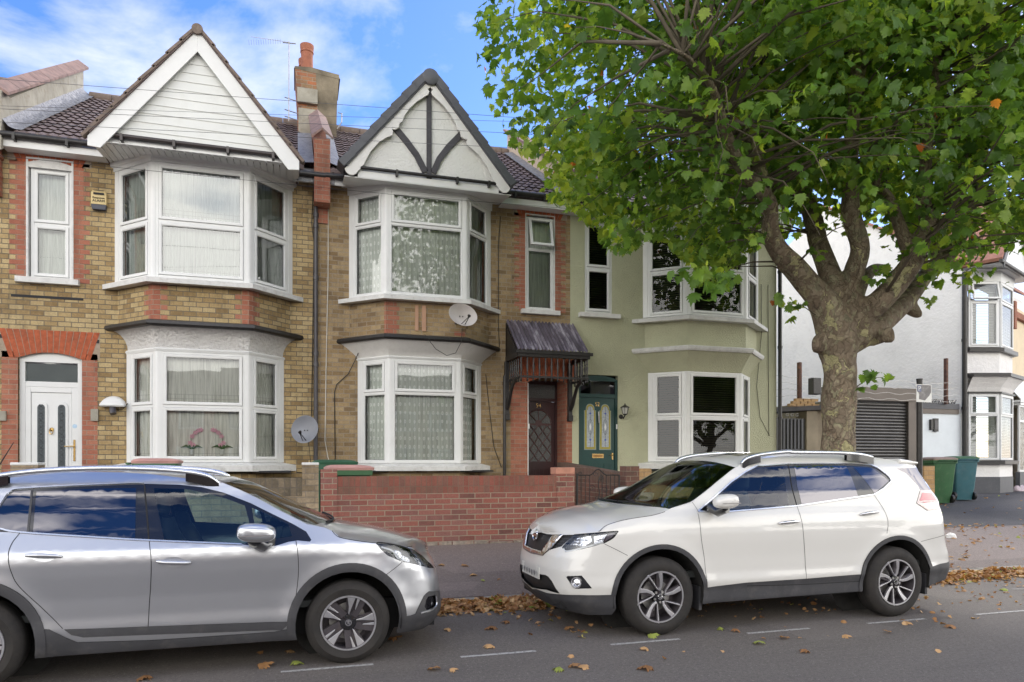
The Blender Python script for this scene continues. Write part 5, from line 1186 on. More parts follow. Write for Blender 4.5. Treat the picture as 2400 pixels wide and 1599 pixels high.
b = MB(); b.hexa([Q(-hw-.1, 0, 7.38), Q(-hw-.1, 5, 7.38), Q(0, 0, 9.55), Q(0, 5, 9.55), Q(-hw-.16, 0, 7.46), Q(-hw-.16, 5, 7.46), Q(0, 0, 9.65), Q(0, 5, 9.65)])
b.hexa([Q(hw+.1, 0, 7.38), Q(hw+.1, 5, 7.38), Q(0, 0, 9.55), Q(0, 5, 9.55), Q(hw+.16, 0, 7.46), Q(hw+.16, 5, 7.46), Q(0, 0, 9.65), Q(0, 5, 9.65)])
def CR(s, d): v = C0+e*s-nn*d; return (v.x, v.y)
b.extr([(*CR(-.1, -.2), 7.4), (*CR(L_+3.2, -.2), 7.4), (*CR(L_+3.2, 4.2), 10.3), (*CR(-.1, 4.2), 10.3)], (0, 0, .08)); b.build('roof', mTileR, h)
b = MB()
for sg in (-1, 1): b.extr([Q(0, -.04, 9.62), Q(sg*(hw+.12), -.04, 7.42), Q(sg*(hw+.12), -.04, 7.16), Q(0, -.04, 9.3)], (nn.x*-.04, nn.y*-.04, 0))
b.build('bargeboard', mDarkGrey, h)
b = MB(); b.poly(Q(-hw, .1, 7.4), Q(hw, .1, 7.4), Q(0, .1, 9.5)); b.build('gable_infill', mWhite, h)
b = MB(); b.tube([Q(-hw-.3, .0, 7.33), Q(hw+1.5, .0, 7.33)], .055, 8); b.build('gutter', mBlack, h)
b = MB(); b.poly(Q(-hw, .02, 7.36), Q(hw, .02, 7.36), Q(hw, 1.4, 7.38), Q(-hw, 1.4, 7.38)); b.build('soffit', mWhite, h)
# porch to its right
b = MB(); pf = Fr(A1+e*.2+nn*.6, A1+e*3+nn*.6)
hp = empty('glazed_porch', tuple(A1)+(.68,), 'obscure glass side porch at the right edge beside the white house bay', 'porch')
ring(b, pf, 0, 2.8, 1.3, 3.45, .06, -.05, .0); b.fbox(pf, .06, 2.74, -.05, 0, 2.9, 2.97); b.fbox(pf, -.03, 2.83, -.6, .04, 3.45, 3.52); b.build('frame', mWhite, hp)
b = MB(); b.fbox(pf, .06, 2.74, -.03, -.02, 1.36, 2.9); b.fbox(pf, .06, 2.74, -.03, -.02, 2.97, 3.39); b.build('obscure_glass', M('rippled glass', (.30, .30, .27), .12, var=.7, vs=9, bump=1, bs=14, bd=.05), hp)
b = MB(); b.fbox(pf, -.02, 2.82, -.1, .02, .3, 1.3); b.build('base', mDarkGrey, hp)
b = MB(); b.fbox(pf, -.1, 3.0, -.7, .06, 3.53, 3.60); b.extr([pf.p(-.1, .06, 3.6), pf.p(3, .06, 3.6), pf.p(3, -.6, 4.5), pf.p(-.1, -.6, 4.5)], (0, 0, .04)); b.build('roof', mWhite, hp)
h = empty('cream_house', tuple(A1+e*3)+(.68,), 'cream rendered house at the right edge beyond the white one', 'house')
b = MB(); cf = Fr(A1+e*.75+nn*.12, A1+e*6); wallrects(b, cf, 0, 6, 0, 6.9, [], .1); b.build('wall', M('cream render', (.72, .6, .42), .85, var=.1), h)
b = MB(); b.fbox(cf, -.05, 6, 0, .12, 6.5, 6.7); b.fbox(cf, -.1, .15, 0, .25, 6.0, 6.9); b.build('corbel', mRed, h)
for k, (px, sg) in enumerate(((449, 1), (521, -1))):
    p = W(px, 1060, 13.015); hh = empty('orchid', p, ['pink orchid in a pot on the inner sill, nearer the white door', 'pink orchid in a pot on the inner sill, nearer the drainpipe'][k], 'plant', 'pink orchids in the lower bay window')
    b = MB(); b.lathe(p+Vector((0, 0, -.04)), (0, 0, 1), [(0, .03), (.09, .04), (.09, .001)], 12); b.build('pot', mWhite, hh)
    b = MB()
    for a in (-1.2, -.5, .5, 1.2): b.tube([p+Vector((0, 0, .05)), p+Vector((.07*a, -.005, .11)), p+Vector((.14*a, -.005, .08))], [.012, .02, .004], 5)
    b.build('leaf', M('orchid leaf', (.05, .14, .04), .4), hh)
    b = MB(); b.tube([p+Vector((0, 0, .05)), p+Vector((-.01*sg, 0, .25)), p+Vector((.05*sg, -.005, .36)), p+Vector((.14*sg, -.005, .39))], .004, 5); b.build('stem', M('orchid stem', (.12, .16, .05), .6), hh)
    b = MB()
    for dx, dz in ((-.02, .16), (.03, .12), (.01, .27), (.06, .33), (.11, .37), (.15, .38)):
        for a in range(5): aa = a*2*pi/5; c = p+Vector((dx*sg, -.012, dz)); b.poly(c, c+Vector((.032*cos(aa-.5), -.004, .032*sin(aa-.5))), c+Vector((.042*cos(aa), -.002, .042*sin(aa))), c+Vector((.032*cos(aa+.5), -.004, .032*sin(aa+.5))))
    b.build('flower', M('orchid petal', (.80, .38, .52), .5), hh, recalc=False)
# litter bags
def bag(loc, sx, label, mat):
    b = MB()
    def f(u, v):
        a = u*2*pi; t = v*pi/2; r = 1+.28*noise.noise((cos(a)*1.7+loc[0], sin(a)*1.7, v*2.2)); return (loc[0]+sx*cos(a)*cos(t)*r, loc[1]+sx*.7*sin(a)*cos(t)*r, loc[2]+sx*.75*sin(t)*r)
    b.grid(f, 22, 9); tag(b.build('plastic_bag', mat, at=loc, smooth=70), label, 'bag')
bag((10.68, 9.31, .31), .11, 'crumpled white plastic bag on the pavement behind the white car', M('white plastic', (.75, .74, .74), .35, var=.15, bump=.8, bs=25, bd=.02))
bag((22.3, 16.9, .66), .3, 'pale patterned carrier bag by the porch at the right edge', M('pink white plastic', (.62, .52, .56), .4, var=.3, vs=22, bump=.8, bs=12, bd=.03))
# ================================================================ cars
import numpy as np
def lerpt(t, v):
    if v <= t[0][0]: return t[0][1]
    for (a, b), (c, d) in zip(t, t[1:]):
        if v <= c:
            k = (v-a)/(c-a); return b+(d-b)*k
    return t[-1][1]
def smooth_table(t, n=400):
    """monotone-ish smooth interpolation of a table, as a fast sampler"""
    xs = np.array([a for a, _ in t], float); ys = np.array([b for _, b in t], float)
    g = np.linspace(xs[0], xs[-1], n); y = np.interp(g, xs, ys)
    w = max(3, int(n*.035)) | 1; k = np.hanning(w+2)[1:-1]; k /= k.sum(); pad = w//2
    yp = np.concatenate([2*y[0]-y[pad:0:-1], y, 2*y[-1]-y[-2:-pad-2:-1]]); ys2 = np.convolve(yp, k, 'valid')
    x0, dx = g[0], g[1]-g[0]
    def f(v):
        i = (v-x0)/dx
        if i <= 0: return float(ys2[0])
        if i >= n-1: return float(ys2[-1])
        j = int(i); return float(ys2[j]+(ys2[j+1]-ys2[j])*(i-j))
    return f
def catmull(P, m=14):
    P = [np.array(p, float) for p in P]; P = [2*P[0]-P[1]]+P+[2*P[-1]-P[-2]]; o = []
    for i in range(1, len(P)-2):
        for k in range(m):
            t = k/m; a, b, c, d = P[i-1:i+3]
            o.append(.5*((2*b)+(c-a)*t+(2*a-5*b+4*c-d)*t*t+(3*b-a-3*c+d)*t**3))
    o.append(P[-2]); return o
def proj(p):
    zc = p[0]*_S+p[1]*_C; xc = p[0]*_C-p[1]*_S
    return (1200+FPX*xc/zc, 1085-FPX*(p[2]-HC)/zc)
class Surf:
    def __init__(s, pos, A, B, tol=None):
        s.pos = pos; s.A = A; s.B = B
        s.ga = np.linspace(*A, 160); s.gb = np.linspace(*B, 70)
        s.tab = np.array([[proj(pos(a, b)) for b in s.gb] for a in s.ga]); s.pen = None
    def inv(s, px, py):
        d = (s.tab[:, :, 0]-px)**2+(s.tab[:, :, 1]-py)**2
        if s.pen is None:                # side of the skin turned away from the survey point
            X = s.tab; u = np.gradient(X, axis=0); v = np.gradient(X, axis=1); cr_ = u[:, :, 0]*v[:, :, 1]-u[:, :, 1]*v[:, :, 0]
            sg = np.sign(np.median(cr_)); s.pen = np.where(cr_*sg < 0, 1e6, 0.0)
        d = d+s.pen; i, j = np.unravel_index(np.argmin(d), d.shape)
        a, b = s.ga[i], s.gb[j]
        for _ in range(8):
            p = proj(s.pos(a, b)); h = 1e-3; pa = proj(s.pos(a+h, b)); pb = proj(s.pos(a, b+h))
            J = np.array([[(pa[0]-p[0])/h, (pb[0]-p[0])/h], [(pa[1]-p[1])/h, (pb[1]-p[1])/h]]); r = np.array([px-p[0], py-p[1]])
            try: st = np.linalg.solve(J, r)
            except Exception: break
            st = np.clip(st, -.06, .06); a = min(max(a+st[0], s.A[0]), s.A[1]); b = min(max(b+st[1], s.B[0]), s.B[1])
        return (a, b)
    def nrm(s, a, b):
        h = 2e-3; p = Vector(s.pos(a, b)); u = Vector(s.pos(a+h, b))-Vector(s.pos(a-h, b)); v = Vector(s.pos(a, b+h))-Vector(s.pos(a, b-h))
        n = u.cross(v); return n.normalized() if n.length > 1e-12 else Vector((0, 0, 1))
def dens(poly, h=.03, close=True):
    o = []; n = len(poly)
    for i in range(n if close else n-1):
        a, b = poly[i], poly[(i+1) % n]; L = hypot(b[0]-a[0], b[1]-a[1]); m = max(1, int(L/h))
        for k in range(m): o.append((a[0]+(b[0]-a[0])*k/m, a[1]+(b[1]-a[1])*k/m))
    if not close: o.append(poly[-1])
    return o
def cdt_regions(outline, feats, ha, hb, h=.03, extra=()):
    vs, fs = [Vector(p) for p in extra], []
    def addp(poly):
        b = len(vs); vs.extend(Vector(p) for p in poly); fs.append(list(range(b, b+len(poly))))
    addp(dens(outline, h))
    for f in feats: addp(dens(f, h))
    x0, x1 = min(p[0] for p in outline), max(p[0] for p in outline); y0, y1 = min(p[1] for p in outline), max(p[1] for p in outline)
    a = x0+ha/2
    k = 0
    while a < x1:
        b = y0+hb/2+(hb/2 if k % 2 else 0)
        while b < y1: vs.append(Vector((a, b))); b += hb
        a += ha; k += 1
    ed = [(q[i], q[(i+1) % len(q)]) for q in fs for i in range(len(q))]
    V, E, F, ov, oe, of = delaunay_2d_cdt(vs, ed, [], 0, 1e-5)
    VA = np.array([tuple(v) for v in V]); F = [f for f in F if len(f) == 3]; FA = np.array(F); C = VA[FA].mean(axis=1)
    ins = []
    for poly in [outline]+list(feats):
        Pn = np.array([tuple(p) for p in poly], float); x, y = C[:, 0], C[:, 1]; r = np.zeros(len(C), bool); n = len(Pn)
        for i in range(n):
            x1_, y1_ = Pn[i-1]; x2_, y2_ = Pn[i]
            m = (y1_ > y) != (y2_ > y)
            with np.errstate(divide='ignore', invalid='ignore'): xi = (x2_-x1_)*(y-y1_)/(y2_-y1_)+x1_
            r ^= m & (x < xi)
        ins.append(r)
    of = [tuple(k for k in range(len(ins)) if ins[k][i]) for i in range(len(F))]
    return V, F, of
SIDE = 'near'
class Car:
    def __init__(c, name, X0, Yc, d, plan, side, front, rear, label, zc, wheels, flare):
        c.X0, c.Yc, c.d = X0, Yc, d; c.wheels = wheels
        c.root = empty(name, (X0+d*2.1, Yc, 0), label, 'car', 'cars parked along the kerb')
        pts = catmull(plan); P = np.array(pts); seg = np.hypot(*(P[1:]-P[:-1]).T); S = np.concatenate([[0], np.cumsum(seg)])
        c.Smax = S[-1]; g = np.arange(0, c.Smax, .01); c.cu = np.interp(g, S, P[:, 0]); c.cy = np.interp(g, S, P[:, 1]); c.gs = g
        tu = np.gradient(c.cu); ty = np.gradient(c.cy); l = np.hypot(tu, ty); tu, ty = tu/l, ty/l
        k = np.ones(15)/15; tu = np.convolve(np.pad(tu, 7, 'edge'), k, 'valid'); ty = np.convolve(np.pad(ty, 7, 'edge'), k, 'valid'); l = np.hypot(tu, ty)
        c.nu, c.ny = -ty/l, tu/l
        c.fs, c.ff, c.fr = smooth_table(side), smooth_table(front), smooth_table(rear); c.flare = flare; c.zc = smooth_table(zc)
        c.umid = 2.2
        c.W = Surf(c.wpos, (0, c.Smax-.011), (.15, 1.78))
    def T(c, u, y, z): return (c.X0+c.d*u, c.Yc+y, z)
    def at(c, s):
        i = min(max(s/.01, 0), len(c.gs)-1.001); j = int(i); t = i-j
        q = lambda A: A[j]+(A[j+1]-A[j])*t
        return q(c.cu), q(c.cy), q(c.nu), q(c.ny)
    def wloc(c, s, z):
        u, y, nu, ny = c.at(s); nf = max(0, -nu); nr = max(0, nu)
        wf = min(1, nf*1.15)**1.3; wr = min(1, nr*1.15)**1.3
        ins = (1-wf-wr)*c.fs(z)+wf*c.ff(z)+wr*c.fr(z)
        for (wu, wz, Rw) in c.wheels:
            dd = hypot(u-wu, z-wz)-Rw-.10; ins -= c.flare*math.exp(-(dd/.085)**2)*(1 if z > wz-.2 else 0)
        return u-nu*ins, -(y-ny*ins), z
    def wpos(c, s, z): return c.T(*c.wloc(s, z))
    def set_top(c, px, extra=()):
        """upper edge of the side skin, measured as image points then (u, z) pairs"""
        sz = [c.W.inv(*p) if len(p) == 2 else p[:2] for p in px]+[(c.s_of(u), z) for u, z in extra]
        sz = [(0, sz[0][1])]+[q for q in sz if q[0] > .03]
        o = [sz[0]]
        for q in sz[1:]:
            if q[0] > o[-1][0]+.005: o.append(q)
        c.top = o; c.ftop = smooth_table(o, 700) if False else (lambda s, o=o: lerpt(o, s))
        # edge curves by u for the top skin
        E = []
        for k in range(500):
            s = o[-1][0]*k/499; u, y, z = c.wloc(s, c.ftop(s)); E.append((u, y, z))
        E2 = [E[0]]
        for e in E[1:]:
            if e[0] > E2[-1][0]+1e-4: E2.append(e)
        c.E = np.array(E2); c.Tsurf = Surf(c.tpos, (c.E[0][0], c.E[-1][0]), (-1, 1))
    def s_of(c, u):
        i = int(np.argmin(np.abs(c.cu-u)+(c.cy < .3)*9)); return c.gs[i]
    def tloc(c, u, t):
        ye = float(np.interp(u, c.E[:, 0], c.E[:, 1])); ze = float(np.interp(u, c.E[:, 0], c.E[:, 2])); zc = max(c.zc(u), ze+.004)
        k = c.pw(u); return u, -ye*t, ze+(zc-ze)*(1-abs(t)**k)
    def pw(c, u): return 2.6
    def tpos(c, u, t): return c.T(*c.tloc(u, t))
    def mesh(c, surf, V, F, name, mat, parent=None, mirror=False, off=0, both=False, thick=0, label=None):
        """triangles of a parametric skin -> mesh with analytic normals"""
        idx = {}; P = []; N = []; T = []
        def ad(i, far):
            k = (i, far)
            if k not in idx:
                a, b = V[i]; p = Vector(surf.pos(a, b)); n = surf.nrm(a, b)
                if surf is c.W: o = Vector((p.x-(c.X0+c.d*c.umid), p.y-c.Yc, 0))
                else: o = Vector((0, 0, 1))
                if n.dot(o) < 0: n = -n
                p = p+n*off
                if far: p.y = 2*c.Yc-p.y; n.y = -n.y
                idx[k] = len(P); P.append(p); N.append(n)
            return idx[k]
        for far in ((False, True) if both else (mirror,)):
            for f in F: T.append([ad(i, far) for i in f])
        me = bpy.data.meshes.new(name); org = ORG[(parent or c.root).name]
        for f in T:
            nn = (P[f[1]]-P[f[0]]).cross(P[f[2]]-P[f[0]])
            if nn.dot(N[f[0]]) < 0: f.reverse()
        me.from_pydata([tuple(p-org) for p in P], [], T); me.materials.append(mat)
        me.polygons.foreach_set('use_smooth', [True]*len(T)); me.normals_split_custom_set_from_vertices([tuple(n) for n in N])
        o = bpy.data.objects.new(name, me); COL.objects.link(o); o.parent = parent or c.root; ORG[o.name] = org
        if both:
            bm = bmesh.new(); bm.from_mesh(me)
            bm.free()
        if thick:
            m = o.modifiers.new('thick', 'SOLIDIFY'); m.thickness = thick; m.offset = -1
        if label: o['label'] = label
        return o
    def skin(c, surf, outline, feats, body_mat, ha=.06, hb=.04, h=.03, body='body', body_parent=None, bodyboth=True, extra=()):
        """feats: (name, polygon in surface coordinates, material, options)"""
        V, F, of = cdt_regions(outline, [f[1] for f in feats], ha, hb, h, extra)
        reg = {i: [] for i in range(len(feats)+1)}
        for f, o in zip(F, of):
            if 0 not in o: continue
            reg[max(o)].append(f)
        obs = [c.mesh(surf, V, reg[0], body, body_mat, body_parent, both=bodyboth)]
        for i, ft in enumerate(feats):
            nm, poly, mat, op = (*ft, {})[:4] if len(ft) == 3 else ft
            if not reg[i+1]: obs.append(None); continue
            p = op.get('parent')
            p = obs[p+1] if isinstance(p, int) else (p or obs[0])
            m = c.mesh(surf, V, reg[i+1], nm, mat, p, off=op.get('off', 0), thick=op.get('thick', 0)); obs.append(m)
            if op.get('mirror', True) and surf is c.W: c.mesh(surf, V, reg[i+1], nm, mat, obs[0], mirror=True, off=op.get('off', 0), thick=op.get('thick', 0))
        return obs
    def patch(c, surf, poly, name, mat, off=.004, thick=0, parent=None, mirror=True, h=.012, ha=.03, hb=.02):
        V, F, of = cdt_regions(poly, [], ha, hb, h); F = [f for f, o in zip(F, of) if 0 in o]
        o = c.mesh(surf, V, F, name, mat, parent, off=off, thick=thick)
        if mirror: c.mesh(surf, V, F, name, mat, parent, mirror=True, off=off, thick=thick)
        return o
    def P(c, pts, surf=None): surf = surf or c.W; return [surf.inv(*p) for p in pts]
    def line(c, pts, name, mat, w=.004, off=.0015, parent=None, mirror=True, surf=None, closed=False, raw=False, round_=0):
        surf = surf or c.W; q = pts if raw else c.P(pts, surf)
        if closed: q = q+[q[0]]
        q = [tuple(v) for v in catmull(q, 6)] if not closed else dens(q, .02, False)
        ws = [(Vector(surf.pos(*a))+surf_n(c, surf, a)*off) for a in q]; ns = [surf_n(c, surf, a) for a in q]
        for far in ((False, True) if mirror else (False,)):
            b = MB(); rows = []
            for i, p in enumerate(ws):
                t = (ws[min(i+1, len(ws)-1)]-ws[max(i-1, 0)]).normalized(); n = ns[i]; sd = t.cross(n)*w/2
                hh = n*round_
                r = [p-sd-n*.003, p-sd*.7+hh, p+sd*.7+hh, p+sd-n*.003] if round_ else [p-sd, p+sd]
                if far: r = [Vector((v.x, 2*c.Yc-v.y, v.z)) for v in r]
                rows.append(r)
            m = len(rows[0])
            b.add([v for r in rows for v in r], [(i*m+k, i*m+k+1, (i+1)*m+k+1, (i+1)*m+k) for i in range(len(rows)-1) for k in range(m-1)])
            o = b.build(name, mat, parent or c.root, recalc=False, smooth=60)
        return o
def surf_n(c, surf, a):
    n = surf.nrm(*a); p = surf.pos(*a)
    o = Vector((p[0]-(c.X0+c.d*c.umid), p[1]-c.Yc, 0)) if surf is c.W else Vector((0, 0, 1))
    return n if n.dot(o) > 0 else -n
# ---- car materials
def paint(name, col, metal, rough, fl=0, coat=1.0):
    t = NT(name); g = t.geo()
    c = t.mix(t.ramp(t.noise(g, 2.0, 5, .6), [(.4, 0), (.75, .10)]), col, [x*.78 for x in col])
    sp = t.n('ShaderNodeSeparateXYZ', {'Vector': g}).outputs[2]                  # road dust on the lower panels
    dust = t.math('MULTIPLY', t.ramp(t.noise(g, 6, 5, .7), [(.35, .25), (.75, 1)]), t.ramp(sp, [(.2, .22), (.62, 0)]))
    c = t.mix(dust, c, (.30, .27, .23)); t.set('Base Color', c); t.set('Metallic', metal); t.set('Roughness', rough)
    t.set('Coat Weight', coat); t.set('Coat Roughness', .02)
    if fl: t.bump(t.noise(g, 900, 2), fl, .0006)
    return t.m
mSilver = paint('silver metallic paint', (.56, .575, .61), .85, .30, .2); mPearl = paint('pearl white paint', (.64, .63, .60), .0, .3)
mClad2 = M('grey plastic cladding', (.045, .045, .05), .55, var=.2, vs=5, bump=.15, bs=400, bd=.001, grime=((.14, .13, .12), 7, .35))
mGlossB = M('gloss black trim', (.012, .012, .015), .12, var=.1, coat=.8)
mGap = M('shut line', (.008, .008, .009), .8, var=0)
mTyreT = NT('tyre rubber'); _g = mTyreT.uv(True); mTyreT.set('Base Color', mTyreT.mix(mTyreT.ramp(mTyreT.noise(_g, 9, 5, .7), [(.3, 0), (.8, .8)]), (.013, .012, .012), (.040, .034, .029))); mTyreT.set('Roughness', .82); mTyre = mTyreT.m
mAlloy = M('machined alloy', (.72, .72, .75), .28, metal=.9, var=.1, vs=8, grime=((.3, .25, .2), 14, .3)); mAlloyD = M('dark alloy', (.10, .09, .10), .35, metal=.6, var=.2, vs=9, grime=((.2, .16, .13), 10, .35))
mCarGl = glassmat('car glass', (.62, .78, .80), 1.6, .03, gtint=(.88, .88, .93)); mPriv = glassmat('tinted car glass', (.09, .07, .10), 2.0, .08, gtint=(.86, .84, .92)); mWind = glassmat('windscreen glass', (.62, .72, .66), 1.6, .04)
mLens = glassmat('lamp lens', (.95, .97, 1), 1.45, .02); mRefl = M('lamp reflector', (.75, .76, .8), .12, metal=1, var=.5, vs=26, bump=.9, bs=22, bd=.02); mLampD = M('lamp housing', (.05, .05, .06), .25, var=.3, vs=18)
mRedL = M('red lamp lens', (.50, .06, .10), .12, var=.35, vs=30, coat=1); mRedP = M('pale lamp lens', (.62, .50, .50), .15, var=.3, vs=24, coat=1); mAmber = M('amber lens', (.6, .25, .05), .2)
mSeat = M('dark seat cloth', (.05, .05, .055), .85, var=.2); mDash = M('dashboard', (.04, .045, .045), .7, var=.2); mMesh = M('black grille mesh', (.015, .015, .016), .5, var=.3)
mPlate = M('smudged number plate', (.62, .62, .58), .4, var=.15, vs=30)
def wheel(car, u, z, R, rim, kind, side, steer=0, width=.225, rot=0):
    """tyre > rim, hub, bolts; side -1 near, +1 far"""
    Wf = .905 if kind == 'v' else .865
    cy = side*(Wf-.012) if side else 0
    c0 = Vector(car.T(u, 0, z)); c0.y = car.Yc+cy; out = Vector((0, side, 0))
    ax1 = Vector((1, 0, 0)); ax2 = Vector((0, 0, 1))
    prof = [(-width, rim*.98), (-width, rim+.02), (-width+.01, R-.035), (-width+.03, R-.008), (-width+.05, R), (-.05, R), (-.032, R-.008), (-.012, R-.035), (.004, (R+rim)/2), (-.002, rim+.02), (-.010, rim+.004), (-.012, rim-.004)]
    b = MB(); b.lathe(c0, out, prof, 72); ty = b.build('wheel', mTyre, car.root, smooth=40)
    gr = MB()
    nT = 46
    for k in range(nT):                              # tread blocks' side grooves
        a = 2*pi*k/nT
        for d0, d1 in ((-.034, -.07),):
            p = lambda d, r, aa: c0+out*d+(ax1*cos(aa)+ax2*sin(aa))*r
            gr.poly(p(-.022, R-.018, a), p(d0-.03, R+.0012, a+.02), p(d0-.03, R+.0012, a+.045), p(-.022, R-.018, a+.025))
    for d in (-.085, -.125, -.165): gr.lathe(c0, out, [(d-.004, R+.0012), (d+.004, R+.0012)], 60)
    gr.build('tread', mGap, ty, recalc=False)
    b = MB(); b.lathe(c0, out, [(-.012, rim), (-.006, rim-.002), (-.006, rim-.014), (-.02, rim-.018), (-.14, rim-.03), (-.15, .05), (-.15, .001)], 60); rm = b.build('rim', mAlloyD, ty, smooth=40)
    b = MB(); b.lathe(c0, out, [(-.0115, rim+.003), (-.004, rim+.001), (-.0045, rim-.012), (-.012, rim-.014)], 72); b.build('rim_lip', mAlloy, rm, smooth=60)
    b = MB(); b.lathe(c0, out, [(-.11, .13), (-.11, .001)], 36); b.lathe(c0, out, [(-.125, .145), (-.105, .145), (-.105, .06)], 40); b.build('brake_disc', mSteel, rm)
    def q(r, a, d): return c0+out*d+(ax1*cos(a)+ax2*sin(a))*r
    def spoke(pts, d1, d0, mat, nm='spoke', dish=.02):
        s = MB(); P = [q(r, a+rot, d1-dish*(1-r/rim)) for r, a in pts]; n = len(P)
        s.add(P+[p+out*(d0-d1) for p in P], [tuple(range(n))]+[(i, (i+1) % n, n+(i+1) % n, n+i) for i in range(n)]); return s
    def polar(x, y): return (hypot(x, y), atan2(y, x))
    sgn = 1
    five = MB(); dark = MB()
    for k in range(5):
        base = pi/2+2*pi*k/5
        def add(mb, pts, d1, d0):
            P = [];
            for (r, t) in pts:                       # r radial, t tangential metres
                a = base+atan2(t*sgn, r)+rot; rr_ = hypot(r, t); P.append(c0+out*(d1-.022*(1-rr_/rim))+(ax1*cos(a)+ax2*sin(a))*rr_)
            n = len(P); mb.add(P+[p+out*(d0-d1) for p in P], [tuple(range(n))]+[(i, (i+1) % n, n+(i+1) % n, n+i) for i in range(n)])
        if kind == 'v':                              # forked pair: broad blade and thin blade
            e = rim-.008
            add(five, [(.052, -.012), (.085, -.034), (e*.62, -.046), (e, -.048), (e, -.004), (e*.62, -.018), (.085, -.010), (.066, .006)], -.008, -.03)
            add(five, [(.060, .002), (e*.97, .094), (e*.965, .110), (.075, .018)], -.009, -.03)
            add(dark, [(.05, -.014), (e, -.058), (e, .006), (.06, .012)], -.026, -.06); add(dark, [(.05, .0), (e*.97, .086), (e*.95, .118), (.07, .022)], -.026, -.06)
        else:                                        # flat petal and dark step beside it
            e = rim-.008
            add(five, [(.060, .010), (.11, .006), (e, -.006), (e, .062), (.12, .026), (.070, .018)], -.008, -.02)
            add(five, [(e*.52, -.030), (e, -.044), (e, -.020), (e*.55, -.024)], -.009, -.02)
            add(dark, [(.045, -.055), (e*.985, -.098), (e, -.040), (e*.5, -.022), (.06, .0)], -.018, -.05)
            add(dark, [(.05, -.02), (e, -.022), (e, .066), (.06, .03)], -.034, -.06)
    five.build('spoke', mAlloy, rm, bevel=.0015); dark.build('spoke_recess', mAlloyD, rm)
    b = MB(); b.lathe(c0, out, [(-.06, .07), (-.03, .062), (-.024, .03), (-.018, .028), (-.018, .001)], 30); b.build('hub', mGlossB, rm, smooth=40)
    b = MB(); b.lathe(c0, out, [(-.017, .026), (-.014, .026), (-.014, .018), (-.016, .017)], 24)
    if kind == 'v': b.box(c0.x-.026, c0.x+.026, c0.y+side*.014-.002-.03*side*0, c0.y+side*-.012, c0.z-.005, c0.z+.005)
    else:
        b.extr([c0+out*-.014+ax1*a_+ax2*b_ for a_, b_ in ((-.012, .016), (.004, .018), (.014, .008), (.006, .004), (.012, -.006), (.006, -.018), (-.002, -.006), (-.010, -.016), (-.006, .002), (-.014, .006))], -out*.003)
    b.build('emblem', mChrome, rm)
    b = MB()
    for k in range(5 if kind == 'v' else 4):
        a = rot+pi/2+.63+2*pi*k/(5 if kind == 'v' else 4); p = q(.052, a, -.03); b.lathe(p, out, [(-.01, .012), (.008, .012), (.008, .001)], 8)
    b.build('bolt', mSteel if kind == 'v' else mGlossB, rm)
    return ty
def seats(car, us, z0, h, wdt):
    for u, z_, hh in us:
        for y in (-.36, .36):
            s = MB(); P = [car.T(u, y, z_), car.T(u+.10, y, z_+hh*.35), car.T(u+.20, y, z_+hh*.78), car.T(u+.22, y, z_+hh)]
            rings = []
            for p, w, t in zip(P, (.25, .26, .22, .12), (.07, .08, .06, .05)):
                rings.append([(p[0]+t*cos(a), p[1]+w*sin(a), p[2]) for a in [2*pi*i/14 for i in range(14)]])
            for i in range(3): s.add(rings[i]+rings[i+1], [(k, (k+1) % 14, 14+(k+1) % 14, 14+k) for k in range(14)])
            hp = car.T(u+.24, y, z_+hh+.12); hr = [[(hp[0]+.05*r*cos(a), hp[1]+.14*r*sin(a), hp[2]+zz) for a in [2*pi*i/14 for i in range(14)]] for zz, r in ((-.11, .55), (-.08, .9), (0, 1), (.07, .85), (.10, .4))]
            for i in range(4): s.add(hr[i]+hr[i+1], [(k, (k+1) % 14, 14+(k+1) % 14, 14+k) for k in range(14)])
            s.add(hr[4], [tuple(range(14))]); s.build('seat', mSeat, car.root, smooth=60)
def mirror_(car, cpx, Y, sz, mat, arm):
    c = W(cpx[0], cpx[1], Y); b = MB(); sx, sy, sz_ = sz; fd = -car.d
    for far in (0, 1):
        b = MB()
        def f(u, v):
            a = u*2*pi; t = (v-.5)*pi; ct = abs(cos(t))**.6*(1 if cos(t) > 0 else -1); x = cos(a); z = sin(a)
            x = math.copysign(abs(x)**.7, x); z = math.copysign(abs(z)**.75, z)
            k = 1-.22*(x*(-fd) > 0)*abs(x)*0
            p = (c.x+sx*x*ct*(1 if x*fd > 0 else .8), c.y+sy*math.copysign(abs(sin(t))**.8, sin(t)), c.z+sz_*z*ct*(.9 if z < 0 else 1)+.10*sz_*x*fd*-1)
            return (p[0], 2*car.Yc-p[1] if far else p[1], p[2])
        b.grid(f, 28, 14); m = b.build('door_mirror', mat, car.root, smooth=180)
        b = MB(); pts = [c+Vector((0, .02, -sz_*.85)), c+Vector(arm)*.5+Vector((0, 0, -sz_*.95)), c+Vector(arm)]
        pts = [Vector((p.x, 2*car.Yc-p.y if far else p.y, p.z)) for p in pts]
        b.tube(pts, [.05, .05, .055], 10); b.build('mirror_arm', mGlossB, m, smooth=60)
        b = MB(); q = [(c.x+sx*.75*cos(a)*abs(1)-0, c.y-sy*1.01 if not far else 2*car.Yc-c.y+sy*1.01, c.z-.012+.02*math.copysign(abs(sin(a))**.5, sin(a))*.25) for a in [2*pi*i/16 for i in range(16)]]
        b.add(q, [tuple(range(16))]); b.build('indicator', mChrome if mat is mSilver else mSteel, m)
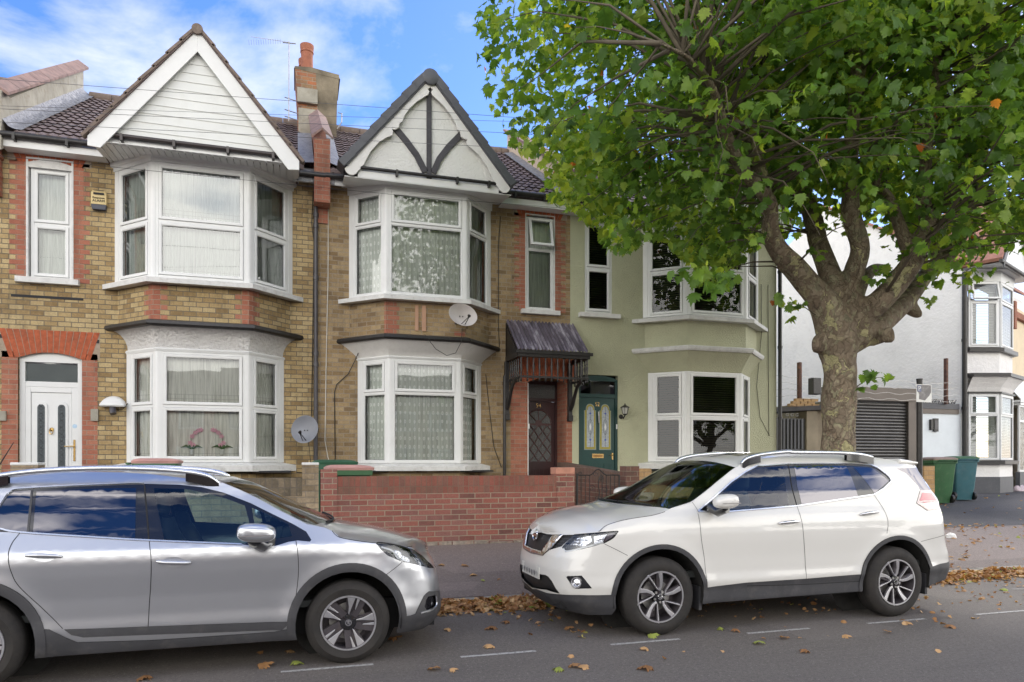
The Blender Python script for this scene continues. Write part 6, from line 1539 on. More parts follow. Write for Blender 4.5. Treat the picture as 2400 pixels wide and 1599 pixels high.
def handle(car, a, b_, mat, name='door_handle'):
    A, B = car.W.inv(*a), car.W.inv(*b_)
    pa, pb = Vector(car.W.pos(*A)), Vector(car.W.pos(*B)); n = surf_n(car, car.W, A); L = (pb-pa)
    for far in (0, 1):
        fl = lambda v: Vector((v.x, 2*car.Yc-v.y, v.z)) if far else v
        cp = MB(); cc = (pa+pb)/2; t = L.normalized(); up = n.cross(t).normalized(); 
        ring_ = [fl(cc+n*.002+t*cos(x)*L.length*.36+up*sin(x)*.038) for x in [2*pi*i/24 for i in range(24)]]
        ctr = fl(cc+n*.001); cp.add([ctr]+ring_, [(0, 1+i, 1+(i+1) % 24) for i in range(24)]); cp.build('handle_cup', mat[1], car.root, smooth=180)
        hb = MB(); pts = [fl(pa+L*k+n*(.008+.030*sin(pi*k)**.6)) for k in [i/12 for i in range(13)]]
        hb.tube(pts, [.010+.005*sin(pi*i/12) for i in range(13)], 10); hb.build(name, mat[0], car.root, smooth=60)
def rail(car, px, Y, mat, w=.030):
    P = [W(x, y, Y) for x, y in px]; Pc = [Vector(p) for p in catmull([tuple(p) for p in P], 5)]
    for far in (0, 1):
        b = MB(); b.tube([Vector((p.x, 2*car.Yc-p.y if far else p.y, p.z)) for p in Pc], [w*(.7+.3*min(1, i/6, (len(Pc)-1-i)/6)) for i in range(len(Pc))], 10); o = b.build('roof_rail', mat, car.root, smooth=60)
        f = MB()
        for i0, i1 in ((0, 9), (len(Pc)-10, len(Pc)-1)):
            seg = Pc[i0:i1+1]; up = [Vector((p.x, 2*car.Yc-p.y if far else p.y, p.z)) for p in seg]; dn = [p-Vector((0, 0, .075)) for p in up]; n = len(up)
            for dy in (-.018, .018): f.add([p+Vector((0, dy, 0)) for p in up+dn], [(k, k+1, n+k+1, n+k) for k in range(n-1)])
        f.build_apart('rail_foot', mGlossB if mat is mChrome2 else mat, o, recalc=False)
mChrome2 = M('satin silver rail', (.66, .68, .72), .25, metal=.9, var=.05)
def arch_outline(s_c, z_c, R, z_b, Rz=None, n=22):
    """points of a wheel cut-out from rear foot to front foot, in skin coordinates"""
    Rz = Rz or R; z0 = z_b; a0 = math.asin(max(-1, min(1, (z0-z_c)/Rz)))
    return [(s_c+R*cos(a), z_c+Rz*sin(a)) for a in [a0+(pi-2*a0)*k/n for k in range(n+1)]]
def underbody(car, L, wls, y=.80, z=.22, rim=.4, top=.95):
    b = MB(); us = sorted([w for w, _, _ in wls])
    x0, x1 = sorted((car.T(.12, 0, 0)[0], car.T(L-.15, 0, 0)[0]))
    b.box(x0, x1, car.Yc-.55, car.Yc+.55, z, z+.25)
    a, c_ = sorted((car.T(us[0]+rim+.05, 0, 0)[0], car.T(us[1]-rim-.05, 0, 0)[0])); b.box(a, c_, car.Yc-y, car.Yc+y, z+.03, z+.25)
    b.build('underbody', mGap, car.root)
    for wu, wz, Rr in wls:                           # wheel arch liners
        l = MB(); 
        for sd in (-1, 1):
            l.grid(lambda u, v: (car.T(wu+(rim+.012)*cos(pi*(1.12*u-.06)), 0, 0)[0], car.Yc+sd*(y+.035-.42*v), wz+(rim+.012)*sin(pi*(1.12*u-.06))), 24, 2)
            cx_ = car.T(wu, 0, 0)[0]; l.poly(*[(cx_+(rim+.03)*cos(t), car.Yc+sd*(y-.36), wz+(rim+.03)*sin(t)) for t in [pi*2*i/20 for i in range(20)]])
        l.build_apart('arch_liner', mArch, car.root, recalc=False, smooth=50)
mArch = M('arch liner', (.02, .019, .018), .95, var=.4, vs=12, bump=.6, bs=30)
# ---------------------------------------------------------------- white SUV
def white_car():
    def r3(x, y): return (1200+x*.363, 1030+y*.363)
    def r4(x, y): return (1750+x*.363, 1030+y*.363)
    def b1(x, y): return (1220+x*.153, 1200+y*.153)
    def r6(x, y): return (1560+x*.1444, 1040+y*.1444)
    wh = [(.97, .36, .36), (3.69, .36, .36)]
    c = Car('parked_car', 2.22, 6.66, 1, [(0, 0), (.008, .22), (.045, .45), (.12, .64), (.25, .78), (.45, .862), (.75, .898), (1.2, .905), (2.4, .905), (3.5, .905), (3.95, .897), (4.25, .875), (4.47, .81), (4.60, .62), (4.645, .33), (4.655, 0)],
            [(.15, .09), (.28, .035), (.40, .03), (.47, .012), (.56, .022), (.70, .016), (.84, .004), (.93, 0), (1.0, .008), (1.08, .035), (1.16, .075), (1.3, .125), (1.45, .195), (1.56, .26), (1.64, .33), (1.78, .6)],
            [(.15, .20), (.24, .10), (.32, .03), (.42, .0), (.6, .0), (.72, .02), (.85, .06), (.95, .12), (1.02, .22), (1.1, .42), (1.3, .8)],
            [(.2, .2), (.34, .03), (.45, -.01), (.62, .0), (.75, .05), (.9, .09), (1.05, .10), (1.2, .13), (1.31, .25), (1.45, .42), (1.6, .56), (1.7, .60), (1.78, .7)],
            'pearl white SUV parked under the tree, front towards the left, muddy tyres',
            [(0, .90), (.03, .925), (.08, .965), (.15, 1.0), (.25, 1.04), (.45, 1.09), (.7, 1.135), (.92, 1.17), (1.02, 1.195), (1.75, 1.59), (1.95, 1.65), (2.3, 1.695), (2.8, 1.71), (3.3, 1.705), (3.8, 1.675), (4.1, 1.63)], wh, .014)
    top = [b1(270, 308), b1(520, 343), b1(820, 337), b1(1215, 300), b1(1320, 215), b1(1500, 150), b1(1690, 108), r3(900, 493), r3(990, 462), r6(110, 1050), r6(430, 955), r6(700, 748), r6(900, 580), r6(1070, 440), r6(1230, 330), r6(1400, 268), r6(1570, 238), r4(220, 108), r4(430, 97), r4(600, 97), r4(720, 105), r4(850, 120), r4(985, 143)]
    c.set_top(top)
    sE, zE = c.top[-1]
    # rear part of the upper edge: on round the rear corner at spoiler height
    c.top.append((c.Smax-.02, zE+.02)); 
    sf, sr = c.s_of(.97), c.s_of(3.69); s1 = c.s_of(2.2); SM = c.Smax-.012
    A1 = arch_outline(sf, .36, .445, .27); A2 = arch_outline(sr, .36, .445, .30)
    out = [(0, .22), (sf-.7, .20), (A1[-1][0]-.03, .215)]+A1[::-1]+[(A1[0][0]+.01, .272), (A2[-1][0]-.01, .292)]+A2[::-1]+[(A2[0][0]+.02, .30), (A2[0][0]+.3, .34), (SM, .34), (SM, zE+.02)]+[p for p in reversed(c.top[:-1])]
    P = c.P
    sill = P([r3(1262, 957), r4(0, 925), r4(380, 900), r4(735, 872)]); za = .42
    clad = [(A1[0][0]-.05, .2)]+[(sf+.47, .30), (sf+.47, sill[0][1])]+sill+[(sr-.47, sill[-1][1]), (sr-.47, .2)]
    ringf = [(sf+.487*cos(t), .36+.487*sin(t)) for t in [radians(-14+208*k/30) for k in range(31)]]
    ringr = [(sr+.485*cos(t), .36+.485*sin(t)) for t in [radians(-10+200*k/30) for k in range(31)]]
    fr_low = [(0, .15)]+[(0, .33)]+P([b1(240, 1180), b1(400, 1240), b1(600, 1262), b1(900, 1272), b1(1200, 1275), b1(1438, 1268)])+[(sf-.40, .42), (sf-.40, .15)]
    rr_low = [(sr+.42, .15), (sr+.42, .45)]+P([r4(1187, 825), r4(1250, 803), r4(1308, 780)])+[(SM, .50), (SM, .15)]
    hl = P([b1(*p) for p in [(632, 540), (700, 465), (820, 347), (1000, 333), (1200, 315), (1440, 295), (1475, 305), (1480, 322), (1420, 400), (1270, 480), (1080, 540), (900, 580), (690, 618), (650, 570)]])
    gr = [(0, .72), (0, P([b1(400, 336)])[0][1]+.004)]+P([b1(*p) for p in [(400, 338), (520, 350), (820, 350), (628, 530), (470, 575), (400, 600)]])
    lg = [(0, .345), (0, .50)]+P([b1(380, 965), b1(425, 990), b1(480, 1060), b1(600, 1250), b1(560, 1245), b1(400, 1195)])
    fog = P([b1(*p) for p in [(700, 1000), (720, 982), (935, 975), (975, 1020), (1098, 1172), (850, 1178), (800, 1150)]])
    tl = P([r4(*p) for p in [(1118, 332), (1185, 328), (1215, 350), (1240, 385), (1243, 410), (1232, 452), (1165, 460), (1095, 412)]])
    rg = P([r4(975, 178), r4(1060, 225), r4(1150, 300), r4(1170, 325), r4(1120, 330), r4(1105, 300), r4(1030, 220), r4(965, 188)])
    rg = [rg[-1], rg[-2], rg[-3], rg[-4], (SM, rg[-4][1]), (SM, rg[0][1]+.02)]
    dlo = P([r6(520, 1100), r6(1060, 622), r6(1300, 455), r6(1490, 358), r4(100, 172), r4(270, 160), r4(480, 158), r4(680, 161), r4(800, 168), r4(840, 182), r4(900, 225), r4(930, 258), r4(930, 272), r4(880, 320), r4(820, 357), r4(560, 395), r4(325, 430), r6(1600, 1058), r6(900, 1115)])
    fg = P([r6(885, 832), r6(1130, 625), r6(1330, 480), r6(1500, 415), r6(1700, 385), r6(1905, 372), r6(1950, 680), r6(1995, 990), r6(1600, 1040), r6(1160, 1083), r6(860, 1085)])
    bg = P([r4(305, 170), r4(480, 168), r4(642, 172), r4(680, 250), r4(722, 380), r4(560, 400), r4(355, 422), r4(325, 300)])
    qg = P([r4(690, 180), r4(790, 183), r4(825, 195), r4(912, 262), r4(915, 270), r4(826, 348), r4(760, 260)])
    feats = [('side_cladding', clad, mClad2, {'off': .004}), ('arch_trim', ringf, mClad2, {'off': .010}), ('arch_trim', ringr, mClad2, {'off': .010}), ('front_cladding', fr_low, mClad2, {'off': .002}),
             ('rear_cladding', rr_low, mClad2, {'off': .002}), ('lower_grille', lg, mMesh, {'off': -.03}), ('grille', gr, mMesh, {'off': -.02}), ('headlight', hl, mLens), ('fog_lamp', fog, mGlossB, {'off': -.006}),
             ('tail_light', tl, mRedP, {'off': .006}), ('rear_window', rg, mPriv), ('window_surround', dlo, mGlossB, {'off': -.002}), ('door_window', fg, mCarGl, {'parent': 11}), ('door_window', bg, mPriv, {'parent': 11}), ('quarter_window', qg, mPriv, {'parent': 11})]
    ob = c.skin(c.W, out, feats, mPearl, .07, .035, .028)
    body = ob[0]
    # top skin
    U0, U1 = c.E[0][0]+.002, c.E[-1][0]
    aL = c.Tsurf
    def uv_of(px): return c.Tsurf.inv(*px)
    def wsc(t): return 1.10-.17*(1-abs(t)**2.0)
    def wst(t): return 1.93-.10*(1-abs(t)**2.0)
    ws = [(wsc(t), t) for t in [-.985+1.97*k/20 for k in range(21)]]+[(1.10+(1.93-1.10)*k/6, .985) for k in range(1, 6)]+[(wst(t), t) for t in [.985-1.97*k/20 for k in range(21)]]+[(1.93-(1.93-1.10)*k/6, -.985) for k in range(1, 6)]
    GR = [U0+d for d in (.0015, .004, .008, .014, .022, .032, .045, .06, .08, .1, .13)]; exT = [(u, t) for u in GR for t in [-.95+.19*k for k in range(11)]]
    outT = [(U0, -1)]+[(u, -1) for u in GR]+[(U1, -1), (U1, 1)]+[(u, 1) for u in reversed(GR)]+[(U0, 1)]
    sun_r = [(2.15, -.62), (3.0, -.66), (3.0, .66), (2.15, .62)]
    obT = c.skin(c.Tsurf, outT, [('windscreen', ws, mWind, {'mirror': False}), ('sunroof', sun_r, mGlossB, {'mirror': False})], mPearl, .05, .09, .04, body='roof_and_bonnet', body_parent=body, bodyboth=False, extra=exT)
    # details
    L = lambda pts, w=.0045, m=mGap, n='shut_line', **k: c.line(pts, n, m, w, parent=body, **k)
    L([r3(1200, 478), r3(1220, 620), r3(1240, 760), r3(1250, 860), r3(1262, 985)]); L([r4(325, 432), r4(350, 510), r4(365, 600), r4(376, 760), r4(381, 935)]); L([r4(822, 358), r4(870, 430), r4(905, 500), r4(912, 555), r4(905, 608)])
    L([b1(1215, 300), b1(1235, 270), b1(1320, 205), b1(1500, 145), b1(1690, 105), r3(900, 492), r3(965, 475), r3(988, 466)]); L([b1(1285, 490), b1(1450, 570), b1(1640, 668)], .004); L([r6(430, 950), r6(480, 1020), r6(528, 1095)], .004); L([r4(1125, 660), r4(1200, 640), r4(1275, 617)], .004)
    c.line(dlo, 'window_chrome', mChrome2, .016, .004, parent=body, closed=True, raw=True, round_=.006)
    c.line(P([r4(0, 945), r4(380, 935), r4(735, 915)]), 'sill_line', mGap, .006, .006, parent=body, raw=True)
    c.line(P([r6(1990, 345), r6(2050, 700), r6(2130, 1000)]), 'shut_line', mGap, .008, .001, parent=ob[12], raw=True)
    # lamp internals
    def sub(poly, k, off=-.03, mat=mRefl, nm='reflector', par=None, thick=0, h=.012):
        cx_ = sum(p[0] for p in poly)/len(poly); cz = sum(p[1] for p in poly)/len(poly)
        return c.patch(c.W, [(cx_+(p[0]-cx_)*k, cz+(p[1]-cz)*k) for p in poly], nm, mat, off, thick, par, h=h)
    hlo = ob[8]
    sub(hl, 1.0, -.035, mLampD, 'lamp_housing', hlo)
    sub(P([b1(*p) for p in [(720, 500), (840, 385), (1060, 360), (1090, 440), (980, 520), (860, 530)]]), 1, -.028, mRefl, 'reflector', hlo); sub(P([b1(*p) for p in [(1110, 375), (1330, 335), (1260, 455), (1130, 485)]]), 1, -.025, mRefl, 'reflector', hlo)
    sub(P([b1(*p) for p in [(1340, 330), (1460, 305), (1400, 395), (1290, 455)]]), 1, -.012, M('smoked amber lens', (.16, .14, .17), .2, var=.3, vs=20), 'indicator', hlo); c.line([b1(650, 560), b1(700, 600), b1(900, 562), b1(1270, 465)], 'daytime_strip', mWhite, .014, -.004, parent=hlo)
    c.line([b1(820, 350), b1(1100, 326), b1(1460, 297), b1(1478, 320), b1(1410, 405), b1(1270, 482)], 'lamp_rim', mGap, .008, .001, parent=hlo)
    lp = MB()
    def lipf(u, v):
        uu = max(.03, .012+.09*u); yy = -.045+.09*v; ye = float(np.interp(uu, c.E[:, 0], c.E[:, 1])); z_ = c.tloc(uu, max(-1, min(1, yy/ye)))[2]
        return c.T(.012+.09*u, yy, z_-.003-.9*max(0, .03-(.012+.09*u)))
    lp.grid(lipf, 12, 14); lp.build('bonnet_lip', mPearl, body, smooth=180)
    # vee chrome of the grille, badge
    zg = P([b1(300, 330)])[0][1]
    vee = P([b1(*p) for p in [(500, 352), (652, 347), (560, 450), (470, 560), (345, 672)]])+[(0, P([b1(300, 680)])[0][1]), (0, P([b1(300, 600)])[0][1])]+P([b1(330, 600), b1(360, 545), (b1(430, 450))])
    c.patch(c.W, vee, 'chrome_vee', mChrome, .006, .02, ob[7], h=.01)
    gm = MB()
    sa = P([b1(650, 350)])[0][0]
    for k in range(14):
        s0 = sa+(.02+.02*k) if False else sa-.16+.03*k
        for j in range(7):
            z0 = .78+.028*j; s_, z_ = s0+(.015 if j % 2 else 0), z0; p = Vector(c.W.pos(max(0.01, s_), z_)); n = surf_n(c, c.W, (max(.01, s_), z_)); q = p-n*.017; tt = Vector((n.y, -n.x, 0))
            gm.poly(q-tt*.012, q-Vector((0, 0, .010)), q+tt*.012, q+Vector((0, 0, .010)))
    gm.build('grille_mesh', M('mesh edge', (.07, .07, .075), .4, var=.2), ob[7], recalc=False)
    zb = .87; pb = Vector(c.W.pos(.0, zb)); nb = Vector((-1, 0, .15)).normalized(); bd = MB()
    pb = pb+nb*.012
    bd.lathe(pb, nb, [(0, .062), (.008, .060), (.010, .052), (.004, .045), (-.002, .045)], 28); tx = Vector((0, 1, 0))
    bd.hexa([pb+nb*o_+tx*a_+Vector((0, 0, b_)) for b_ in (-.012, .012) for o_ in (0, .014) for a_ in (-.07, .07)]); bd.build('emblem', mChrome, ob[7], smooth=40)
    # fog lamp, sensor
    fc = P([b1(855, 1085)])[0]; p = Vector(c.W.pos(*fc)); n = surf_n(c, c.W, fc)
    for far in (0, 1):
        pp = Vector((p.x, 2*c.Yc-p.y, p.z)) if far else p; nn_ = Vector((n.x, -n.y, n.z)) if far else n
        b = MB(); b.lathe(pp-nn_*.01, nn_, [(0, .052), (.018, .050), (.018, .042), (0, .040)], 26); b.build('fog_ring', mChrome, ob[9], smooth=40)
        b = MB(); b.lathe(pp-nn_*.01, nn_, [(0, .04), (.010, .025), (.013, .001)], 20); b.build('fog_lens', mRefl, ob[9], smooth=60)
    sc_ = P([b1(955, 812)])[0]; c.patch(c.W, [(sc_[0]+.012*cos(a), sc_[1]+.012*sin(a)) for a in [pi*i/6 for i in range(12)]], 'parking_sensor', M('sensor', (.62, .61, .57), .3), .002, 0, body, h=.02)
    c.patch(c.W, P([r4(1130, 345), r4(1190, 350), r4(1222, 395), r4(1140, 412), r4(1112, 395)]), 'red_lens', mRedL, .009, 0, ob[10]); c.line([r4(1105, 405), r4(1160, 400), r4(1235, 402)], 'lens_band', mRedP, .012, .011, parent=ob[10])
    c.patch(c.W, P([r4(1110, 418), r4(1230, 410), r4(1228, 445), r4(1165, 455)]), 'clear_lens', M('clear tail lens', (.55, .42, .38), .12, metal=.4, var=.5, vs=18, coat=1), .0085, 0, ob[10])
    # plate
    pl = MB(); x = c.T(-.008, 0, 0)[0]; pl.hexa([(x+.03*abs(yy)*3-.01*k+.0, c.Yc+yy, zz) for zz in (.47, .585) for k in (0, 1) for yy in (-.26, .26)]); plo = pl.build('number_plate', mPlate, body)
    sm = MB(); rr = random.Random(5)
    for k in range(6):
        y = -.2+.075*k; sm.poly(*[(x-.0115, c.Yc+y+.028*cos(a)*rr.uniform(.6, 1), .527+.034*sin(a)*rr.uniform(.6, 1)) for a in [2*pi*i/9 for i in range(9)]])
    sm.build('smudge', M('plate smudge', (.22, .22, .22), .6, var=.5, vs=40), plo, recalc=False)
    # mirrors, handles, rails, spoiler, wheels
    mirror_(c, (1704, 1176), 5.60, (.135, .075, .070), mPearl, (-.04, .20, -.06))
    handle(c, r4(205, 543), r4(340, 530), (mChrome, mPearl)); handle(c, r4(730, 487), r4(850, 470), (mChrome, mPearl))
    rail(c, [r6(1230, 322), r6(1330, 235), r6(1590, 172), r6(2000, 132), r4(300, 84), r4(600, 88), r4(740, 100), r4(812, 116)], 6.02, mChrome2, .022)
    sp = MB(); y0 = .62; e_ = c.E[-1]
    sp.hexa([c.T(4.00, yy, zz) for zz in (1.585,) for yy in (-y0, y0)]+[c.T(4.30, yy, 1.575) for yy in (-y0+.04, y0-.04)]+[c.T(4.0, yy, 1.635) for yy in (-y0, y0)]+[c.T(4.30, yy, 1.60) for yy in (-y0+.04, y0-.04)]); sp.build('spoiler', mPearl, body, bevel=.012)
    for u, rt in ((.97, .12), (3.69, .05)):
        for sd in (-1, 1): wheel(c, u, .36, .36, .235, 'v', sd, rot=rt)
    underbody(c, 4.65, wh, .83, .24, .45)
    seats(c, [(1.95, .75, .55), (2.85, .78, .5)], 0, 0, 0)
    b = MB(); b.grid(lambda u, v: c.T(1.02+.45*u, -.74+1.48*v, 1.10+.03*sin(pi*u)-.08*u), 4, 6); b.box(c.X0+1.45, c.X0+1.5, c.Yc-.74, c.Yc+.74, .5, 1.08); b.box(c.X0+1.0, c.X0+4.2, c.Yc-.76, c.Yc+.76, .5, .56); b.build('dashboard', mDash, c.root)
    b = MB(); sw = Vector(c.T(1.62, .36, 1.02)); b.tube([sw+Vector((.06*sin(a), .18*cos(a), .17*sin(a))) for a in [2*pi*i/20 for i in range(21)]], .014, 6); b.tube([sw-Vector((0, .17, 0)), sw+Vector((0, .17, 0))], .02, 5); b.build('steering_wheel', mDash, c.root)
    b = MB(); m_ = Vector(c.T(1.80, 0, 1.46)); b.box(m_.x-.02, m_.x+.02, m_.y-.13, m_.y+.13, m_.z-.04, m_.z+.04); b.build('rear_view_mirror', mDash, c.root)
    b = MB()
    for t0, t1 in ((-.75, -.05), (-.0, .7)): b.tube([Vector(c.tpos(1.06-.1*(1-t*t), t))+Vector((0, 0, .015)) for t in [t0+(t1-t0)*i/8 for i in range(9)]], .010, 5)
    b.build('wiper', mGap, body)
    for sd in (-1, 1):
        for wu in (1.43, 4.15):
            b = MB(); xx = c.T(wu, 0, 0)[0]; b.box(xx-.02, xx+.01, c.Yc+sd*.70-(.12), c.Yc+sd*.70+.15 if sd > 0 else c.Yc-.70+.1, .20, .42); b.build('mudflap', mClad2, body)
    return c
whiteC = white_car()
# ---------------------------------------------------------------- silver crossover
def silver_car():
    def r1(x, y): return (x*.35, 1050+y*.35)
    def r2(x, y): return (500+x*.35, 1050+y*.35)
    def b2(x, y): return (840+x*.153, 1240+y*.153)
    def b5(x, y): return (500+x*.1595, 1080+y*.1595)
    wh = [(.86, .327, .327), (3.40, .327, .327)]
    c = Car('parked_car', 1.25, 6.53, -1, [(0, 0), (.008, .22), (.04, .42), (.11, .60), (.22, .73), (.40, .815), (.65, .855), (1.0, .87), (2.0, .875), (3.2, .87), (3.6, .86), (3.85, .82), (4.02, .70), (4.11, .45), (4.15, .2), (4.16, 0)],
            [(.15, .10), (.25, .05), (.33, .035), (.40, .03), (.48, .035), (.62, .028), (.78, .008), (.88, .0), (.95, .010), (1.02, .045), (1.10, .085), (1.25, .15), (1.36, .21), (1.45, .28), (1.52, .40), (1.78, .7)],
            [(.15, .16), (.22, .05), (.32, .0), (.5, .012), (.62, .03), (.72, .06), (.80, .12), (.88, .24), (.96, .45), (1.2, .8)],
            [(.2, .15), (.34, .04), (.5, .0), (.75, .04), (.9, .10), (1.05, .15), (1.2, .25), (1.4, .45), (1.6, .65), (1.78, .8)],
            'silver grey crossover car parked at the left, front towards the right',
            [(0, .79), (.05, .825), (.18, .895), (.4, .965), (.65, 1.02), (.85, 1.06), (.95, 1.085), (1.6, 1.41), (1.8, 1.475), (2.1, 1.515), (2.5, 1.54), (3.1, 1.53), (3.6, 1.49), (4.0, 1.42)], wh, .02)
    top = [b2(1140, 352), b2(1060, 300), b2(960, 268), b2(740, 272), b2(560, 240), b2(270, 222), b2(0, 180), r2(850, 600), r2(795, 555), b5(1640, 985), b5(1370, 930), b5(1000, 745), b5(640, 550), b5(380, 425), b5(140, 325), r1(1300, 212), r1(1150, 192), r1(1000, 175), r1(800, 163), r1(600, 160), r1(400, 166), r1(200, 182), r1(40, 203)]
    c.set_top(top, [(3.6, 1.455), (3.85, 1.42), (3.95, 1.40)])
    sf, sr = c.s_of(.86), c.s_of(3.40); SM = c.Smax-.012; zE = c.top[-1][1]; c.top.append((SM, zE))
    A1 = arch_outline(sf, .327, .405, .22, .41); A2 = arch_outline(sr, .327, .405, .22, .41)
    out = [(0, .19), (.5, .185), (A1[-1][0]-.02, .205)]+A1[::-1]+[(A1[0][0]+.01, .222), (A2[-1][0]-.01, .222)]+A2[::-1]+[(A2[0][0]+.02, .24), (SM, .28), (SM, zE)]+[p for p in reversed(c.top[:-1])]
    P = c.P
    ringf = [(sf+.465*cos(t), .327+.478*sin(t)) for t in [radians(-10+200*k/30) for k in range(31)]]; ringr = [(sr+.465*cos(t), .327+.478*sin(t)) for t in [radians(-10+200*k/30) for k in range(31)]]
    strip = P([r1(430, 1216), r1(700, 1207), r1(985, 1196), r1(1400, 1181), r1(1930, 1165), r1(1918, 1195), r1(1890, 1218), r1(1400, 1236), r1(1000, 1250), r1(700, 1262), r1(560, 1268), r1(480, 1252)])
    low = [(sf+.39, .19)]+[(sf+.39, .36), (sf+.455, .36)]+P([r1(1940, 1210), r1(1835, 1232), r1(1400, 1262), r1(1000, 1288), r1(520, 1302), r1(440, 1270), r1(330, 1215), r1(250, 1213)])+[(sr-.39, .30), (sr-.39, .19)]
    frl = [(0, .15), (0, .30), (.25, .30)]+P([b2(1245, 940), b2(1080, 955), b2(1040, 985), b2(1000, 1030), b2(930, 1170), b2(870, 1300), b2(800, 1325), b2(720, 1337)])+[(sf-.38, .34), (sf-.38, .15)]
    rrl = [(sr+.38, .15), (sr+.38, .40), (sr+.6, .50), (SM, .5), (SM, .15)]
    fog = P([b2(*p) for p in [(1010, 1190), (1030, 1090), (1065, 1035), (1175, 1010), (1195, 1150), (1150, 1200), (1040, 1240)]])
    hl = P([b2(*p) for p in [(272, 226), (330, 208), (560, 243), (780, 303), (960, 400), (1060, 500), (1155, 598), (1080, 598), (900, 552), (670, 502), (450, 410), (340, 315)]])
    gr = [(0, .52), (0, .76), (.22, .76)]+P([b2(1140, 372), b2(1155, 545)])+[(.25, .54)]
    dlo = P([r1(135, 566), r1(600, 597), r1(1000, 620), r1(1620, 646), r1(1740, 663), r1(1850, 655), r1(1930, 630), r1(1990, 620), r1(2075, 628), r1(2085, 615), r1(2050, 560), r1(1960, 508), r1(1820, 440), r1(1680, 370), r1(1500, 300), r1(1350, 262), r1(1200, 246), r1(1000, 240), r1(850, 241), r1(500, 256), r1(230, 271), r1(90, 281), r1(50, 312), r1(-5, 395)])+[(c.s_of(3.66), 1.22), (c.s_of(3.56), 1.13), (c.s_of(3.38), P([r1(135, 566)])[0][1]+.012)]
    bg = P([r1(245, 292), r1(500, 278), r1(700, 271), r1(912, 268), r1(908, 440), r1(905, 603), r1(560, 592), r1(220, 573), r1(232, 430)])
    qg = [(c.s_of(3.60), 1.20)]+P([r1(0, 405), r1(55, 325), r1(95, 292), r1(214, 284), r1(205, 430), r1(190, 563), r1(130, 558)])+[(c.s_of(3.38), P([r1(135, 566)])[0][1]+.03), (c.s_of(3.53), 1.14)]
    fg = P([r1(1030, 269), r1(1250, 275), r1(1400, 305), r1(1520, 340), r1(1640, 386), r1(1665, 480), r1(1690, 610), r1(1640, 640), r1(1500, 634), r1(1100, 613), r1(1062, 440)])
    tg = P([b5(565, 690), b5(800, 790), b5(1100, 935), b5(1158, 1108), b5(900, 1145), b5(640, 1145), b5(600, 900)])
    feats = [('side_cladding', low, mClad2, {'off': .006}), ('door_strip', strip, mClad2, {'off': .006}), ('arch_trim', ringf, mClad2, {'off': .012}), ('arch_trim', ringr, mClad2, {'off': .012}),
             ('front_cladding', frl, mClad2, {'off': .004}), ('rear_cladding', rrl, mClad2, {'off': .004}), ('fog_lamp', fog, mGlossB, {'off': -.02}), ('headlight', hl, mLens), ('grille', gr, mMesh, {'off': -.01}),
             ('window_surround', dlo, mGlossB, {'off': -.002}), ('door_window', bg, mPriv, {'parent': 9}), ('quarter_window', qg, mPriv, {'parent': 9}), ('door_window', fg, mCarGl, {'parent': 9}), ('quarter_window', tg, mCarGl, {'parent': 9})]
    ob = c.skin(c.W, out, feats, mSilver, .07, .035, .028); body = ob[0]
    U0, U1 = c.E[0][0]+.002, c.E[-1][0]
    def wsc(t): return 1.12-.20*(1-abs(t)**2.0)
    def wst(t): return 1.80-.09*(1-abs(t)**2.0)
    ws = [(wsc(t), t) for t in [-.975+1.95*k/20 for k in range(21)]]+[(1.12+.68*k/6, .975) for k in range(1, 6)]+[(wst(t), t) for t in [.975-1.95*k/20 for k in range(21)]]+[(1.80-.68*k/6, -.975) for k in range(1, 6)]
    pano = [(1.98, -.72), (3.0, -.72), (3.0, .72), (1.98, .72)]
    GR = [U0+d for d in (.0015, .004, .008, .014, .022, .032, .045, .06, .08, .1, .13)]; exT = [(u, t) for u in GR for t in [-.95+.19*k for k in range(11)]]
    c.skin(c.Tsurf, [(U0, -1)]+[(u, -1) for u in GR]+[(U1, -1), (U1, 1)]+[(u, 1) for u in reversed(GR)]+[(U0, 1)], [('windscreen', ws, mWind, {'mirror': False}), ('glass_roof', pano, mGlossB, {'mirror': False})], mSilver, .05, .09, .04, body='roof_and_bonnet', body_parent=body, bodyboth=False, extra=exT)
    L = lambda pts, w=.005, m=mGap, n='shut_line', **k: c.line(pts, n, m, w, parent=body, **k)
    L([r2(553, 622), r2(565, 700), r2(570, 800), r2(565, 900), r2(545, 1040), r2(515, 1160)]); L([r1(1000, 622), r1(1012, 750), r1(1010, 900), r1(1000, 1050), r1(990, 1250)]); L([r1(135, 568), r1(80, 640), r1(55, 720), r1(75, 830), r1(130, 930), r1(290, 1080), r1(420, 1210)])
    c.line([r1(968, 250), r1(980, 400), r1(996, 612)], 'shut_line', mGap, .010, .001, parent=ob[10]); c.line([r1(215, 283), r1(200, 430), r1(186, 565)], 'shut_line', mClad2, .014, .001, parent=ob[10])
    L([r2(795, 555), r2(815, 580), r2(850, 600), r2(950, 620), r2(1090, 638)]); L([b2(740, 277), b2(860, 255), b2(1000, 237)], .005); L([b2(665, 512), b2(560, 600), b2(455, 680)], .004); L([b2(450, 680), b2(340, 780)], .004); L([r1(50, 305), r1(0, 380)], .004)
    c.line([r1(-5, 541), r1(135, 566), r1(600, 597), r1(1000, 620), r1(1620, 646)], 'waist_chrome', mChrome2, .016, .004, parent=body, round_=.006)
    c.line([r1(60, 300), r1(95, 278), r1(230, 267), r1(500, 252), r1(850, 238), r1(965, 238)], 'roof_chrome', mChrome2, .010, .003, parent=body, round_=.004)
    hlo = ob[8]
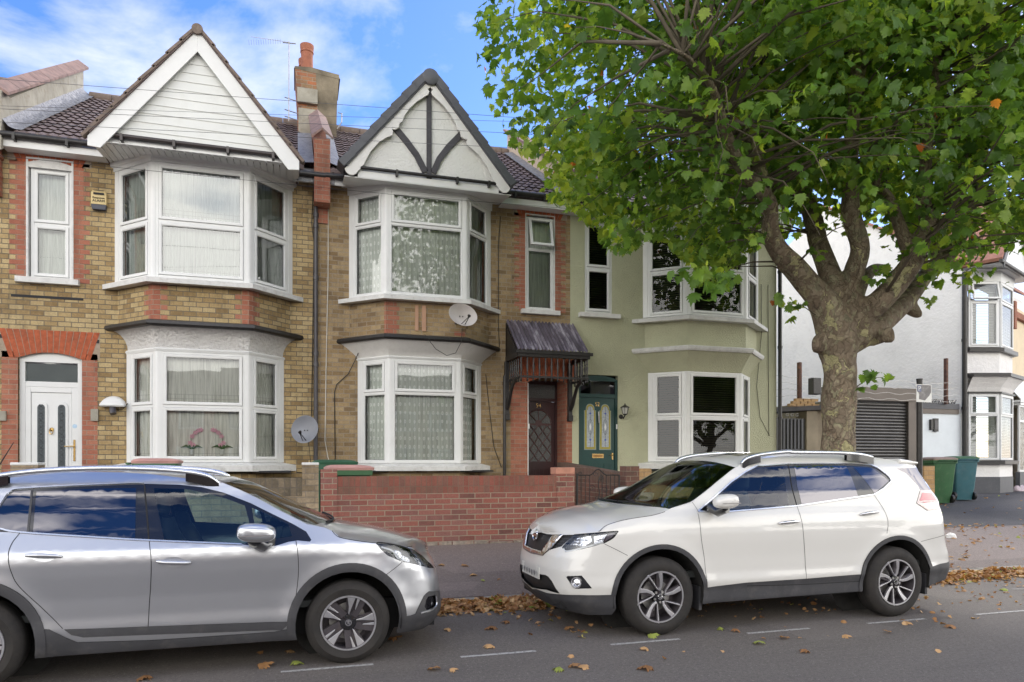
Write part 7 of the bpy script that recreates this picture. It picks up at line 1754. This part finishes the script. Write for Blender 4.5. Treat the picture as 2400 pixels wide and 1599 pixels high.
    c.patch(c.W, hl, 'lamp_housing', mLampD, -.03, 0, hlo); c.patch(c.W, P([b2(*p) for p in [(530, 310), (640, 325), (690, 370), (690, 470), (640, 480), (570, 400)]]), 'reflector', mRefl, -.024, 0, hlo); c.patch(c.W, P([b2(*p) for p in [(700, 400), (800, 430), (820, 520), (740, 500), (690, 480)]]), 'reflector', mRefl, -.024, 0, hlo)
    c.patch(c.W, P([b2(*p) for p in [(830, 360), (960, 460), (1010, 590), (930, 520), (860, 420)]]), 'reflector', mRefl, -.018, 0, hlo); c.line([b2(355, 275), b2(520, 330), b2(600, 430), b2(690, 490)], 'daytime_strip', mWhite, .014, -.004, parent=hlo); c.line([b2(272, 226), b2(330, 208), b2(560, 243), b2(780, 303), b2(960, 400), b2(1060, 500), b2(1155, 598)], 'lamp_rim', mGap, .012, .001, parent=hlo)
    c.line([b2(945, 1285), b2(1050, 1258), b2(1150, 1220), b2(1195, 1150), b2(1185, 1020)], 'fog_chrome', mChrome2, .018, .004, parent=ob[7], round_=.006)
    gb = MB(); x = c.T(.0, 0, 0)[0]
    for k in range(5):
        zz = .56+.042*k; pp_ = [Vector(c.W.pos(.02+.2*j/5, zz)) for j in range(6)]; gb.tube([Vector((p.x, 2*c.Yc-p.y, p.z)) for p in reversed(pp_)]+pp_, .006, 5)
    gb.build('grille_bar', mChrome2, ob[9])
    mirror_(c, (596, 1250), 5.44, (.150, .085, .072), mSilver, (.09, .24, -.07))
    handle(c, r1(175, 722), r1(412, 728), (mSilver, mSilver)); handle(c, r1(1053, 760), r1(1275, 768), (mSilver, mSilver))
    rail(c, [(-140, 1148), r1(-100, 205), r1(100, 172), r1(300, 152), r1(600, 138), r1(900, 138), r1(1200, 155), r1(1380, 185), r1(1468, 238)], 5.92, mChrome2, .022)
    for u in (.86, 3.40):
        for sd in (-1, 1): wheel(c, u, .327, .327, .215, 'p', sd, rot=-.25 if sd < 0 else .2)
    underbody(c, 4.16, wh, .80, .20, .41)
    seats(c, [(2.02, .68, .48), (2.85, .7, .42)], 0, 0, 0)
    b = MB(); b.grid(lambda u, v: c.T(1.0+.42*u, -.72+1.44*v, 1.0+.03*sin(pi*u)-.06*u), 4, 6); x0_, x1_ = sorted((c.T(1.38, 0, 0)[0], c.T(1.43, 0, 0)[0])); b.box(x0_, x1_, c.Yc-.72, c.Yc+.72, .5, .97); x0_, x1_ = sorted((c.T(1.0, 0, 0)[0], c.T(3.9, 0, 0)[0])); b.box(x0_, x1_, c.Yc-.73, c.Yc+.73, .45, .5); b.build('dashboard', mDash, c.root)
    b = MB(); sw = Vector(c.T(1.60, -.36, .93)); b.tube([sw+Vector((-.06*sin(a), .17*cos(a), .16*sin(a))) for a in [2*pi*i/20 for i in range(21)]], .013, 6); b.tube([sw-Vector((0, .16, 0)), sw+Vector((0, .16, 0))], .02, 5); b.build('steering_wheel', mDash, c.root)
    b = MB()
    for t0, t1 in ((-.75, -.05), (-.0, .7)): b.tube([Vector(c.tpos(1.08-.14*(1-t*t), t))+Vector((0, 0, .014)) for t in [t0+(t1-t0)*i/8 for i in range(9)]], .010, 5)
    b.build('wiper', mGap, body)
    an = MB(); p = Vector(c.T(3.55, 0, 1.49)); q_ = W(32, 1037, p.y); an.tube([p, q_], [.006, .003], 5); an.build('aerial', mGap, body)
    return c
silverC = silver_car()
# ================================================================ the plane tree
rt = random.Random(11); nr_ = np.random.default_rng(5)
def leafmat(name, stops, trans=.52, rough=.45):
    t = NT(name); u = t.uv(); sp = t.n('ShaderNodeSeparateXYZ', {'Vector': u})
    c = t.ramp(sp.outputs[0], stops); v = t.mix(t.ramp(t.noise(t.geo(), 30, 3), [(.3, 0), (.8, .35)]), c, (.02, .03, .01))
    t.set('Base Color', v); t.set('Roughness', rough); t.set('Specular IOR Level', .4)
    tl = t.n('ShaderNodeBsdfTranslucent', {'Color': t.mix(.5, c, (1, 1, .3), 'MULTIPLY')}); tl.inputs['Color'].default_value = (1, 1, 1, 1)
    cc = t.mix(1, c, (2.3, 2.0, .9), 'MULTIPLY'); t.t.links.new(cc, tl.inputs['Color'])
    ms = t.n('ShaderNodeMixShader', {0: trans}); t.t.links.new(t.b.outputs[0], ms.inputs[1]); t.t.links.new(tl.outputs[0], ms.inputs[2])
    t.t.links.new(ms.outputs[0], t.t.nodes['Material Output'].inputs[0]); return t.m
mLeaf = leafmat('plane leaf', [(0, (.062, .135, .028)), (.30, (.10, .205, .038)), (.62, (.16, .275, .048)), (.86, (.25, .36, .06)), (.968, (.30, .40, .06)), (.975, (.55, .38, .05)), (.985, (.45, .14, .04)), (1, (.36, .11, .04))])
mDead = leafmat('fallen leaf', [(0, (.26, .12, .05)), (.3, (.40, .20, .08)), (.6, (.54, .31, .14)), (.85, (.60, .41, .22)), (.93, (.36, .18, .08)), (.955, (.42, .44, .10)), (1, (.22, .34, .06))], .12, .7)
# five lobed outline (unit leaf, stalk at the origin, tip along +x)
_L = [(0, 0), (.02, -.10), (.0, -.34), (.10, -.30), (.16, -.44), (.26, -.33), (.40, -.56), (.44, -.36), (.60, -.42), (.56, -.22), (.74, -.24), (.80, -.10), (1.0, 0)]
_L = _L+[(x, -y) for x, y in reversed(_L[1:-1])]
LV = np.array([(.34, 0)]+_L); LT = [(0, i, i % (len(_L))+1) for i in range(1, len(_L)+1)]; LT = np.array([(0, i, (i % len(_L))+1) for i in range(1, len(_L)+1)])
def leaves(P, N, D, S, C, curl=.25, cr=.15):
    """P centres, N normals, D tip directions, S sizes, C colour index -> vertex array, tris, uv"""
    n = len(P); N = N/np.linalg.norm(N, axis=1)[:, None]; D = D-N*(D*N).sum(1)[:, None]; D /= np.linalg.norm(D, axis=1)[:, None]+1e-9; B = np.cross(N, D)
    x, y = LV[:, 0]-.4, LV[:, 1]
    cu = curl+cr*nr_.standard_normal(n); cu2 = curl*.8+cr*nr_.standard_normal(n)
    z = -cu[:, None]*(y**2)[None]*1.6-cu2[:, None]*(x**2)[None]*1.1+.03*nr_.standard_normal((n, len(x)))
    V = P[:, None]+S[:, None, None]*(D[:, None]*x[None, :, None]+B[:, None]*y[None, :, None]+N[:, None]*z[:, :, None])
    T = (LT[None]+np.arange(n)[:, None, None]*len(x)).reshape(-1, 3)
    return V.reshape(-1, 3), T, np.repeat(C, len(LT)*3)
def fastmesh(name, V, T, U, mat, parent=None, at=None):
    me = bpy.data.meshes.new(name); off = np.array(ORG[parent.name] if parent else (at or (0, 0, 0)))
    me.vertices.add(len(V)); me.vertices.foreach_set('co', (V-off).astype(np.float32).ravel()); me.loops.add(len(T)*3); me.loops.foreach_set('vertex_index', T.astype(np.int32).ravel())
    me.polygons.add(len(T)); me.polygons.foreach_set('loop_start', np.arange(0, len(T)*3, 3, dtype=np.int32)); me.polygons.foreach_set('loop_total', np.full(len(T), 3, dtype=np.int32))
    uv = me.uv_layers.new(name='uv'); q = np.zeros((len(U), 2), np.float32); q[:, 0] = U; uv.data.foreach_set('uv', q.ravel())
    me.polygons.foreach_set('use_smooth', np.ones(len(T), bool)); me.materials.append(mat); me.update(); me.validate()
    o = bpy.data.objects.new(name, me); COL.objects.link(o)
    if parent: o.parent = parent
    else: o.location = tuple(off)
    ORG[o.name] = Vector(off.tolist()); return o
tree = empty('plane_tree', (7.24, 8.15, .12), 'large London plane tree with mottled peeling bark and broad green crown behind the white car', 'tree')
TY = 8.15
def z5(x, y, Y=TY): return W(1700+x*.34, 500+y*.34, Y)
def z8(x, y, Y=TY): return W(1600+x*.34, y*.34, Y)
mm = 9.9/1650*.34                       # metres per survey unit at the tree
limbs = []
trunk = [((7.24, TY, .05), .33), ((7.24, TY, .35), .28), ((7.24, TY, .9), .24), (z5(780, 1500), .226), (z5(785, 1300), .228), (z5(790, 1120), .218), (z5(785, 1020), .235), (z5(775, 930), .275), (z5(770, 840), .265), (z5(775, 760), .245), (z5(790, 680), .20)]
limbs.append(trunk)
def lb(*p): limbs.append([(q, w*mm/2*.90) for q, w in p])
lb((z5(760, 800), 300), (z5(690, 640), 230), (z5(580, 500), 190), (z5(470, 370, 8.1), 175), (z5(370, 260, 8.0), 150), (z5(310, 120, 7.9), 125), (z8(600, 1400, 7.7), 105), (z8(500, 1270, 7.5), 95), (z8(400, 1150, 7.3), 85), (z8(330, 1000, 7.1), 75), (z8(270, 830, 6.9), 65), (z8(200, 600, 6.6), 50), (z8(60, 420, 6.2), 35), (z8(-150, 300, 5.9), 20))
lb((z5(300, 80, 7.95), 100), (z8(560, 1250, 8.2), 90), (z8(510, 1080, 8.3), 80), (z8(470, 900, 8.4), 65), (z8(450, 700, 8.5), 50), (z8(560, 450, 8.6), 40), (z8(600, 200, 8.8), 30), (z8(520, -50, 8.9), 20))
lb((z5(790, 780), 260), (z5(760, 560, 8.2), 200), (z5(700, 360, 8.4), 160), (z5(640, 200, 8.6), 150), (z8(900, 1520, 8.8), 150), (z8(840, 1340, 9.0), 120), (z8(760, 1180, 9.1), 95), (z8(700, 1000, 9.2), 75), (z8(640, 700, 9.4), 60), (z8(660, 450, 9.5), 45), (z8(740, 200, 9.6), 30))
lb((z5(840, 760), 240), (z5(860, 560, 8.1), 190), (z5(890, 400, 8.0), 155), (z5(930, 230, 7.9), 140), (z8(1160, 1480, 7.9), 135), (z8(1160, 1250, 7.9), 115), (z8(1165, 1000, 7.9), 100), (z8(1180, 750, 7.8), 95), (z8(1200, 560, 7.8), 105), (z8(1215, 400, 7.8), 115), (z8(1150, 230, 7.7), 80), (z8(1080, 60, 7.6), 50), (z8(1000, -200, 7.5), 30))
lb((z8(1215, 400, 7.8), 90), (z8(1290, 230, 7.8), 70), (z8(1340, 50, 7.8), 45), (z8(1400, -200, 7.8), 25))
lb((z5(880, 790), 230), (z5(960, 690, 8.0), 200), (z5(1080, 590, 7.8), 175), (z5(1200, 460, 7.7), 165), (z5(1290, 330, 7.6), 155), (z5(1340, 200, 7.6), 150), (z5(1400, 80, 7.6), 130), (z8(1660, 1400, 7.6), 105), (z8(1670, 1200, 7.6), 90), (z8(1700, 900, 7.5), 75), (z8(1740, 600, 7.4), 70), (z8(1760, 300, 7.3), 60), (z8(1700, 60, 7.2), 40))
lb((z5(1290, 330, 7.6), 110), (z8(1420, 1370, 7.9), 80), (z8(1330, 1280, 8.1), 70), (z8(1390, 1080, 8.3), 60), (z8(1440, 920, 8.5), 50), (z8(1580, 500, 8.8), 40), (z8(1600, 200, 9), 28))
lb((z5(860, 880), 220), (z5(980, 830, 8.1), 180), (z5(1120, 720, 8.2), 165), (z5(1260, 580, 8.4), 155), (z5(1380, 430, 8.6), 130), (z5(1480, 340, 8.7), 125), (z5(1580, 240, 8.8), 115), (z5(1660, 90, 8.8), 105), (z8(1970, 1480, 8.8), 100), (z8(2030, 1280, 8.9), 85), (z8(2080, 1000, 9.0), 75), (z8(2050, 700, 9.0), 65), (z8(1960, 350, 9.0), 90), (z8(1980, 100, 9), 50), (z8(2030, -150, 9), 30))
lb((z5(1460, 350, 8.7), 70), (z8(1760, 1400, 8.6), 70), (z8(1880, 1250, 8.5), 60), (z8(1960, 1080, 8.4), 50), (z8(2150, 800, 8.3), 40), (z8(2300, 500, 8.2), 30))
lb((z5(1000, 870, 8.1), 120), (z5(1090, 845, 7.95), 100), (z5(1125, 840, 7.85), 75))
lb((z5(1260, 640, 8.4), 130), (z5(1320, 690, 8.35), 85), (z5(1345, 705, 8.3), 50))
lb((z5(900, 600, 8.3), 110), (z5(950, 470, 8.6), 100), (z5(1020, 390, 8.9), 95), (z5(1090, 385, 9.1), 80))
lb((z5(640, 960), 90), (z5(655, 900), 130), (z5(670, 850), 110))
def tubes_mesh(mb, limbs, n=16):
    for L in limbs:
        P = catmull([(*p, r) for p, r in L], 5); pts = [Vector(p[:3]) for p in P]; rad = [max(.006, p[3]*(1+.05*noise.noise((p[0]*3, p[1]*3, p[2]*3)))) for p in P]
        mb.tube(pts, rad, n, fn=lambda i, a, pts=pts: 1+.07*noise.noise(tuple(Vector((cos(a)*1.3, sin(a)*1.3, i*.22))+pts[i]*.7)))
b = MB(); tubes_mesh(b, limbs)
bk = NT('plane bark'); g_ = bk.geo()
wv = bk.n('ShaderNodeMixRGB', {0: .22, 1: g_, 2: bk.n('ShaderNodeTexNoise', {'Vector': g_, 'Scale': 6.0, 'Detail': 3.0}).outputs['Color']}).outputs[0]
mv = bk.n('ShaderNodeMapping', {'Vector': wv, 'Scale': (1, 1, .62)}).outputs[0]
c_ = bk.ramp(bk.noise(mv, 13, 5, .65), [(.30, (.085, .062, .042)), (.45, (.17, .125, .085)), (.6, (.24, .19, .135)), (.75, (.13, .10, .07))])
pat = bk.noise(mv, 5.6, 3, .6); pat2 = bk.noise(bk.n('ShaderNodeMapping', {'Vector': mv, 'Location': (4, 2, 1)}).outputs[0], 16, 2, .5)
c_ = bk.mix(bk.ramp(pat2, [(.58, 0), (.60, .9)]), c_, (.29, .27, .17)); c_ = bk.mix(bk.ramp(pat, [(.615, 0), (.63, .9)]), c_, (.46, .43, .22)); c_ = bk.mix(bk.ramp(pat, [(.36, .8), (.38, 0)]), c_, (.20, .19, .12))
vo = bk.n('ShaderNodeTexVoronoi', {'Vector': mv, 'Scale': 17.0, 'Randomness': 1.0}); vc = bk.n('ShaderNodeSeparateXYZ', {'Vector': vo.outputs['Color']}).outputs[0]
c_ = bk.mix(.28, c_, bk.mix(0, bk.ramp(vc, [(0, (.085, .065, .045)), (.3, (.17, .13, .09)), (.5, (.25, .20, .14)), (.7, (.31, .27, .19)), (.86, (.20, .14, .09)), (.93, (.42, .39, .22))], 'CONSTANT'), c_))
ve = bk.n('ShaderNodeTexVoronoi', {'Vector': mv, 'Scale': 17.0}, feature='DISTANCE_TO_EDGE').outputs['Distance']
bk.set('Base Color', c_); bk.set('Roughness', .85); bk.bump(bk.math('ADD', bk.math('ADD', bk.noise(mv, 26, 5, .7), bk.math('MULTIPLY', bk.ramp(pat, [(.6, 1), (.62, .4)]), .6)), bk.math('MULTIPLY', bk.ramp(ve, [(0, 0), (.06, 1)]), .5)), 1.0, .03)
to = b.build('trunk', bk.m, tree, smooth=180)
rm_ = to.modifiers.new('fuse', 'REMESH'); rm_.mode = 'VOXEL'; rm_.voxel_size = .028; rm_.use_smooth_shade = True
sm_ = to.modifiers.new('soft', 'SMOOTH'); sm_.iterations = 2
# crown
MASK = [(1140, -400), (1128, 10), (1112, 45), (1122, 85), (1150, 110), (1112, 128), (1108, 148), (1138, 170), (1136, 225), (1150, 262), (1166, 285), (1205, 325), (1172, 348), (1222, 372), (1262, 392), (1280, 420), (1268, 445), (1296, 480), (1345, 500), (1365, 520), (1395, 555), (1420, 590), (1460, 598), (1500, 575), (1545, 560), (1580, 590), (1625, 620), (1640, 672), (1668, 668), (1700, 640), (1735, 625), (1765, 590), (1800, 570), (1850, 560), (1890, 545), (1950, 560), (2010, 545), (2060, 560), (2100, 560), (2130, 610), (2180, 640), (2240, 632), (2290, 625), (2320, 590), (2380, 595), (2420, 590), (2900, 560), (2900, -900), (1140, -900)]
MA = np.array(MASK, float)
def pip(x, y, Pn=MA):
    r = np.zeros(len(x), bool)
    for i in range(len(Pn)):
        x1_, y1_ = Pn[i-1]; x2_, y2_ = Pn[i]; m = (y1_ > y) != (y2_ > y)
        with np.errstate(divide='ignore', invalid='ignore'): xi = (x2_-x1_)*(y-y1_)/(y2_-y1_)+x1_
        r ^= m & (x < xi)
    return r
def prj(P):
    zc = P[:, 0]*_S+P[:, 1]*_C; xc = P[:, 0]*_C-P[:, 1]*_S; return 1200+FPX*xc/zc, 1085-FPX*(P[:, 2]-HC)/zc
CT = np.array([7.4, 8.2, 7.3]); CR_ = np.array([5.7, 4.0, 4.3])
K = 8400
q = nr_.standard_normal((K, 3)); q /= np.linalg.norm(q, axis=1)[:, None]; rad = nr_.random(K)**.42
lump = np.array([1+.16*noise.noise(Vector(v)*2.2) for v in q]); cc = CT+q*rad[:, None]*lump[:, None]*CR_
x_, y_ = prj(cc); ok = pip(x_, y_) & (cc[:, 2] > 3.1)
cc = cc[ok]
hol = np.array([noise.noise(Vector(p)*.9+Vector((3, 1, 7))) for p in cc]); keep = (hol > -.15) | (nr_.random(len(cc)) < .35); cc = cc[keep]
cc = cc[:3100]
per = 21
base = np.repeat(cc, per, 0); tdir = nr_.standard_normal((len(cc), 3))*[1, 1, .5]; tdir /= np.linalg.norm(tdir, axis=1)[:, None]
tt = nr_.random(len(base))-.5
LP = base+np.repeat(tdir, per, 0)*tt[:, None]*.8+nr_.standard_normal((len(base), 3))*.12
x_, y_ = prj(LP); ok = pip(x_, y_) & (LP[:, 2] > 3.0)
bare = (x_ > 1790) & (x_ < 2110) & (y_ > 430) & (nr_.random(len(x_)) < np.clip((y_-430)/110, 0, .85)); near = LP[:, 1] < 4.4
front = (x_ > 1700) & (x_ < 2330) & (y_ > 120) & (y_ < 560) & (LP[:, 1] < 7.9) & (nr_.random(len(x_)) < .62)
thin = nr_.random(len(x_)) < np.array([.04+.45*(noise.noise(Vector(p)*1.35+Vector((9, 2, 4))) > .12) for p in LP])
LP = LP[ok & ~bare & ~near & ~front & ~thin]
def sprig(px, py, n, Y, spread, down=.1):
    c = np.array(W(px, py, Y)); return c+nr_.standard_normal((n, 3))*[spread, spread*.5, spread*.55]
ex = np.concatenate([sprig(1840, 712, 9, 7.7, .11), sprig(1865, 720, 6, 7.9, .09), sprig(2070, 892, 8, 7.8, .13), sprig(2025, 880, 2, 7.8, .05), sprig(2012, 912, 3, 7.8, .04), sprig(2180, 705, 5, 8.3, .08), sprig(2050, 665, 7, 7.7, .12), sprig(2085, 640, 5, 7.7, .08), sprig(1700, 660, 16, 6.4, .16), sprig(1660, 690, 8, 6.3, .1), sprig(1625, 640, 12, 6.3, .13), sprig(2230, 650, 20, 8, .25), sprig(2300, 640, 14, 8, .2), sprig(2190, 655, 12, 8, .18), sprig(1915, 590, 4, 7.6, .1), sprig(2110, 600, 8, 7.7, .15)])
LP = np.concatenate([LP, ex])
n = len(LP); outw = (LP-CT)/CR_; outw /= np.linalg.norm(outw, axis=1)[:, None]+1e-6
NN = outw*.55+np.array([0, 0, .55])+nr_.standard_normal((n, 3))*.55; DD = outw*.6+np.array([0, 0, -.55])+nr_.standard_normal((n, 3))*.5
SZ = np.clip(.118+.038*nr_.standard_normal(n), .045, .22)
clump = np.array([noise.noise(Vector(p)*.7) for p in LP]); CI = np.clip(.46+.6*clump+.24*nr_.standard_normal(n), 0, .965); CI = np.where(nr_.random(n) < .005, .97+.03*nr_.random(n), CI)
SZ = np.where(CI > .966, np.minimum(SZ, .10), SZ)
V, T, U = leaves(LP, NN, DD, SZ, CI, .35, .35)
fastmesh('crown', V, T, U, mLeaf, tree)
# twigs towards the leaf clusters
tw = MB(); pts_l = [Vector(p) for L in limbs[1:] for p, r in L if r < .25]
anch = [Vector(p[:3]) for L in limbs[1:10] for p in catmull([(*p, r) for p, r in L], 3)[6:]]
for k in range(0, len(cc), 4):
    c = Vector(cc[k]); a = min(anch, key=lambda p: (p-c).length+rt.random()*.8); d = (c-a).length
    if d > 3.2 or d < .25: continue
    m1 = a.lerp(c, .4)+Vector((rt.uniform(-.12, .12), rt.uniform(-.12, .12), .10*d)); m2 = a.lerp(c, .75)+Vector((rt.uniform(-.1, .1), rt.uniform(-.1, .1), .08*d))
    tw.tube([a, m1, m2, c], [.008+.007*d, .006+.004*d, .006, .003], 5)
for a, b_ in ((z5(905, 1195, 8.0), W(2070, 885, 7.8)), (z5(620, 700, 8.0), W(1845, 712, 7.75))): tw.tube([a, a.lerp(b_, .5)+Vector((0, 0, .06)), b_], [.008, .006, .003], 5)
tw.build('twig', M('twig bark', (.12, .10, .07), .9, var=.3, vs=9), tree, smooth=180)
kn = MB(); p = z5(1125, 840, 7.80); kn.lathe(p, Vector((.5, -1, .1)), [(-.05, .10), (.02, .11), (.05, .09), (.03, .05), (-.01, .03), (-.03, .001)], 16); kn.build('knot', bk.m, tree, smooth=60)
# ---------------------------------------------------------------- fallen leaves
def groundz(x, y): return np.where(y < 7.6, .004, np.where(y < 7.73, .085, np.where(y < 9.9, .08+(y-7.73)*(.33/2.17), .41+np.clip(y-9.9, 0, 4.5)*.06)))
def litter(n, fx, fy, size, name, label, cat, curl=.5, lift=.03, pile=None):
    X, Y = fx(n), fy(n); Z = groundz(X, Y)+nr_.random(n)*lift
    if pile is not None: Z = Z+pile(X, Y)*nr_.random(n)
    P_ = np.stack([X, Y, Z+.008], 1); N_ = np.stack([nr_.standard_normal(n)*.45, nr_.standard_normal(n)*.45, np.ones(n)], 1); D_ = np.stack([nr_.standard_normal(n), nr_.standard_normal(n), np.zeros(n)], 1)
    S_ = np.clip(size*(1+.3*nr_.standard_normal(n)), size*.4, size*1.7); C_ = np.clip(nr_.random(n), 0, 1)
    V, T, U = leaves(P_, N_, D_, S_, C_, curl, .5); o = fastmesh(name, V, T, U, mDead, None, (float(X.mean()), float(Y.mean()), 0)); return tag(o, label, cat, kind='stuff')
def gut_y(n): return 7.58-np.abs(nr_.standard_normal(n))*.16
dn = lambda n: np.where(nr_.random(n) < .72, nr_.uniform(1.0, 8.5, n), nr_.uniform(8.0, 15, n))
litter(8500, dn, gut_y, .066, 'leaf_litter', 'thick drift of crisp brown fallen leaves piled in the gutter along the kerb', 'leaves', .55, .03, lambda X, Y: np.clip(.075-(7.6-Y)*.2, 0, .075))
litter(1300, lambda n: nr_.uniform(-3, 1.4, n), gut_y, .066, 'leaf_litter', 'thin scatter of fallen leaves in the gutter beneath the silver car', 'leaves')
litter(420, lambda n: nr_.uniform(2, 12, n), lambda n: 7.3-np.abs(nr_.standard_normal(n))*.9, .045, 'leaf_litter', 'small crumbs of broken leaves sprinkled over the road under the tree', 'leaves', .4, .004)
litter(240, lambda n: nr_.uniform(8.5, 16, n), lambda n: 7.8+nr_.random(n)*2.0, .06, 'leaf_litter', 'loose fallen leaves scattered over the pavement behind the white car', 'leaves', .4, .008)
litter(330, lambda n: nr_.uniform(10.8, 22, n), lambda n: 9.95+nr_.standard_normal(n)*.14+(nr_.random(n) < .25)*nr_.random(n)*5.5, .06, 'leaf_litter', 'line of fallen leaves where the dark forecourt meets the pavement', 'leaves', .4, .008)
def one(px, py, size, col, rz, z=.004, Y=None):
    q_ = (px-1200)/FPX
    for _ in range(8):
        Zc = FPX*(HC-z)/(py-1085); yy = Zc*(_C-q_*_S); xx = Zc*(_S+q_*_C); z = float(groundz(np.array(xx), np.array(yy)))
    return xx, yy, z
spec = [(620, 1563, .13, 'b'), (698, 1556, .12, 'g'), (335, 1592, .12, 'b'), (1530, 1493, .12, 'g'), (1149, 1517, .12, 'b'), (1148, 1474, .14, 'b'), (1333, 1475, .10, 'b'), (1512, 1523, .09, 'b'), (1511, 1567, .14, 'b'), (1345, 1563, .11, 'b'), (1370, 1566, .10, 'b'), (1310, 1571, .10, 'g'), (1016, 1570, .11, 'b'), (1062, 1573, .07, 'b'), (1887, 1528, .10, 'b'), (1777, 1509, .12, 'g'), (1983, 1494, .09, 'b'), (1727, 1480, .09, 'b'), (1838, 1497, .10, 'b'), (2125, 1463, .10, 'b'), (2232, 1471, .12, 'b'), (2080, 1483, .08, 'b'), (1260, 1462, .07, 'b'), (2355, 1384, .11, 'g'), (1090, 1292, .11, 'b'), (1108, 1303, .11, 'b'), (1150, 1333, .06, 'b'), (1132, 1310, .06, 'g'), (1035, 1292, .10, 'b'), (1169, 1308, .05, 'b'), (610, 1534, .06, 'b'), (680, 1530, .09, 'b'), (1687, 1476, .08, 'g'), (2250, 1307, .09, 'g'), (2280, 1303, .10, 'b'), (2305, 1277, .10, 'b'), (2350, 1278, .10, 'b'), (2240, 1295, .09, 'b'), (915, 1500, .12, 'b'), (932, 1497, .10, 'b'), (1050, 1478, .08, 'b'), (1185, 1460, .10, 'b'), (2290, 1190, .1, 'b'), (2390, 1190, .1, 'b'), (2205, 1180, .07, 'b')]
proto = {}; fallen = []
for k, (px, py, s, kind) in enumerate(spec):
    x, y, z = one(px, py, s, kind, 0)
    key = (kind, k % 3)
    if key not in proto:
        V, T, U = leaves(np.array([[0., 0, 0]]), np.array([[.1*(k % 3-1), -.25, 1.]]), np.array([[1., .3, 0]]), np.array([1.0]), np.array([.97 if kind == 'g' else [.35, .65, .15][k % 3]]), .5+.3*(k % 3), .1)
        proto[key] = fastmesh('fallen_leaf', V, T, U, mDead, None, (0, 0, 0)); o = proto[key]
    else: o = proto[key].copy(); COL.objects.link(o)
    o.location = (x, y, z+.02+.06*s); o.rotation_euler = (0, 0, k*1.9); o.scale = (s, s, s)
    where = 'road' if y < 7.5 else 'pavement'
    zone = next(n_ for lim, n_ in ((1.2, 'beside the silver car'), (2.6, 'in the gap between the cars'), (4.0, 'near the white car front wheel'), (5.3, 'between the white car wheels'), (7.0, 'near the white car rear wheel'), (99, 'behind the white car')) if x < lim)
    fallen.append((px, py, kind, where, zone, o))
ORD = ['first', 'second', 'third', 'fourth', 'fifth', 'sixth', 'seventh', 'eighth', 'ninth', 'tenth', 'eleventh', 'twelfth']
groups_ = {}
for r in sorted(fallen, key=lambda r: r[0]): groups_.setdefault(r[2:5], []).append(r)
for (kind, where, zone), rs in groups_.items():
    for i, r in enumerate(rs):
        place = '' if len(rs) == 1 else ', %s from the left' % ORD[i]
        tag(r[5], ('yellow green leaf on the %s %s' if kind == 'g' else 'curled brown leaf on the %s %s') % (where, zone)+place, 'leaf', ('green leaves fallen on the %s' if kind == 'g' else 'brown leaves fallen on the %s') % where)
# ================================================================ the other side of the street (seen in the windows and paintwork)
for k, (x0, w_, col, hgt) in enumerate([(-24, 9, mYellowB, 6.6), (-14.8, 9, mRed, 6.2), (-5.6, 9, mYellow, 6.6), (3.6, 9, mYellowB, 6.4), (12.8, 9, mRed, 6.6), (22, 9, mWhiteW, 6.2)]):
    y = -30; h = empty('opposite_house', (x0+w_/2, y, 0), ['brown brick house across the road behind the camera, far left', 'red brick house across the road with grey roof', 'yellow brick house across the road facing the white door', 'brown brick house across the road facing number 54', 'red brick house across the road facing the green house', 'white house across the road at the far right'][k], 'house', 'houses across the road')
    F = Fr((x0+w_, y), (x0, y)); b = MB(); b.box(x0, x0+w_, y-8, y, 0, hgt); cxm = x0+w_*.35
    b.extr([(cxm-1.8, y, hgt), (cxm+1.8, y, hgt), (cxm, y, hgt+2.3)], (0, -3, 0)); b.build('wall', col, h)
    b = MB(); b.extr([(x0-.1, y+.3, hgt-.1), (x0-.1, y-4, hgt+2.6), (x0-.1, y-8.3, hgt-.1)], (w_+.2, 0, 0)); b.extr([(cxm-2.1, y+.25, hgt-.2), (cxm, y+.25, hgt+2.45), (cxm, y+.25, hgt+2.65), (cxm-2.3, y+.25, hgt-.2)], (0, -3, 0)); b.extr([(cxm+2.1, y+.25, hgt-.2), (cxm, y+.25, hgt+2.45), (cxm, y+.25, hgt+2.65), (cxm+2.3, y+.25, hgt-.2)], (0, -3, 0)); b.build('roof', mTile, h)
    for s in (.8, 3.6, 6.6):
        for z in (1.1, 4.0):
            b = MB(); ring(b, F, s, s+1.6, z, z+1.6, .09, 0, .06); b.fbox(F, s+.77, s+.83, 0, .05, z, z+1.6); fo = b.build('window', mWhite, h)
            b = MB(); b.fbox(F, s+.09, s+1.51, .0, .02, z+.09, z+1.51); b.build('pane', mGlossB, fo)
g = MB(); g.poly((-60, -29.9, .02), (80, -29.9, .02), (80, -10.5, .02), (-60, -10.5, .02)); tag(g.build('far_pavement', mPave, recalc=False), kind='structure')
crown_ = [o for o in tree.children if o.name.startswith('crown')][0]; trunk_ = [o for o in tree.children if o.name.startswith('trunk')][0]
for k, (x, y, r, s, l) in enumerate([(29, -19, 4.0, .9, 'plane tree across the road opposite the white corner house')]):
    t2 = empty('plane_tree', (x, y, .02), l, 'tree')
    for o in (crown_, trunk_):
        c2 = o.copy(); COL.objects.link(c2); c2.parent = t2
    t2.rotation_euler = (0, 0, r); t2.scale = (s, s, s)
